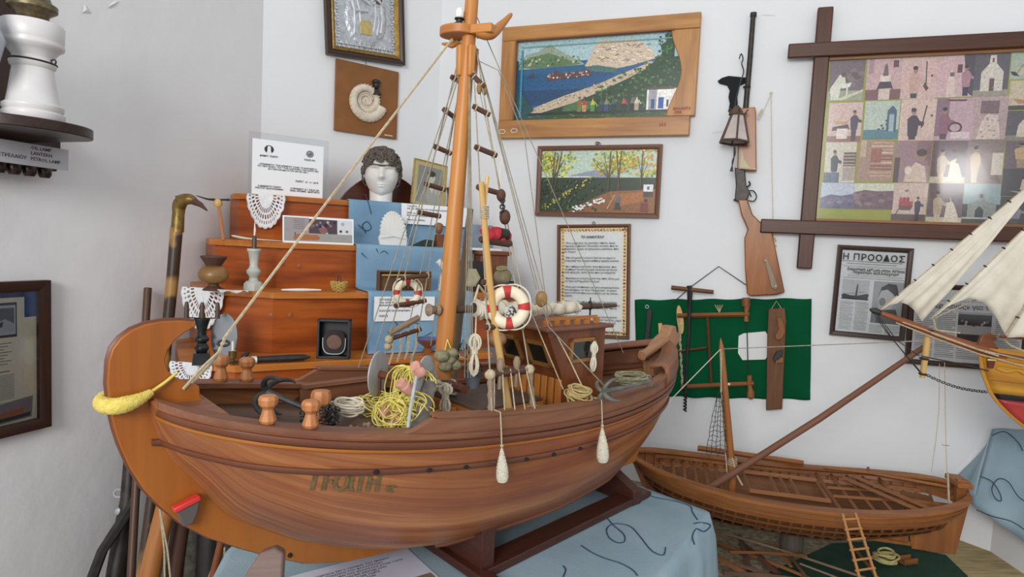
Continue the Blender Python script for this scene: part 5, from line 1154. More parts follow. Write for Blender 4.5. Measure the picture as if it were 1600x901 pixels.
# ================================================================ stepped wooden display unit in the corner
m_tier = wood('red_pine_board', '9c4a1a', 'ac5a20', '7a3614', rough=.32, fine=60, along=4, blot=12); m_edge = wood('pine_edge', 'b86c2c', 'c67c36', 'a05c24', rough=.35)
mu = V((math.sin(math.radians(60)), math.cos(math.radians(60)), 0)); lu = V((-.99, .14, 0)); mn = V((mu.y, -mu.x, 0))
K4 = V((-.69, 1.60, 0)); K3 = V((-.66, 1.77, 0)); K2 = V((-.70, 1.90, 0)); K1 = V((-.76, 2.03, 0))
unit = thing('stepped_display_unit', 'stepped red pine display unit with four shelves standing in the corner behind the boat', 'display shelves', V((-.5, 1.95, 0)))
def front(K, L, R): return [K + lu.normalized() * L, K, K + mu * R]
def wallpt(p, off=.02):
    """push back along -mn until a wall is near"""
    q = V(p)
    for i in range(400):
        q2 = q - mn * .005
        if (q2 - WB.p).dot(WB.n) < off or (q2 - WC.p).dot(WC.n) < off or (q2 - WL.p).dot(WL.n) < off: break
        q = q2
    return q
TIERS = [(K4, .15, .74, .80, .950), (K3, .24, .80, .94, 1.125), (K2, .22, .62, 1.115, 1.262), (K1, .14, .36, 1.252, 1.408)]
TF = []
for K, L, R, z0, z1 in TIERS:
    f = front(K, L, R); TF.append((f, z1))
    bk = [wallpt(f[2]), wallpt(lerp(f[1], f[2], .5)), wallpt(f[1]), wallpt(f[0])]
    ins = [f[0] - mn * .012 + mu * .0, f[1] - mn * .013, f[2] - mn * .012 - mu * .012]; ins[0] = f[0] + V((.01, .014, 0))
    P = ins + [bk[0] - mu * .012, bk[2] * .5 + bk[1] * .5, bk[3]]
    P = [p for i, p in enumerate(P)]
    mb = MB(); mb.prism([(p.x, p.y) for p in ins + bk], z0, z1 - .018, swap=False)
    # boards are seen edge to edge: grain runs along the front
    mb.g = [V(((p.x * mu.x + p.y * mu.y), p.z, 0)) for p in mb.v]
    mb.build('riser_body', m_tier, unit, smooth=False)
    mb = MB(); mb.prism([(p.x, p.y) for p in f + bk], z1 - .018, z1); mb.g = [V(((p.x * mu.x + p.y * mu.y), p.z, (p.x * mn.x + p.y * mn.y))) for p in mb.v]
    mb.build('shelf_board', m_edge, unit, smooth=False, bevel=.002)
def on_front(k, x, z, off=.0):
    f, _ = TF[k]; n_ = mn; r = ray(x, 450); best = None
    for a_, b_ in ((f[0], f[1]), (f[1], f[2])):
        n2 = V(((b_ - a_).y, -(b_ - a_).x, 0)).normalized(); kk = (a_ + n2 * (off - .012) - EYE).dot(n2) / V((r.x, r.y, 0)).dot(n2); q = EYE + V((r.x, r.y, 0)) * kk; u = (q - a_).dot((b_ - a_).normalized()) / (b_ - a_).length
        if best is None or abs(u - .5) < best[0]: best = (abs(u - .5), q, n2)
    return V((best[1].x, best[1].y, z)), best[2]
for k, x, z in ((3, 474, 1.335), (3, 418, 1.345), (2, 466, 1.192), (2, 440, 1.20), (1, 424, 1.06), (1, 454, 1.06), (1, 500, .985)):
    q, n_ = on_front(k, x, z, .001); mb = MB(FR(q, n_)); mb.lathe([(.006, 0), (.006, .002), (.002, .003), (.0001, .003)], 12); mb.build('screw_plug', wood('plug_wood', '8a5230', 'a0663c'), unit)
fb = [K4 + mu * .02 - mn * .03, K4 + mu * .70 - mn * .03]; bb = [wallpt(fb[1]), wallpt(lerp(fb[0], fb[1], .5)), wallpt(fb[0])]
mb = MB(); mb.prism([(p.x, p.y) for p in fb + bb], 0, .80); mb.build('base_cupboard', m_dark, unit, smooth=False)
# ---- blue cloth runner over the steps
RU = []
def runner(x0, x1):
    pass
A0 = [p for p in TF]
def ptx(k, x, inset=0.0):
    """point on tier k's front edge (top) seen at column x"""
    f, z = TF[k]; r = ray(x, 400); n2 = mn; kk = (f[1] + n2 * inset - EYE).dot(n2) / V((r.x, r.y, 0)).dot(n2); q = EYE + V((r.x, r.y, 0)) * kk; return V((q.x, q.y, z))
# curved dark crest standing on the top shelf
def place(x, y, z): return atZ(x, y, z)
cb = ptx(3, 597, -.125); M = FR(V((cb.x, cb.y, 1.408)), mn); crest = []
mb = MB(M)
for i in range(21): u = i / 20; crest.append((lerp(-.155, .17, u), .012 + .10 * math.sin(math.pi * min(1, u * 1.02)) ** .8))
mb.prism([(-.16, 0), ] + crest + [(.175, 0)], -.009, .009); mb.build('back_crest', wood('crest_wood', '3e1c10', '52281a', rough=.3), unit, bevel=.002)
prof = [(3, 0), (3, 1), (2, 0), (2, 1), (1, 0), (1, 1), (0, 0), (0, 1)]
def strip(u):   # across 0..1
    x_ = [(542, 738), (545, 738), (556, 740), (560, 742), (577, 742), (582, 742), (590, 744)]
    rows = []
    for k, (xa, xb) in ((3, (542, 735)), (2, (556, 738)), (1, (577, 742))):
        q = ptx(k, lerp(xa, xb, u), .006); zt_ = TF[k][1]; zb_ = TF[k - 1][1]
        rows += [V((q.x, q.y, zt_ + .003)) - mn * .10 if k < 3 else V((q.x, q.y, zt_ + .003)) - mn * .03, V((q.x, q.y, zt_ + .004)) - mn * .012, V((q.x, q.y, zt_ + .001)) + mn * .002, V((q.x, q.y, zt_ - .012)) + mn * .004]
        for j in range(1, 5): rows.append(V((q.x, q.y, lerp(zt_, zb_, j / 5))) + mn * (.004 + .003 * math.sin(u * 17 + j + k * 2)))
        rows.append(V((q.x, q.y, zb_ + .006)) + mn * .008)
    q = ptx(0, lerp(592, 745, u), .006); rows += [V((q.x, q.y, TF[0][1] + .003)) - mn * .07]
    return rows
R0 = [strip(i / 24) for i in range(25)]; nr = len(R0[0]); mb = MB()
mb.add([p for r in R0 for p in r], [(i * nr + j, i * nr + j + 1, (i + 1) * nr + j + 1, (i + 1) * nr + j) for i in range(24) for j in range(nr - 1)])
m_clothb = mat('blue_runner_cloth', '6c90ac', '84a6be', rough=.9, scale=6, bump=.3, bscale=260, detail=8, lo=.3, hi=.7)
rc = mb.build('cloth_runner', m_clothb, label='blue cloth runner with navy squiggles laid down over the steps of the display unit', cat='cloth', solid=.002, angle=80)
def rsq(k, pts):   # squiggle printed on riser k
    P = []
    for x, y in pts:
        q = ptx(k, x, .0115); r = ray(x, y); kk = (q - EYE).dot(mn) / r.dot(mn); P.append(EYE + r * kk)
    squiggle(rc, P, .0014)
rsq(3, [(571, 303), (576, 318), (580, 334)]); rsq(3, [(560, 351), (572, 360), (580, 356), (574, 346), (566, 352), (572, 364)]); rsq(2, [(565, 395), (575, 404), (590, 406)]); rsq(2, [(588, 388), (592, 396), (600, 392), (606, 396)])
rsq(1, [(608, 503), (618, 503), (620, 510), (614, 514)]); rsq(1, [(632, 488), (640, 500), (655, 506), (662, 505)]); rsq(1, [(584, 470), (590, 485), (588, 500)]); rsq(1, [(650, 520), (664, 524), (676, 518)])
# ---- things on the shelves
def stand_at(x, k, inset):
    """base point on shelf k seen at column x, inset metres behind its front edge"""
    q = ptx(k, x, -inset); return q
# award card in a clear stand
q = stand_at(446, 3, .03); Mq = FR(q, (mn + V((-.25, 0, 0))).normalized()); 
def facing(q, az, lean=0):
    a = math.radians(az); u = V((math.cos(a), math.sin(a), 0)); n_ = V((u.y, -u.x, 0)); M = Matrix(((u.x, 0, n_.x, q.x), (u.y, 0, n_.y, q.y), (0, 1, 0, q.z), (0, 0, 0, 1))); return M @ Matrix.Rotation(lean, 4, 'X')
def two_px(xl, xr, k, il, ir):
    a_, b_ = stand_at(xl, k, il), stand_at(xr, k, ir); c = (a_ + b_) / 2; az = math.degrees(math.atan2((b_ - a_).y, (b_ - a_).x)); return c, az, (b_ - a_).length
c, az, W_ = two_px(391, 501, 3, .03, .05)
Mq = facing(c, az, -.0); t = thing('award_card', 'white award card with two round emblems in a clear stand on the top shelf', 'award card', c)
CH = .172
mb = MB(Mq); mb.box((0, CH / 2, .001), (W_, CH, .002)); mb.build('card', m_white, t, smooth=False)
mb = MB(Mq); mb.box((.004, CH * .56, -.004), (W_ * 1.12, CH * 1.12, .004)); mb.build('clear_stand', glassmat('clear_acrylic', (.93, .94, .95)), t, smooth=False)
k_ = W_
p = Pic(Mq @ Matrix.Translation((0, CH / 2, .0022)), W_, CH)
p.ell(.225, .17, .065, .075, '30343a', 20); p.poly([(.205, .12), (.245, .12), (.25, .2), (.262, .245), (.19, .245), (.2, .2)], 'e8e8ea'); p.ell(.225, .13, .022, .022, 'e8e8ea')
p.ell(.80, .17, .055, .065, '5a5d62', 20); p.ell(.80, .17, .045, .053, '8e9196', 20); p.ell(.80, .17, .028, .033, '62666c'); p.ell(.79, .15, .01, .012, 'c0c2c6')
p.build('emblems', t, paintmat('print', .6, .03))
def tx(s_, x, y, size, al='LEFT', b_=.0003, fit=0): text('card_text', s_, Mq @ Matrix.Translation((x * W_, CH * (1 - y), .0026)), size, m_ink, t, align=al, bold=b_, fit=fit)
tx('ΔΗΜΟΣ ΠΑΡΟΥ', .225 - .5, .31, .0075, 'CENTER'); tx('Π.Ε.ΚΥ.ΑΝ.', .30, .30, .0075, 'CENTER')
tx('ΑΠΟΝΕΜΕΤΑΙ ΣΤΟΝ ΜΠΕΝΕΤΟ ΣΠΑΔΗ ΣΕ ΑΝΑΓΝΩΡΙΣΗ\nΤΗΣ ΠΡΟΣΦΟΡΑΣ ΤΟΥ ΣΤΗΝ ΛΑΟΓΡΑΦΙΑ, ΤΟΝ ΠΟΛΙΤΙΣΜΟ\nΚΑΙ ΤΗΝ ΠΑΡΑΔΟΣΗ ΤΟΥ ΝΗΣΙΟΥ ΜΑΣ.', .0, .46, .0085, 'CENTER', .0003, W_ * .86)
tx('ΠΑΡΟΣ  21 - 9 - 2014', .43, .72, .008, 'RIGHT'); tx('Ο ΔΗΜΑΡΧΟΣ ΠΑΡΟΥ\nΧΡΗΣΤΟΣ ΒΛΑΧΟΓΙΑΝΝΗΣ', -.26, .86, .0068, 'CENTER'); tx('Ο ΠΡΟΕΔΡΟΣ Δ.Σ. Π.Ε.ΚΥ.ΑΝ.\nΝΑΚΑ ΑΝΤΩΝΙΑ - ΜΑΡΓΑΡΙΤΑ', .24, .86, .0068, 'CENTER')
# crocheted doilies
m_lace = mat('white_lace', 'd4d6da', 'e6e8ea', rough=.95, scale=200)
def doily(M, w_, h_, label, scal=11, group='crocheted doilies'):
    """half-round lace hanging from its straight top edge; M: x right, y up, origin at middle of the top edge"""
    mb = MB(M); nu, nv = 72, 16
    def fn(u, v):
        a = math.pi * (1 + u) ; R = v * (1 + (.05 * abs(math.sin(scal * math.pi * u)) if v > .86 else 0)); x = math.cos(a) * w_ / 2 * R * (1.08 if R > .5 else 1); y = math.sin(a) * h_ * R; return (x, y, .0015 + .003 * math.sin(u * 19) * v)
    def skip(i, j):
        if j < 5: return False
        if j in (7, 8): return i % 4 in (1, 2) 
        if j in (10, 11): return (i + 2) % 4 in (1, 2)
        if j == 13: return i % 3 == 1
        return False
    mb.grid(fn, nu, nv, skip=skip); return mb.build('lace_doily', m_lace, label=label, cat='doily', solid=.0012, group=group)
def front_frame(x, k, z, off=.003):
    q, n_ = on_front(k, x, z, off + .012); return FR(q, n_)
doily(front_frame(413, 3, TF[3][1] + .001, .004), .115, .105, 'crocheted doily hanging over the top shelf edge below the award card')
doily(front_frame(317, 1, TF[1][1] + .001, .004), .115, .115, 'crocheted doily hanging behind the black three-armed candlestick')
doily(front_frame(300, 0, TF[0][1] + .001, .004), .105, .075, 'crocheted doily hanging off the lowest shelf under the black candlestick')
q = stand_at(365, 1, .03); doily(FR(q + V((0, 0, .001)), (0, 0, 1), spin=.4), .07, .04, 'scrap of lace lying under the footed brown jar')
# photo leaflet on shelf 2
c, az, W_ = two_px(441, 552, 2, .02, .02); Mq = facing(c, az, -.12); t = thing('folded_leaflet', 'long folded leaflet with museum photographs leaning on the second shelf', 'leaflet', c); HH = .082
mb = MB(Mq); mb.box((0, HH / 2, 0), (W_, HH, .0012)); mb.build('leaflet_sheet', m_white, t, smooth=False)
p = Pic(Mq @ Matrix.Translation((0, HH / 2, .0008)), W_, HH); p.rect(.02, .05, .36, .93, '9c9494'); p.rect(.36, .08, .76, .62, '4c3c44'); p.rect(.36, .62, .98, .93, '9a9a96'); p.rect(.76, .08, .98, .62, 'd4d6da')
for i in range(16): p.ell(random.uniform(.38, .74), random.uniform(.15, .6), .02, .05, random.choice(['8a7480', '2c2430', 'b8a8ac', '6a5058']), 7)
p.ell(.56, .5, .06, .12, '8a5a58'); p.ell(.6, .3, .03, .07, '2a2228'); p.poly([(.14, .8), (.2, .66), (.48, .68), (.52, .8), (.48, .88), (.16, .88)], 'a8663c'); p.rect(.16, .6, .18, .76, '4c6a7a'); p.rect(.26, .55, .28, .72, '4c6a7a')
for i in range(6): p.rect(.05 + .1, .1 + i * .07, .3, .12 + i * .07, '6a666a')
p.ell(.84, .22, .025, .07, 'a8aab0'); p.ell(.81, .5, .02, .05, '2c3038'); p.ell(.9, .5, .02, .05, '5a5d62')
p.build('printed_photos', t, paintmat('print', .6, .03))
# printed labels
def label_card(xl, xr, k, ht, lean, lab, lines, inset=(.0, .0), z=None, group='printed info cards'):
    c, az, W_ = two_px(xl, xr, k, *inset)
    if z is not None: c = V((c.x, c.y, z))
    M_ = facing(c, az, lean); t = thing('info_card', lab, 'card', c, group); mb = MB(M_); mb.box((0, ht / 2, 0), (W_, ht, .001)); mb.build('card', m_white, t, smooth=False)
    text('card_text', lines, M_ @ Matrix.Translation((-W_ * .42, ht * .84, .0012)), ht * .11, m_txt, t, bold=.0002, leading=1.0); return t
label_card(625, 728, 3, .070, -.05, 'white printed card pinned over the edge of the top shelf right of the shell fan', 'ΣΥΛΛΟΓΗ\nγια την επίσκεψη στο λαογραφικό μουσείο\n\nΕΡΓΑ  σε ξύλο και μάρμαρο\nπου έγιναν με μεράκι και υπομονή\n\nΜπενέτος Σπάδης', (-.026, -.026), z=TF[3][1] - .067)
label_card(587, 682, 1, .075, -.0, 'white printed card on the blue cloth below the box with the ship scene', 'ΕΡΓΑΛΕΙΑ ΚΑΙ ΑΝΤΙΚΕΙΜΕΝΑ\nπου είναι σε χρήση στη ζωή των\nπαλιών κατοίκων του νησιού\n\nΣυλλογή του λαογράφου\n\nΠΑΡΟΣ', (-.018, -.018), z=TF[1][1] - .085)
m_tool0 = wood('carved_brown', '7c5030', '946440')
# bust
m_marb = mat('white_marble', 'd8d6d0', 'e6e5e1', rough=.45, scale=12); m_hair = mat('dark_curls', '4a423c', '6a5f56', rough=.7, scale=120, bump=.8, bscale=220)
q = stand_at(592, 3, .055); bust = thing('head_sculpture', 'white marble head with dark curly hair standing on the top shelf', 'sculpture', q)
hs = .098  # half head height scale
qh = q; q = q - V((0, 0, .034))
mb = MB(ZR(q, math.radians(12)))
NH = 40; NA = 40
def headsurf(u, v):
    """v: 0 chin underside .. 1 crown; u: around, 0 = front"""
    z = lerp(.052, .222, v); a = 2 * math.pi * u
    t_ = (v - .5) * 2; R = math.sqrt(max(0, 1 - abs(t_) ** 2.6)) if v > .5 else math.sqrt(max(0, 1 - abs(t_) ** 2.2)) * (.80 + .2 * (v / .5)) 
    rx = .061 * R; ry = .069 * R
    x = rx * math.sin(a); y = -ry * math.cos(a)
    if v < .5: y -= .006 * (1 - v * 2) * max(0, math.cos(a))
    f = max(0, math.cos(a)); da = (u if u < .5 else u - 1) * 2 * math.pi
    def g(v0, sv, a0, sa): return math.exp(-((v - v0) / sv) ** 2 - ((da - a0) / sa) ** 2)
    d_ = 0
    d_ += .014 * math.exp(-((v - .40) / .045) ** 2 - (da / .16) ** 2) + .010 * math.exp(-((v - .49) / .08) ** 2 - (da / .13) ** 2)      # nose
    d_ -= .011 * (g(.545, .035, .38, .20) + g(.545, .035, -.38, .20))   # eye sockets
    d_ += .0062 * (g(.535, .016, .38, .15) + g(.535, .016, -.38, .15))  # lids
    d_ += .0065 * (g(.61, .022, .36, .28) + g(.61, .022, -.36, .28))    # brows
    d_ += .0045 * math.exp(-((v - .265) / .016) ** 2 - (da / .24) ** 2) + .0045 * math.exp(-((v - .225) / .018) ** 2 - (da / .2) ** 2) - .004 * math.exp(-((v - .246) / .008) ** 2 - (da / .26) ** 2)
    d_ += .006 * math.exp(-((v - .10) / .07) ** 2 - (da / .35) ** 2) + .003 * (g(.38, .1, .75, .3) + g(.38, .1, -.75, .3))
    return (x + d_ * math.sin(a), y - d_ * math.cos(a), z)
mb.grid(headsurf, 96, 80)
neck = [(.045, .034), (.043, .037), (.040, .03), (.039, .05), (.040, .075), (.042, .1)]
mb.lathe(neck, 28, M=Matrix.Translation((0, .008, 0)) @ Matrix.Diagonal((1, 1.05, 1, 1)))
for sx in (-1, 1): mb.sphere((sx * .061, .006, .132), .014, 10, 8, (.4, .75, 1.25))
mb.build('head_and_neck', m_marb, bust, angle=80)
mb = MB(ZR(q, math.radians(12))); rnd = random.Random(11)
def cap(u, v):
    a = 2 * math.pi * u; lim = .60 + .0 * math.cos(a); vv = lerp(.40 + .34 * max(0, math.cos(a)) ** .7, 1.0, v); p_ = V(headsurf(u, min(.995, vv))); c = V((0, .004, .14)); return c + (p_ - c) * (1.07) 
mb.grid(cap, 40, 16)
for i in range(230):
    u = rnd.random(); a = 2 * math.pi * u; lo_ = .28 + .42 * max(0, math.cos(a)) ** .6; vv = rnd.uniform(lo_, .97)
    if abs(math.cos(a)) < .6 or rnd.random() < .9:
        p_ = V(headsurf(u, vv)); c = V((0, .004, .14)); p_ = c + (p_ - c) * 1.10; n_ = (p_ - c).normalized(); mb.torus(p_, rnd.uniform(.006, .009), .0030, z=n_ + V((rnd.uniform(-.3, .3), 0, rnd.uniform(-.3, .3))), n=9, m=5)
mb.build('curly_hair', m_hair, bust, angle=80)
mb = MB(ZR(q + V((0, 0, .17)), math.radians(12)) @ Matrix.Rotation(.35, 4, 'X')); mb.torus((0, .002, .012), .062, .0045, n=40, m=7, sy=1.15); mb.build('head_band', m_hair, bust)
# framed portrait leaning
c, az, W_ = two_px(636, 692, 3, .05, .03); c = stand_at(664, 3, .04); M_ = facing(c, 34, -.14) @ Matrix.Rotation(math.radians(-7), 4, 'Z'); t = thing('framed_portrait', 'small gilt framed portrait of a young man leaning behind the top shelf', 'framed picture', c); w_, h_ = .135, .165
mb = MB(M_ @ Matrix.Translation((0, h_ / 2, 0))); mitred(mb, w_, h_, .004, .008); mb.build('gilt_frame', mat('gilt', 'a89258', 'c8b478', rough=.35, metal=.5, scale=60), t)
p = Pic(M_ @ Matrix.Translation((0, h_ / 2, .003)), w_ - .006, h_ - .006); p.rect(0, 0, 1, 1, 'b0a070'); p.rect(.13, .1, .9, .95, '7c7f78'); p.poly([(.25, .95), (.3, .72), (.45, .5), (.65, .48), (.85, .6), (.88, .95)], '9a9c94'); p.poly([(.48, .52), (.6, .44), (.66, .54), (.6, .7)], 'c4c4b8'); p.ell(.56, .34, .11, .13, 'b8b4a6', 16); p.ell(.55, .25, .13, .07, '35342f', 14); p.ell(.78, .6, .1, .12, 'b8aa9c', 14); p.poly([(.2, .95), (.25, .75), (.45, .8), (.5, .95)], '8c908a'); p.ell(.52, .33, .012, .01, '4a463e'); p.ell(.6, .33, .012, .01, '4a463e')
p.build('portrait_print', t, paintmat('print', .6, .03))
# fan shaped marble shell
c = stand_at(614, 2, .05); Mf = facing(c + V((0, 0, 0)), 32, -.15); mb = MB(Mf)
for hf in (-1, 1):
    n_ = 9; 
    for i in range(n_):
        a = lerp(0.06, math.pi * .52, i / (n_ - 1)); r0 = .082 - .012 * (i / n_) 
        base = V((hf * .0, .035, .006)); tip = V((hf * math.sin(a) * r0 * .62, .035 + math.cos(a) * r0, 0)); mb.tube([base, lerp(base, tip, .5), tip], [.003, .0065, .0095], 8, flat=.6)
mb.prism([(-.045, 0), (.045, 0), (.05, .03), (.03, .06), (0, .075), (-.03, .06), (-.05, .03)], -.008, .002); mb.build('shell_fan', m_marb, label='white fluted shell fan standing on the blue cloth of the second shelf', cat='shell', angle=60)
# white stone candlestick with brown candle
def column_stick(q, prof, m, sq_=None, n=20): mb = MB(ZR(q)); mb.lathe(prof, n); return mb
q = stand_at(397, 1, .055); t = thing('marble_candlestick', 'greenish white marble candlestick with a dark candle on the third shelf', 'candlestick', q); m_gm = mat('greenish_marble', 'a8aca2', 'bfc2b8', rough=.4, scale=30)
mb = MB(ZR(q, .5)); mb.lathe([(.024, 0), (.026, .006), (.026, .020), (.019, .027)], 8); mb.lathe([(.014, .026), (.011, .036), (.0135, .042), (.019, .05), (.0195, .056), (.013, .064), (.011, .072), (.0125, .09), (.016, .108), (.019, .112), (.019, .118), (.008, .118), (.008, .110), (.0001, .110)], 24); mb.build('turned_column', m_gm, t, angle=35)
mb = MB(ZR(q)); mb.lathe([(.0065, .108), (.006, .15), (.004, .154), (.0001, .155)], 12); mb.build('candle', mat('brown_wax', '4c3c34', rough=.4), t); mb = MB(ZR(q)); mb.tube([V((0, 0, .154)), V((.001, 0, .17)), V((0, 0, .19))], [.0022, .003, .001], 6); mb.build('white_wick', m_marb, t)
# bone paper knife on shelf 2
c = stand_at(395, 2, .01); mb = MB(); P = [stand_at(361, 2, .02) + V((0, 0, .014)), stand_at(380, 2, .01) + V((0, 0, .008)), stand_at(400, 2, .01) + V((0, 0, .006)), stand_at(440, 2, .008) + V((0, 0, .004))]; mb.tube(smoothpath(P, 5), [.002, .005, .0065, .007, .007, .007, .0065, .006, .0055, .005, .0045, .004, .0035, .003, .0025, .002], 10, flat=.5); mb.build('bone_stick', mat('bone', 'cfc9bc', 'ddd8cc', rough=.5, scale=40), label='long white bone lying on the second shelf edge behind the marble candlestick', cat='bone')
# white stone and miniature basket
mb = MB(); P = [stand_at(441 + i * 62 / 6, 1, .025) + V((0, 0, .005)) for i in range(7)]; mb.tube(smoothpath(P, 3), [.003 + .004 * math.sin(math.pi * (i + .5) / 19) for i in range(19)], 10, flat=.7); mb.build('white_stone', m_marb, label='flat elongated white stone lying on the third shelf', cat='stone')
q = stand_at(531, 1, .03); t = thing('woven_basket', 'miniature woven straw basket with dark handle on the third shelf', 'basket', q); m_straw = mat('straw', 'b08c44', 'c8a860', rough=.8, scale=90)
mb = MB(ZR(q))
for i in range(7):
    z = .003 + i * .0042; R = .016 + .008 * math.sin(min(1, i / 5) * 1.5); P = [V((R * math.cos(a), R * math.sin(a), z + .0012 * math.sin(a * 8 + i * 3.14))) for a in [2 * math.pi * k / 40 for k in range(40)]]; mb.tube(P, .0021, 5, closed=True)
mb.build('woven_wall', m_straw, t); mb = MB(ZR(q)); mb.lathe([(.0001, .002), (.016, .002), (.019, .012), (.0001, .014)], 16); mb.build('dark_bottom', m_rung, t)
mb = MB(ZR(q)); mb.tube([V((-.004, 0, .02)), V((-.004, 0, .045)), V((.0, 0, .05)), V((.004, 0, .045)), V((.004, 0, .02))], .002, 6); mb.build('dark_handle', m_rung, t)
# jar on foot + adze standing behind
q = stand_at(334, 1, .075); q = stand_at(334, 1, .06); t = thing('footed_jar', 'squat brown jar with dark flared rim and foot on the third shelf', 'jar', q)
mb = MB(ZR(q)); mb.lathe([(.028, 0), (.026, .004), (.014, .012), (.013, .02)], 28); mb.build('dark_foot', m_rung, t)
mb = MB(ZR(q)); mb.lathe([(.014, .018), (.030, .024), (.0385, .036), (.039, .046), (.032, .060), (.020, .068)], 32); mb.build('jar_body', mat('tan_glaze', '7c5a34', '94703f', rough=.35, scale=20), t)
mb = MB(ZR(q)); mb.lathe([(.019, .066), (.022, .072), (.032, .088), (.034, .091), (.033, .094), (.029, .090), (.018, .076), (.0001, .076)], 28); mb.build('dark_rim', m_rung, t)
t = thing('small_adze', 'small adze with iron head and wooden handle leaning by the top tiers', 'adze', stand_at(349, 2, .02)); a_ = stand_at(349, 2, .02); z3 = atY(341, 315, a_.y + .01)
mb = MB(); mb.tube([a_, lerp(a_, z3, .5), z3 + V((0, 0, -.004))], [.005, .0042, .0045], 8); mb.build('handle', m_peg, t)
mb = MB(FR(z3, (.1, 0, 1))); mb.lathe([(.009, -.014), (.0125, -.008), (.0115, 0), (.008, .008)], 14); mb.build('handle_socket', m_lath, t)
mb = MB(); yy = z3.y; P = [atY(306, 305, yy), atY(325, 311, yy), z3 + V((0, 0, .006)), atY(358, 312, yy)]; mb.tube(smoothpath(P, 4), [.001, .003, .004, .005, .006, .007, .008, .007, .006, .0055, .006, .007, .008], 6, flat=.5); mb.build('iron_head', m_iron, t)
# framed box with ship scene (third shelf, on the runner)
c, az, W_ = two_px(590, 672, 1, .03, .03); M_ = facing(c, az, 0); t = thing('scene_box', 'small brown wooden box frame with a relief scene on the third shelf', 'box', c); hB = .066
mb = MB(M_ @ Matrix.Translation((0, hB / 2, 0))); mitred(mb, W_, hB, .007, .022, z0=-.004); mb.box((0, 0, -.003), (W_ - .004, hB - .004, .004)); mb.build('box_frame', wood('old_box_wood', '5e442c', '755638', rough=.6), t)
mb = MB(M_)
for i in range(7): mb.tube([(lerp(-.035, .035, i / 6), .010, .012), (lerp(-.038, .04, i / 6), .03 + .012 * math.sin(i * 2), .010), (lerp(-.02, .03, i / 6), .05, .012)], .0035, 6)
mb.build('carved_relief', m_deck, t); mb = MB(M_); mb.tube([(-W_ / 2 + .01, .052, .016), (W_ / 2 - .01, .055, .016)], .0022, 6); mb.build('straw_bar', m_lath, t)
# dark green leather shape, marble L figure, wooden box
c = stand_at(664, 2, .03); mb = MB(facing(c, 30, -.3)); mb.prism([(-.042, 0), (.04, 0), (.052, .026), (.03, .022), (0, .026), (-.02, .020), (-.048, .006)], -.018, .018); mb.build('felt_boat', mat('dark_green_leather', '14261e', '1e3428', rough=.6, scale=40), label='dark green folded boat shape lying beside the shell fan', cat='ornament', bevel=.003)
c = stand_at(684, 2, .02); mb = MB(facing(c, 30)); mb.box((.006, .024, 0), (.034, .048, .03)); mb.build('wooden_block', m_house, label='upright brown wooden block behind the dark green shape', cat='wooden block', bevel=.002)
c = stand_at(694, 1, .04); mb = MB(facing(c, 15)); mb.prism([(-.014, 0), (.02, 0), (.02, .062), (-.004, .062), (-.010, .05)], -.012, .012); mb.tube([(.012, .064, 0), (-.012, .092, 0), (-.020, .10, 0)], [.010, .009, .010], 12); mb.build('marble_figure', m_marb, label='broken white marble figure behind the mast', cat='sculpture', bevel=.002)
c = stand_at(684, 2, .01) + V((0, 0, .049)); mb = MB(facing(c, 20)); mb.sphere((0, .018, 0), .016, 14, 10, (.85, 1.15, .9)); mb.sphere((.002, .016, .014), .004, 8, 6); mb.sphere((0, .027, -.003), .0165, 12, 8, (1, .7, 1)); mb.build('wooden_figurine', m_tool0, label='tiny carved wooden head on top of the brown wooden block', cat='sculpture')
c = stand_at(700, 3, .03); mb = MB(ZR(c)); mb.lathe([(.012, 0), (.014, .004), (.010, .02), (.011, .05), (.016, .07), (.017, .074), (.013, .072), (.0001, .06)], 20); mb.build('dark_vase', m_rung, label='slim dark vase beside the gilt portrait on the top shelf', cat='vase')
# right part of shelf 3: hexagonal dial box, jug, dark green bowl, shelf
c = stand_at(742, 1, .06); t = thing('dial_box', 'black box with a pale hexagonal face standing right of the mast', 'box', c); M_ = facing(c, 24)
mb = MB(M_); mb.box((.0, .05, -.02), (.085, .10, .04)); mb.build('black_case', m_black, t, bevel=.002)
mb = MB(M_ @ Matrix.Translation((-.012, .046, .001))); mb.lathe([(.034, 0), (.034, .004), (.028, .006), (.0001, .006)], 6); mb.build('hexagon_face', mat('pale_olive', 'a09a78', 'b0aa88', rough=.6, scale=60), t, angle=20)
c = stand_at(770, 1, .08); mb = MB(facing(c, 24)); mb.box((0, .062, -.02), (.10, .124, .07)); mb.box((0, .13, -.02), (.12, .014, .09)); mb.build('wooden_casket', wood('casket_wood', '6a3c28', '7c4a32', rough=.5), label='brown wooden casket with moulded lid behind the hexagonal dial box', cat='box', bevel=.003)
c = stand_at(788, 1, .03); t = thing('dark_bowl', 'dark green glazed dish on a stand right of the hexagonal box', 'bowl', c); mb = MB(ZR(c)); mb.lathe([(.03, 0), (.028, .008), (.024, .014)], 20); mb.build('wooden_ring', m_peg, t)
mb = MB(ZR(c)); mb.lathe([(.024, .012), (.038, .020), (.044, .034), (.043, .037), (.034, .026), (.0001, .022)], 28); mb.build('glazed_dish', mat('dark_green_glaze', '16302e', '23484a', rough=.15, scale=12), t)
mb = MB(); q = c + V((0, 0, .050)); mb.lathe([(.015, 0), (.028, .008), (.032, .022), (.026, .036), (.014, .044), (.014, .050), (.019, .053), (.012, .055), (.006, .046), (.0001, .045)], 24, M=FR(q - V((0, 0, .015)), (-.15, -.45, 1))); mb.build('stone_jug', mat('olive_stone', '7c7254', '988c6c', rough=.8, scale=40), label='round olive stone jug resting in the dark green dish', cat='jug')
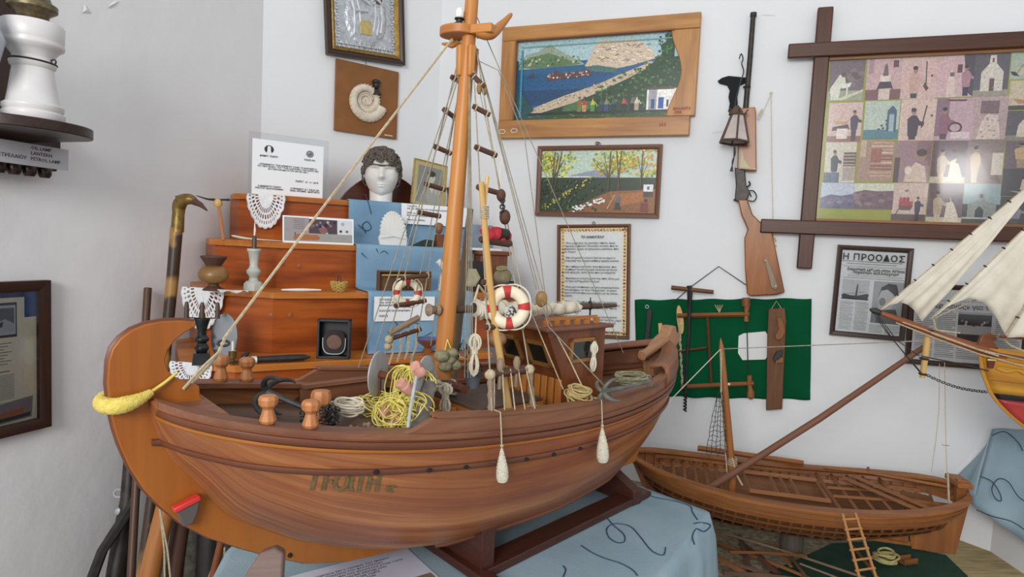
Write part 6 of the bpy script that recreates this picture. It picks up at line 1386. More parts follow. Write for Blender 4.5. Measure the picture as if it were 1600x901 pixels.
c = stand_at(752, 2, .05); mb = MB(facing(c, 25, -.15)); mb.box((0, .045, 0), (.09, .09, .003)); mb.build('grey_slate', mat('blue_grey_slate', '6c7a88', '7e8c98', rough=.7, scale=20), label='blue-grey slate leaning right of the mast on the second shelf', cat='slate')
c = stand_at(756, 1, .115) ; mb = MB(facing(c + V((0, 0, .137)), 25)); mb.box((0, .004, 0), (.11, .008, .06)); mb.build('white_tray', m_marb, label='thin white tray lying on the wooden casket right of the mast', cat='tray', bevel=.001)
# lowest shelf: candlesticks, mirror, knife, coin box, bowl
q = stand_at(317, 0, .05); t = thing('candelabrum', 'black turned candelabrum with three brown candles on the lowest shelf', 'candlestick', q); m_bl = mat('black_lacquer', '141716', '202524', rough=.25, scale=30)
mb = MB(ZR(q, .4)); mb.box((0, 0, .015), (.042, .042, .03), taper=.86); mb.lathe([(.012, .03), (.016, .036), (.018, .043), (.013, .05), (.011, .054), (.017, .060), (.018, .066), (.011, .074), (.0105, .085), (.014, .098), (.018, .112), (.019, .116), (.0001, .116)], 24); mb.build('turned_stem', m_bl, t, bevel=.001, angle=35)
u_ = V((1, .25, 0)).normalized(); mb = MB(); mb.tube([q + V((0, 0, .118)) - u_ * .042, q + V((0, 0, .117)), q + V((0, 0, .118)) + u_ * .042], .0016, 6); mb.build('wire_arm', m_black, t)
for k in (-1, 0, 1): mb = MB(ZR(q + u_ * .036 * k + V((0, 0, .117)))); mb.lathe([(.006, 0), (.0055, .03), (.004, .04), (.0001, .042)], 12); mb.build('candle', mat('brown_wax', '4c3c34', rough=.4), t)
mb = MB(); mb.tube([q + V((0, 0, .157)), q + V((.001, 0, .167)), q + V((-.004, 0, .173))], .0022, 6); mb.build('wick', m_marb, t)
q = stand_at(352, 0, .08); mb = MB(facing(q, 15, -.08)); mb.prism([(.032 * math.cos(2 * math.pi * i / 32), .062 + .062 * math.sin(2 * math.pi * i / 32)) for i in range(32)], -.003, .003); mb.build('oval_mirror', mat('grey_mirror', '8c9094', '9ca0a4', rough=.15, metal=.6, scale=6), label='grey oval mirror leaning behind the black candelabrum', cat='mirror')
q = stand_at(366, 0, .045); t = thing('brass_candle_holder', 'tiny brass candle holder with a white candle beside the knife', 'candle holder', q); m_brass = mat('old_brass', '7a6236', '9c8048', rough=.4, metal=.7, scale=60)
mb = MB(ZR(q)); mb.lathe([(.012, 0), (.012, .003), (.005, .006), (.006, .012), (.010, .014), (.010, .03), (.011, .032), (.006, .032)], 16); mb.build('holder', m_brass, t); mb = MB(ZR(q)); mb.lathe([(.0035, .03), (.003, .055), (.0001, .057)], 8); mb.build('candle', m_marb, t)
t = thing('sheathed_knife', 'black knife handle with white ferrule lying along the lowest shelf', 'knife', stand_at(440, 0, .02)); z_ = V((0, 0, .010))
mb = MB(); P = [stand_at(x, 0, .022) + z_ for x in (402, 420, 440, 460, 478, 489)]; mb.tube(P, [.011, .0115, .012, .0125, .011, .003], 8, flat=.75); mb.build('handle', mat('black_bakelite', '1e1e1e', '2c2c2c', rough=.5, scale=60), t)
mb = MB(); mb.tube([stand_at(396, 0, .022) + z_, stand_at(404, 0, .022) + z_], .0125, 8, flat=.75); mb.build('ferrule', m_marb, t, label='white ferrule')
mb = MB(); mb.tube([stand_at(396, 0, .022) + z_, stand_at(370, 0, .02) + V((0, 0, .006)), stand_at(342, 0, .018) + V((0, 0, .005))], [.008, .008, .002], 6, flat=.3); mb.build('blade', m_black, t)
mb = MB(); P = [stand_at(380, 0, .05) + V((0, 0, .004)), stand_at(385, 0, .05) + V((0, 0, .014)), stand_at(392, 0, .055) + V((0, 0, .025))]; mb.tube(P, [.006, .008, .003], 8); mb.build('black_pod', m_black, label='small black pod shape standing behind the knife', cat='ornament')
c = stand_at(526, 0, .05); t = thing('medal_box', 'black open box holding a round dark medal under glass on the lowest shelf', 'box', c); M_ = facing(c, 8, -.04); bw_, bh_, bd_ = .088, .108, .045
mb = MB(M_)
for x_ in (-1, 1): mb.box((x_ * (bw_ / 2 - .003), bh_ / 2, 0), (.006, bh_, bd_))
for y_ in (.003, bh_ - .003): mb.box((0, y_, 0), (bw_, .006, bd_))
mb.box((0, bh_ / 2, -bd_ / 2 + .002), (bw_, bh_, .004)); mb.build('black_case', mat('black_card', '16181c', '1e2024', rough=.45, scale=60), t, bevel=.001)
mb = MB(M_ @ Matrix.Translation((0, .044, .0))); mb.prism([(.030 * math.copysign(abs(math.cos(a)) ** .7, math.cos(a)), .034 * math.copysign(abs(math.sin(a)) ** .75, math.sin(a))) for a in [2 * math.pi * i / 36 for i in range(36)]], 0, .003); mb.build('dark_plate', mat('dark_plate', '2a2422', rough=.2), t)
mb = MB(M_ @ Matrix.Translation((0, .044, .003)))
for r_, z_ in ((.020, .002), (.014, .003), (.007, .004)): mb.lathe([(r_, 0), (r_, z_), (r_ - .003, z_)], 28)
mb.build('bronze_medal', mat('bronze', '5a4030', '6e5040', rough=.4, metal=.3, scale=60), t); mb = MB(M_ @ Matrix.Translation((0, .046, .004)))
P = [(.031 * math.copysign(abs(math.cos(a)) ** .6, math.cos(a)), .036 * math.copysign(abs(math.sin(a)) ** .7, math.sin(a)), 0) for a in [math.pi * .95 + math.pi * 1.1 * i / 24 for i in range(25)]]; mb.tube(P, .0014, 6); mb.build('glass_rim', mat('bright_rim', 'd8dce0', rough=.2, metal=.4), t)
c = stand_at(674, 0, .06); t = thing('footed_bowl', 'brown footed bowl with a blue rim just left of the mast', 'bowl', c); mb = MB(ZR(c)); mb.lathe([(.016, 0), (.017, .006), (.009, .014), (.013, .018), (.030, .030), (.037, .040)], 28); mb.build('brown_body', mat('brown_glaze', '7c4a2c', '8e5836', rough=.3, scale=20), t)
mb = MB(ZR(c)); mb.lathe([(.037, .0395), (.038, .043), (.036, .044), (.028, .036), (.0001, .030)], 28); mb.build('blue_rim', mat('blue_glaze', '3a4a78', '5464a0', rough=.3, scale=20), t)
# ================================================================ open boat hull at the right, under construction
c2o = V((.4056, 2.0222, 0)); a2 = 1.8002; D2 = V((math.sin(a2), math.cos(a2), 0)); N2 = V((D2.y, -D2.x, 0)); L2 = .96
def T2(s, n, z): return c2o + D2 * s + N2 * n + V((0, 0, z))
def P2x(x, y, n=0):
    r = ray(x, y); k = ((c2o + N2 * n - EYE).dot(N2)) / r.dot(N2); return EYE + r * k
def rail2(s):
    t = min(1, max(0, s / L2)); u = 2 * t ** math.exp(.164) - 1; return .006 + .1938 * (1 - abs(u) ** 2.3968) ** .4393, .6003 + .0094 * (t - .5) + .1745 * (t - .5) ** 2
KEEL2 = .462
def zk2(s):
    t = s / L2
    if t < .16: return lerp(.640, KEEL2 + .012, (t / .16) ** .75)
    if t > .90: return lerp(KEEL2 + .06, .635, ((t - .90) / .10) ** 1.3)
    return KEEL2 + .012 + max(0, t - .6) / .3 * .048
def h2(s, z):
    b_, zr = rail2(s); k = zk2(s); H = max(1e-4, zr - k); q = min(1, max(0, (zr - z) / H)); p = 1.2 + 1.1 * math.sin(math.pi * min(1, max(0, s / L2))) ** .8; return .006 + (b_ - .006) * max(0, 1 - q ** p) ** (1 / p)
m_b2 = wood('new_boat_pine', '8c562c', 'a06836', '7c4a26', rough=.5, fine=80, along=4); m_b2d = wood('new_boat_rib', '7c4e2c', '8c5c36', rough=.6)
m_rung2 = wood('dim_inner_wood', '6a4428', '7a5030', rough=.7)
b2 = thing('open_boat_model', 'unfinished open wooden boat hull with bare ribs resting on a round post', 'model boat', T2(.5, 0, KEEL2))
def band2(name, fn, m, s0, s1, N=44, sides=(1, -1)):
    for sd in sides:
        mb = MB(); vs = []; gs = []
        for i in range(N + 1):
            s = s0 + (s1 - s0) * i / N; c = fn(s)
            for n_, z in c: vs.append(T2(s, n_ * sd, z)); gs.append((s, n_, z))
        k = len(c); fs = []
        for i in range(N):
            for j in range(k):
                f = (i * k + j, (i + 1) * k + j, (i + 1) * k + (j + 1) % k, i * k + (j + 1) % k); fs.append(f if sd < 0 else tuple(reversed(f)))
        fs += [tuple(range(k)), tuple(reversed(range(N * k, N * k + k)))]
        mb.add(vs, fs, gs); mb.build(name, m, b2, angle=35)
def cap2(s):
    b_, z = rail2(s); w_ = .034 * min(1, b_ / .05); i = max(.003, b_ - w_); return [(i, z - .003), (b_ + .004, z - .003), (b_ + .004, z + .003), (i, z + .003)]
band2('cap_rail', cap2, m_b2, .0, L2)
def skin(zt, zb, th=.004, out=.0):
    def f(s):
        _, zr = rail2(s); a_, b_ = max(zk2(s) + .001, zr - zt), max(zk2(s), zr - zb); m_ = (a_ + b_) / 2
        return [(h2(s, a_) + out, a_), (h2(s, m_) + out, m_), (h2(s, b_) + out, b_), (max(.002, h2(s, b_) + out - th), b_), (max(.002, h2(s, m_) + out - th), m_), (max(.002, h2(s, a_) + out - th), a_)]
    return f
band2('sheer_plank', skin(.002, .027), m_b2, .004, L2 - .004)
band2('wale', skin(.024, .031, .008, .004), m_b2d, .004, L2 + .0)
band2('second_plank', skin(.031, .044), m_b2, .01, L2 - .02)
band2('moulding', skin(.010, .014, .006, .003), m_b2d, .004, L2 - .01)
for zt in (.056, .078, .102): band2('ribband', skin(zt, zt + .006, .006, .004), m_b2d, .03, L2 - .12)
band2('inner_planking', skin(.046, .145, .002, -.0135), m_rung2, .05, L2 - .06)
band2('garboard_plank', skin(.122, .17, .003, .0), m_b2d, .14, L2 - .16)
for i in range(30):
    s = .05 + (L2 - .11) * i / 29; b_, zr = rail2(s)
    for sd in (1, -1):
        P = []
        for j in range(12): z = lerp(zk2(s) + .004, zr - .003, (j / 11) ** 1.4); P.append(T2(s, sd * max(.003, h2(s, z) - .006), z))
        mb = MB(); mb.tube(P, .0042, 4); mb.build('rib', m_b2d, b2, smooth=False)
def band2i(zt, zb, name='inner_stringer'): band2(name, skin(zt, zb, .005, -.012), m_b2, .08, L2 - .08)
band2i(.012, .022); band2i(.034, .044)
M2 = Matrix(((D2.x, 0, -N2.x, c2o.x), (D2.y, 0, -N2.y, c2o.y), (0, 1, 0, 0), (0, 0, 0, 1)))
mb = MB(M2); mb.prism([(-.012, .655), (.01, .655), (.06, .56), (.16, .476), (.9, .476), (.9, .462), (.15, .462), (.045, .54)], -.006, .006, swap=True); mb.build('keel_and_stem', m_b2, b2, bevel=.001)
mb = MB(M2); mb.prism([(.80, .60), (.965, .60), (.945, .455), (.83, .455)], -.007, .007, swap=True); mb.build('stern_deadwood', m_b2, b2, bevel=.001)
mb = MB(M2); mb.prism([(.62, .50), (.8, .56), (.82, .47), (.62, .478)], -.006, .006, swap=True); mb.build('keel_filler', m_b2, b2)
q = T2(L2 - .015, 0, .62); mb = MB(ZR(q, -a2)); mb.box((0, 0, .015), (.02, .03, .085)); mb.box((-.02, 0, .045), (.09, .04, .014)); mb.build('sternpost_head', m_b2, b2, bevel=.002)
def beam2(s, n0, n1, z, w_=.009, h_=.008, nm='deck_beam', m=None, s2=None):
    mb = MB(); mb.tube([T2(s, n0, z), T2(s if s2 is None else s2, n1, z)], w_ * .6, 4, flat=.8); mb.build(nm, m or m_b2d, b2, smooth=False)
for s in (.10, .14, .175, .21, .245, .28): 
    b_, z = rail2(s); beam2(s, -b_ + .01, b_ - .01, z - .028)
for s in (.60, .645, .69, .735, .78): b_, z = rail2(s); beam2(s, -b_ + .01, b_ - .01, z - .018)
for n_ in (-.085, .085): mb = MB(); mb.tube([T2(.36, n_, .592), T2(.58, n_, .592)], .009, 4); mb.build('hatch_carling', m_b2d, b2, smooth=False)
for s in (.36, .44, .47, .50, .58): beam2(s, -.085, .085, .592)
for n_ in (-.04, .03): mb = MB(); mb.tube([T2(.60, n_, .590), T2(.80, n_, .602)], .009, 4, flat=.6); mb.build('fore_and_aft_plank', m_b2d, b2, smooth=False)
for a_, b_ in (((.70, -.11), (.84, .10)), ((.66, -.09), (.80, .12))): mb = MB(); mb.tube([T2(a_[0], a_[1], .612), T2(b_[0], b_[1], .612)], .013, 4, flat=.4); mb.build('loose_plank', m_b2d, b2, smooth=False)
mb = MB(); P = [T2(.62, -.17, .612), T2(.75, -.15, .618), T2(.93, -.03, .64)]; mb.tube(P, .009, 4, flat=.6); mb.build('loose_plank', m_b2, b2, smooth=False)
mb = MB(); q = P2x(1356, 735, -.17); mb.tube([q - V((0, 0, .03)), q + V((0, 0, .012))], .004, 6); mb.build('thole_pin', m_b2d, b2)
mb = MB(); q = P2x(1080, 712, -.12); 
mb = MB(); mb.tube([T2(.22, -rail2(.22)[0] + .01, .632), T2(.56, -rail2(.56)[0] + .01, .612)], .007, 4, flat=1.4); mb.build('wash_board', m_b2, b2, smooth=False)
# mast, yard
mb = MB(); a_, c_ = P2x(1145, 752), P2x(1126, 528); mb.tube([a_ - V((0, 0, .06)), a_, lerp(a_, c_, .5), lerp(a_, c_, .93), c_], [.012, .012, .0105, .008, .001], 14); mb.build('mast', m_b2, b2)
mb = MB(); mb.tube([P2x(1106, 764, .06), P2x(1280, 654, .08), P2x(1444, 542, .10)], [.011, .010, .0075], 12); mb.build('long_yard', wood('yard_wood', '6a4430', '7c5440', rough=.6), b2)
cord('mast_lashing', [P2x(1126, 545, .01), P2x(1127, 610, .012), P2x(1136, 740, .01)], .0022, m_rope, b2)
for k in range(4): mb = MB(); mb.torus(P2x(1144, 716 + k * 3), .0135, .002, n=16, m=5); mb.build('mast_tie', m_rope, b2)
cord('mast_tie', [P2x(1144, 715, .012), P2x(1150, 740, .02), P2x(1160, 758, .03)], .0035, m_rope, b2)
post = MB(ZR(T2(.50, 0.02, LZ))); post.lathe([(.032, 0), (.034, .02), (.032, KEEL2 - LZ)], 18); post.build('support_post', wood('old_post', '4c443c', '5e554a', rough=.8), label='short round dark post propping up the open boat hull', cat='post')
t = thing('hanging_net', 'small dark knotted net hanging from the mast top of the open boat', 'fishing net', P2x(1120, 700)); mb = MB(); g = []
for i in range(13):
    u = i / 12; y = lerp(612, 704, u); xl, xr = lerp(1122, 1104, u ** .8), lerp(1130, 1141, u); g.append([P2x(lerp(xl, xr, j / 5) + random.uniform(-1, 1), y + 2 * math.sin(j * 2 + i), .012 + .008 * math.sin(j * 2.1)) for j in range(6)])
for i in range(13):
    mb.tube(g[i], .0008, 4)
for j in range(6): mb.tube([g[i][j] for i in range(13)], .0009, 4)
for k in (0, 2, 4): mb.tube([g[12][k], (g[12][k] + g[12][k + 1]) / 2 - V((0, 0, .02)), g[12][k + 1]], .0009, 4)
mb.build('knotted_mesh', mat('dark_twine', '2c2e2c', rough=.9), t); cord('net_line', [P2x(1128, 550, .01), P2x(1126, 612, .012)], .0014, m_rope, t)
cord('stretched_line', [Bpx(1001, 672, .01), P2x(1126, 545)], .0014, m_white_rope, None, lab='long pale cord stretched from the stern of the large boat up to the small mast')
bpy.data.objects['stretched_line']['category'] = 'cord'
# little ladder, coil, scraps and green cloth on the ledge
m_tier_l = wood('ladder_wood', '9a6a3c', 'ae7c4a')
t = thing('toy_ladder', 'small wooden ladder with eight rungs leaning on the open boat side', 'ladder', atZ(1372, 905, LZ + .02))
a1, a2_ = P2x(1316, 802, .205), P2x(1336, 800, .205); e1_, e2_ = atZ(1347, 925, LZ + .01), atZ(1374, 925, LZ + .01)
a1 = EYE + ray(1316, 802) * 1.60; a2_ = EYE + ray(1336, 801) * 1.60; e1_ = EYE + ray(1350, 930) * 1.55; e2_ = EYE + ray(1376, 925) * 1.55
for a_, b_ in ((a1, e1_), (a2_, e2_)): mb = MB(); mb.tube([a_, b_], .0042, 4); mb.build('ladder_side', m_tier_l, t, smooth=False)
for i in range(8): u = (i + .6) / 8; p_, q_ = lerp(a1, e1_, u), lerp(a2_, e2_, u); d_ = (q_ - p_) * .15; mb = MB(); mb.tube([p_ - d_, q_ + d_], .0045, 4, flat=.7); mb.build('ladder_rung', m_tier_l, t, smooth=False)
gp = [(1180, 905), (1300, 850), (1390, 845), (1440, 860), (1478, 868), (1512, 901), (1500, 960), (1180, 960)]
mb = MB(); P = [atZ(x, y, LZ) for x, y in gp]; mb.prism([(p.x, p.y) for p in P], LZ, LZ + .003); mb.build('green_cloth', mat('dark_green_felt', '123424', '18402c', rough=.95, scale=20), label='dark green felt under the stern of the open boat', cat='cloth')
straw = MB(); P = [atZ(x, y, LZ) for x, y in ((1440, 848), (1487, 838), (1547, 862), (1640, 925), (1560, 990), (1500, 960), (1512, 901), (1478, 868))]
P = [atZ(x, y, LZ) for x, y in ((1420, 835), (1487, 832), (1640, 905), (1620, 1000), (1470, 1000), (1440, 860))]
straw.prism([(p.x, p.y) for p in P], LZ, LZ + .0025); straw.g = [V((v_.dot(WB.u), v_.dot(WB.n), 0)) for v_ in straw.v]
straw.build('straw_mat', mat('straw_mat', '7a6a46', 'a08f62', rough=.9, scale=30, coord='gr', stretch=(.4, 5, 1), bump=.8, bscale=40), label='striped straw mat covering the ledge below the wall at the right', cat='mat')
coil('rope_coil', 'thick straw yellow rope ring lying on green cloth by the little ladder', atZ(1382, 876, LZ + .02), .030, .0032, 6, mat('straw_yellow_rope', 'a89a5e', 'c4b67c', rough=.9, scale=120), seed=12, sy=.8, hgt=.03)
mb = MB(ZR(atZ(1417, 880, LZ + .004), .3)); 
mb.box((0, 0, .006), (.05, .028, .004))
for y_ in (-1, 1): mb.box((0, y_ * .012, .012), (.05, .004, .014))
mb.build('wooden_tray', m_b2, label='tiny open wooden tray lying below the sternpost', cat='tray')
wr = thing('wrecked_hull', 'broken remains of a flat wooden boat frame lying on the gravel ledge', 'boat wreck', atZ(1200, 880, LZ)); 
rnd = random.Random(21)
segs = [((1115, 845), (1330, 930), .010), ((1130, 832), (1360, 905), .008), ((1150, 880), (1300, 935), .012), ((1140, 862), (1260, 868), .010), ((1160, 850), (1215, 895), .013), ((1235, 868), (1285, 940), .006), ((1120, 870), (1200, 920), .014), ((1200, 925), (1350, 915), .012), ((1155, 835), (1175, 905), .008), ((1210, 850), (1236, 885), .006), ((1250, 880), (1395, 940), .006), ((1130, 895), (1250, 905), .012), ((1330, 850), (1395, 935), .006)]
for i, (a_, b_, r) in enumerate(segs): mb = MB(); z0_ = LZ + .012 + .006 * (i % 4); mb.tube([atZ(*a_, z0_), lerp(atZ(*a_, z0_), atZ(*b_, z0_), .5) + V((0, 0, .004)), atZ(*b_, z0_)], r, 4, flat=.4); mb.build('broken_plank' if i % 3 else 'bent_rib', (m_b2d, m_grey, m_deck)[i % 3] if i != 4 else m_rung, wr, smooth=False)
# threads hanging at the right
for P, lab in (([(1468, 568), (1467, 640), (1462, 690), (1455, 738)], 'thin grey thread hanging down the wall to the open boat stern'), ([(1476, 566), (1477, 640), (1478, 694), (1481, 780), (1484, 805)], 'thin thread hanging to a knot at the open boat rail')):
    mb = MB(); mb.tube([atY(x, y, 1.78) for x, y in P], .0010, 4)
    if P[0][0] == 1476: mb.tube([atY(1481, 738, 1.78), atY(1484, 806, 1.74)], .0022, 5); mb.sphere(atY(1484, 808, 1.735), .005, 8, 6); mb.tube([atY(1472, 695, 1.78), atY(1483, 696, 1.78)], .0014, 4)
    mb.build('hanging_thread', m_rope, label=lab, cat='thread', group='hanging threads')
# ================================================================ pedestal and the sailing ship at the far right
PG = [atZ(1487, 840, LZ), atZ(1547, 862, LZ), atZ(1640, 925, LZ)]; PGb = [PG[2] + V((.25, .45, 0)), PG[0] + V((.25, .16, 0))]
# keep the pedestal off the wall
def inside(p, off=.012):
    d_ = (p - WB.p).dot(WB.n); return p + WB.n * (off - d_) if d_ < off else p
PQ = [inside(V((p.x, p.y, 0))) for p in PG + PGb]
mb = MB(); mb.prism([(p.x, p.y) for p in PQ], LZ, .60); mb.build('white_pedestal', m_wall, label='white masonry block on the ledge beneath the second blue cloth', cat='pedestal', smooth=False)
def ny(x, y, Yq): return EYE + ray(x, y) * Yq
tl, bl = ny(1552, 670, PG[1].y + .03), ny(1516, 786, PG[1].y - .05); br = ny(1625, 862, PG[1].y - .22); tr = ny(1640, 672, PG[1].y - .12)
ll, lb = ny(1500, 720, PG[0].y + .04), ny(1490, 800, PG[0].y + .02)
mb = MB(); 
def face(a_, b_, c_, d_, n_=14, amp=.006, ph=0):
    nn_ = (b_ - a_).cross(d_ - a_).normalized()
    mb.grid(lambda u, v: lerp(lerp(a_, b_, u), lerp(d_, c_, u), v) + nn_ * amp * math.sin(u * 9 + v * 3 + ph) * (.3 + v), n_, n_)
tb = inside(tl + V((.26, .02, .0)), .02); tbb = inside(tr + V((.2, .25, 0)), .02)
face(tl, tr, br, bl); face(inside(ny(1540, 676, tl.y + .10), .02), tl, bl, inside(ny(1492, 745, PG[0].y + .03), .02), ph=2); face(inside(ny(1540, 676, tl.y + .10), .02), tbb, tr, tl, amp=.002)
pc = mb.build('table_cloth', m_cloth, label='pale blue cloth with navy loops covering the block at the right edge', cat='cloth', group='pieces of blue printed cloth', solid=.003, angle=80)
fn2 = (tr - tl).cross(bl - tl).normalized()
def onf(x, y):
    r = ray(x, y); k = (tl - EYE).dot(fn2) / r.dot(fn2); return EYE + r * k - r * .012
for pts in ([(1533, 744), (1550, 752), (1562, 770), (1564, 782), (1555, 778), (1550, 762), (1560, 748), (1575, 752), (1590, 774), (1600, 782)], [(1550, 680), (1570, 674), (1590, 690), (1598, 704)], [(1526, 796), (1550, 806), (1580, 814), (1602, 828)]): squiggle(pc, [onf(x, y) for x, y in pts], .0016)
# sailing ship: hull bow, bowsprit, sails
Y3 = 1.62
def S3(x, y, d=0): return EYE + ray(x, y) * (Y3 + d - (x - 1535) * .00045)
ship = thing('sailing_ship_model', 'sailing ship model with cream canvas jibs and long bowsprit entering at the right edge', 'model ship', S3(1590, 640)); m_gold = wood('varnished_gold_hull', 'b8812c', 'c8943a', 'a06c24', rough=.25, fine=60); m_redh = mat('red_hull_paint', '9a2c2c', 'a83434', rough=.4, scale=20); m_bandk = mat('black_hull_band', '17181a', rough=.3)
st_ = [(1531, 541), (1537, 580), (1548, 610), (1560, 628), (1580, 648), (1605, 668)]
def stemx(y):
    for (xa, ya), (xb, yb) in zip(st_, st_[1:]):
        if y <= yb: return lerp(xa, xb, (y - ya) / (yb - ya))
    return st_[-1][0]
dkd = V((1, -.12, 0)).normalized(); sdn = V((-.12, -1, 0)).normalized()
def shull(name, y0, y1, m):
    for sd in (1, -1):
        mb = MB()
        def fn(u, v):
            y = lerp(y0, y1, v); b_ = S3(stemx(y), y); L_ = u * .46; full = (1 - (y - 541) / 150) ** .6 if y < 690 else 0; w_ = .10 * math.sin(min(1, u * 1.15) * math.pi / 2) * max(.05, full)
            return b_ + dkd * L_ + sdn * (w_ * sd + .004 * sd) + V((0, 0, -.012 * math.sin(u * 3) * (1 - v)))
        mb.grid(fn, 24, 8, gr=lambda u, v: (u * .4, v * .1 + y0 * .01, 0)); mb.build(name, m, ship, solid=.003)
shull('gilt_hull_planks', 541, 613, m_gold); shull('black_waterline', 613, 622, m_bandk); shull('red_bottom', 622, 668, m_redh)
mb = MB(); mb.tube([S3(x - 1, y) for x, y in st_], .006, 6); mb.build('stem_post', m_gold, ship)
for yy, r in ((548, .004), (556, .0025), (566, .0025), (590, .002)):
    mb = MB(); P = []
    for i in range(16): u = i / 15; full = (1 - (yy - 541) / 150) ** .6; P.append(S3(stemx(yy), yy) + dkd * u * .46 + sdn * (.10 * math.sin(min(1, u * 1.15) * math.pi / 2) * full + .008) + V((0, 0, -.012 * math.sin(u * 3) * (1 - (yy - 541) / 72))))
    mb.tube(P, r, 6); mb.build('hull_wale', m_cap if r > .003 else m_gold, ship)
def onbow(x, y, o=.012):
    b_ = S3(stemx(y), y); L_ = max(0, (x - stemx(y)) / FPX * Y3); u = L_ / .46; return b_ + dkd * L_ + sdn * (.10 * math.sin(min(1, u * 1.15) * math.pi / 2) + o)
mb = MB(FR(onbow(1541, 565), sdn)); mb.prism([(-.010, .012), (.010, .012), (.006, -.012), (-.006, -.012)], 0, .004); hp_ = mb.build('hawse_shield', mat('dark_red', '5c1e1c', rough=.4), ship); mb = MB(FR(onbow(1541, 561), sdn)); mb.box((0, .003, .005), (.020, .004, .002)); mb.build('yellow_edge', m_yel, hp_)
mb = MB(); P = [onbow(x, y, .006) for x, y in ((1550, 572), (1562, 576), (1575, 572), (1590, 580), (1600, 578))]; mb.tube(smoothpath(P, 4), .0035, 6); mb.build('carved_scroll', m_gold, ship)
mb = MB(FR(S3(1540, 534), sdn)); mb.prism([(-.022, -.016), (-.012, .018), (.008, .024), (.02, .018), (.024, .008), (.015, .004), (.03, -.016)], -.006, .006); mb.build('knight_head', m_house, ship, bevel=.002)
bs = [S3(1371, 487), S3(1420, 505), S3(1470, 526), S3(1560, 554), S3(1640, 580)]
mb = MB(); mb.tube(bs, [.006, .009, .011, .013, .013], 12); mb.build('bowsprit', wood('bowsprit_wood', '84482c', '965a38', rough=.4), ship)
mb = MB(); mb.tube([S3(1359, 483), S3(1366, 485), S3(1376, 489)], [.003, .009, .008], 10); mb.build('sprit_cap', m_iron, ship)
mb = MB(); mb.tube([S3(1450, 524), S3(1446, 555), S3(1441, 590)], [.0085, .008, .0065], 10); mb.build('dolphin_striker', m_lath, ship)
for q in ((1452, 516, .0095), (1444, 560, .009), (1442, 584, .008)): mb = MB(); mb.torus(S3(q[0], q[1]), q[2], .003, z=(.1, 0, 1), n=14, m=5); mb.build('iron_band', m_iron, ship)
for P, r in (([(1368, 490), (1395, 530), (1437, 581)], .0014), ([(1372, 492), (1400, 530), (1436, 556)], .0012), ([(1366, 492), (1386, 520), (1440, 582)], .001), ([(1440, 556), (1500, 568), (1545, 579)], .0016), ([(1410, 503), (1470, 524), (1530, 546), (1600, 562)], .0016), ([(1400, 504), (1466, 530), (1530, 553), (1600, 572)], .0018), ([(1455, 520), (1520, 543), (1560, 556)], .0022), ([(1560, 522), (1580, 540), (1600, 548)], .0024), ([(1600, 440), (1530, 466), (1470, 492), (1462, 497)], .0016), ([(1458, 498), (1463, 515), (1480, 518), (1500, 520)], .002)):
    cord('rigging_line', [S3(x, y, -.02) for x, y in P], r, m_iron if P[0][0] < 1380 or P[0][0] == 1440 else m_rope, ship)
mb = MB()
for i in range(26): u = i / 25; x, y = lerp(1443, 1540, u), lerp(583, 612, u) + 6 * math.sin(math.pi * u); mb.torus(S3(x, y), .0042, .0012, z=(1, .2, .3) if i % 2 else (0, 1, 0), n=10, m=4, sy=.6)
mb.build('bobstay_chain', m_iron, ship)
m_sail = mat('sail_canvas', 'd0c8b8', 'dcd5c6', rough=.9, scale=30, bump=.5, bscale=14)
def sail(name, pts, belly, bottom=None, d=0, n=22):
    """pts: tack, head, clew pixels; lower edge may curve"""
    T_, H_, C_ = [S3(*p, d) for p in pts]; nrm = (H_ - T_).cross(C_ - T_).normalized(); nrm = nrm if nrm.y < 0 else -nrm
    mb = MB()
    def fn(u, v):   # u along luff from tack to head, v from luff to leech
        a_ = lerp(T_, H_, u); foot = lerp(T_, C_, v); p_ = lerp(foot, H_, u)
        p_ = p_ + V((0, 0, (bottom or 0) * math.sin(math.pi * v) * (1 - u) ** 2)); return p_ + nrm * (belly * math.sin(math.pi * min(1, v * (1 - u) + .0)) * 1.0 + .0035 * math.sin(u * 23 + v * 9) * v * (1 - u) + .004 * math.sin(v * 26) * (1 - u))
    mb.grid(fn, n, n); o = mb.build(name, m_sail, ship, solid=.0012, angle=80)
    cord('bolt_rope', [T_, lerp(T_, H_, .5), H_], .0022, m_rope, o)
    k = int((H_ - T_).length / .055)
    for i in range(1, k): q = lerp(T_, H_, i / k); mb = MB(); mb.torus(q, .0042, .0016, z=(H_ - T_), n=9, m=5); mb.build('luff_hank', m_iron, o)
sail('flying_jib', [(1376, 484), (1640, 262), (1440, 502)], .02, .035)
sail('jib', [(1456, 497), (1660, 300), (1572, 527)], .03, .075, -.03)
sail('staysail', [(1570, 527), (1700, 330), (1680, 535)], .03, .01, -.05)
mb = MB(); mb.tube([S3(1562, 525, -.05), S3(1650, 532, -.05)], .004, 8); mb.build('staysail_boom', m_house, ship)
mb = MB(); mb.tube([S3(1640, 560), S3(1640, 100)], .016, 14); mb.build('mast', m_pine, ship)
cord('stretched_line', [P2x(1127, 545), S3(1400, 534), S3(1443, 532)], .0014, m_cord, None, sag=0); o = [x for x in bpy.data.objects if x.name.startswith('stretched_line.')][0]; tag(o, 'long thin line stretched from the small mast to the bowsprit rigging', 'cord')
for nm in ('stretched_line', o.name): bpy.data.objects[nm]['group'] = 'lines stretched between the models'
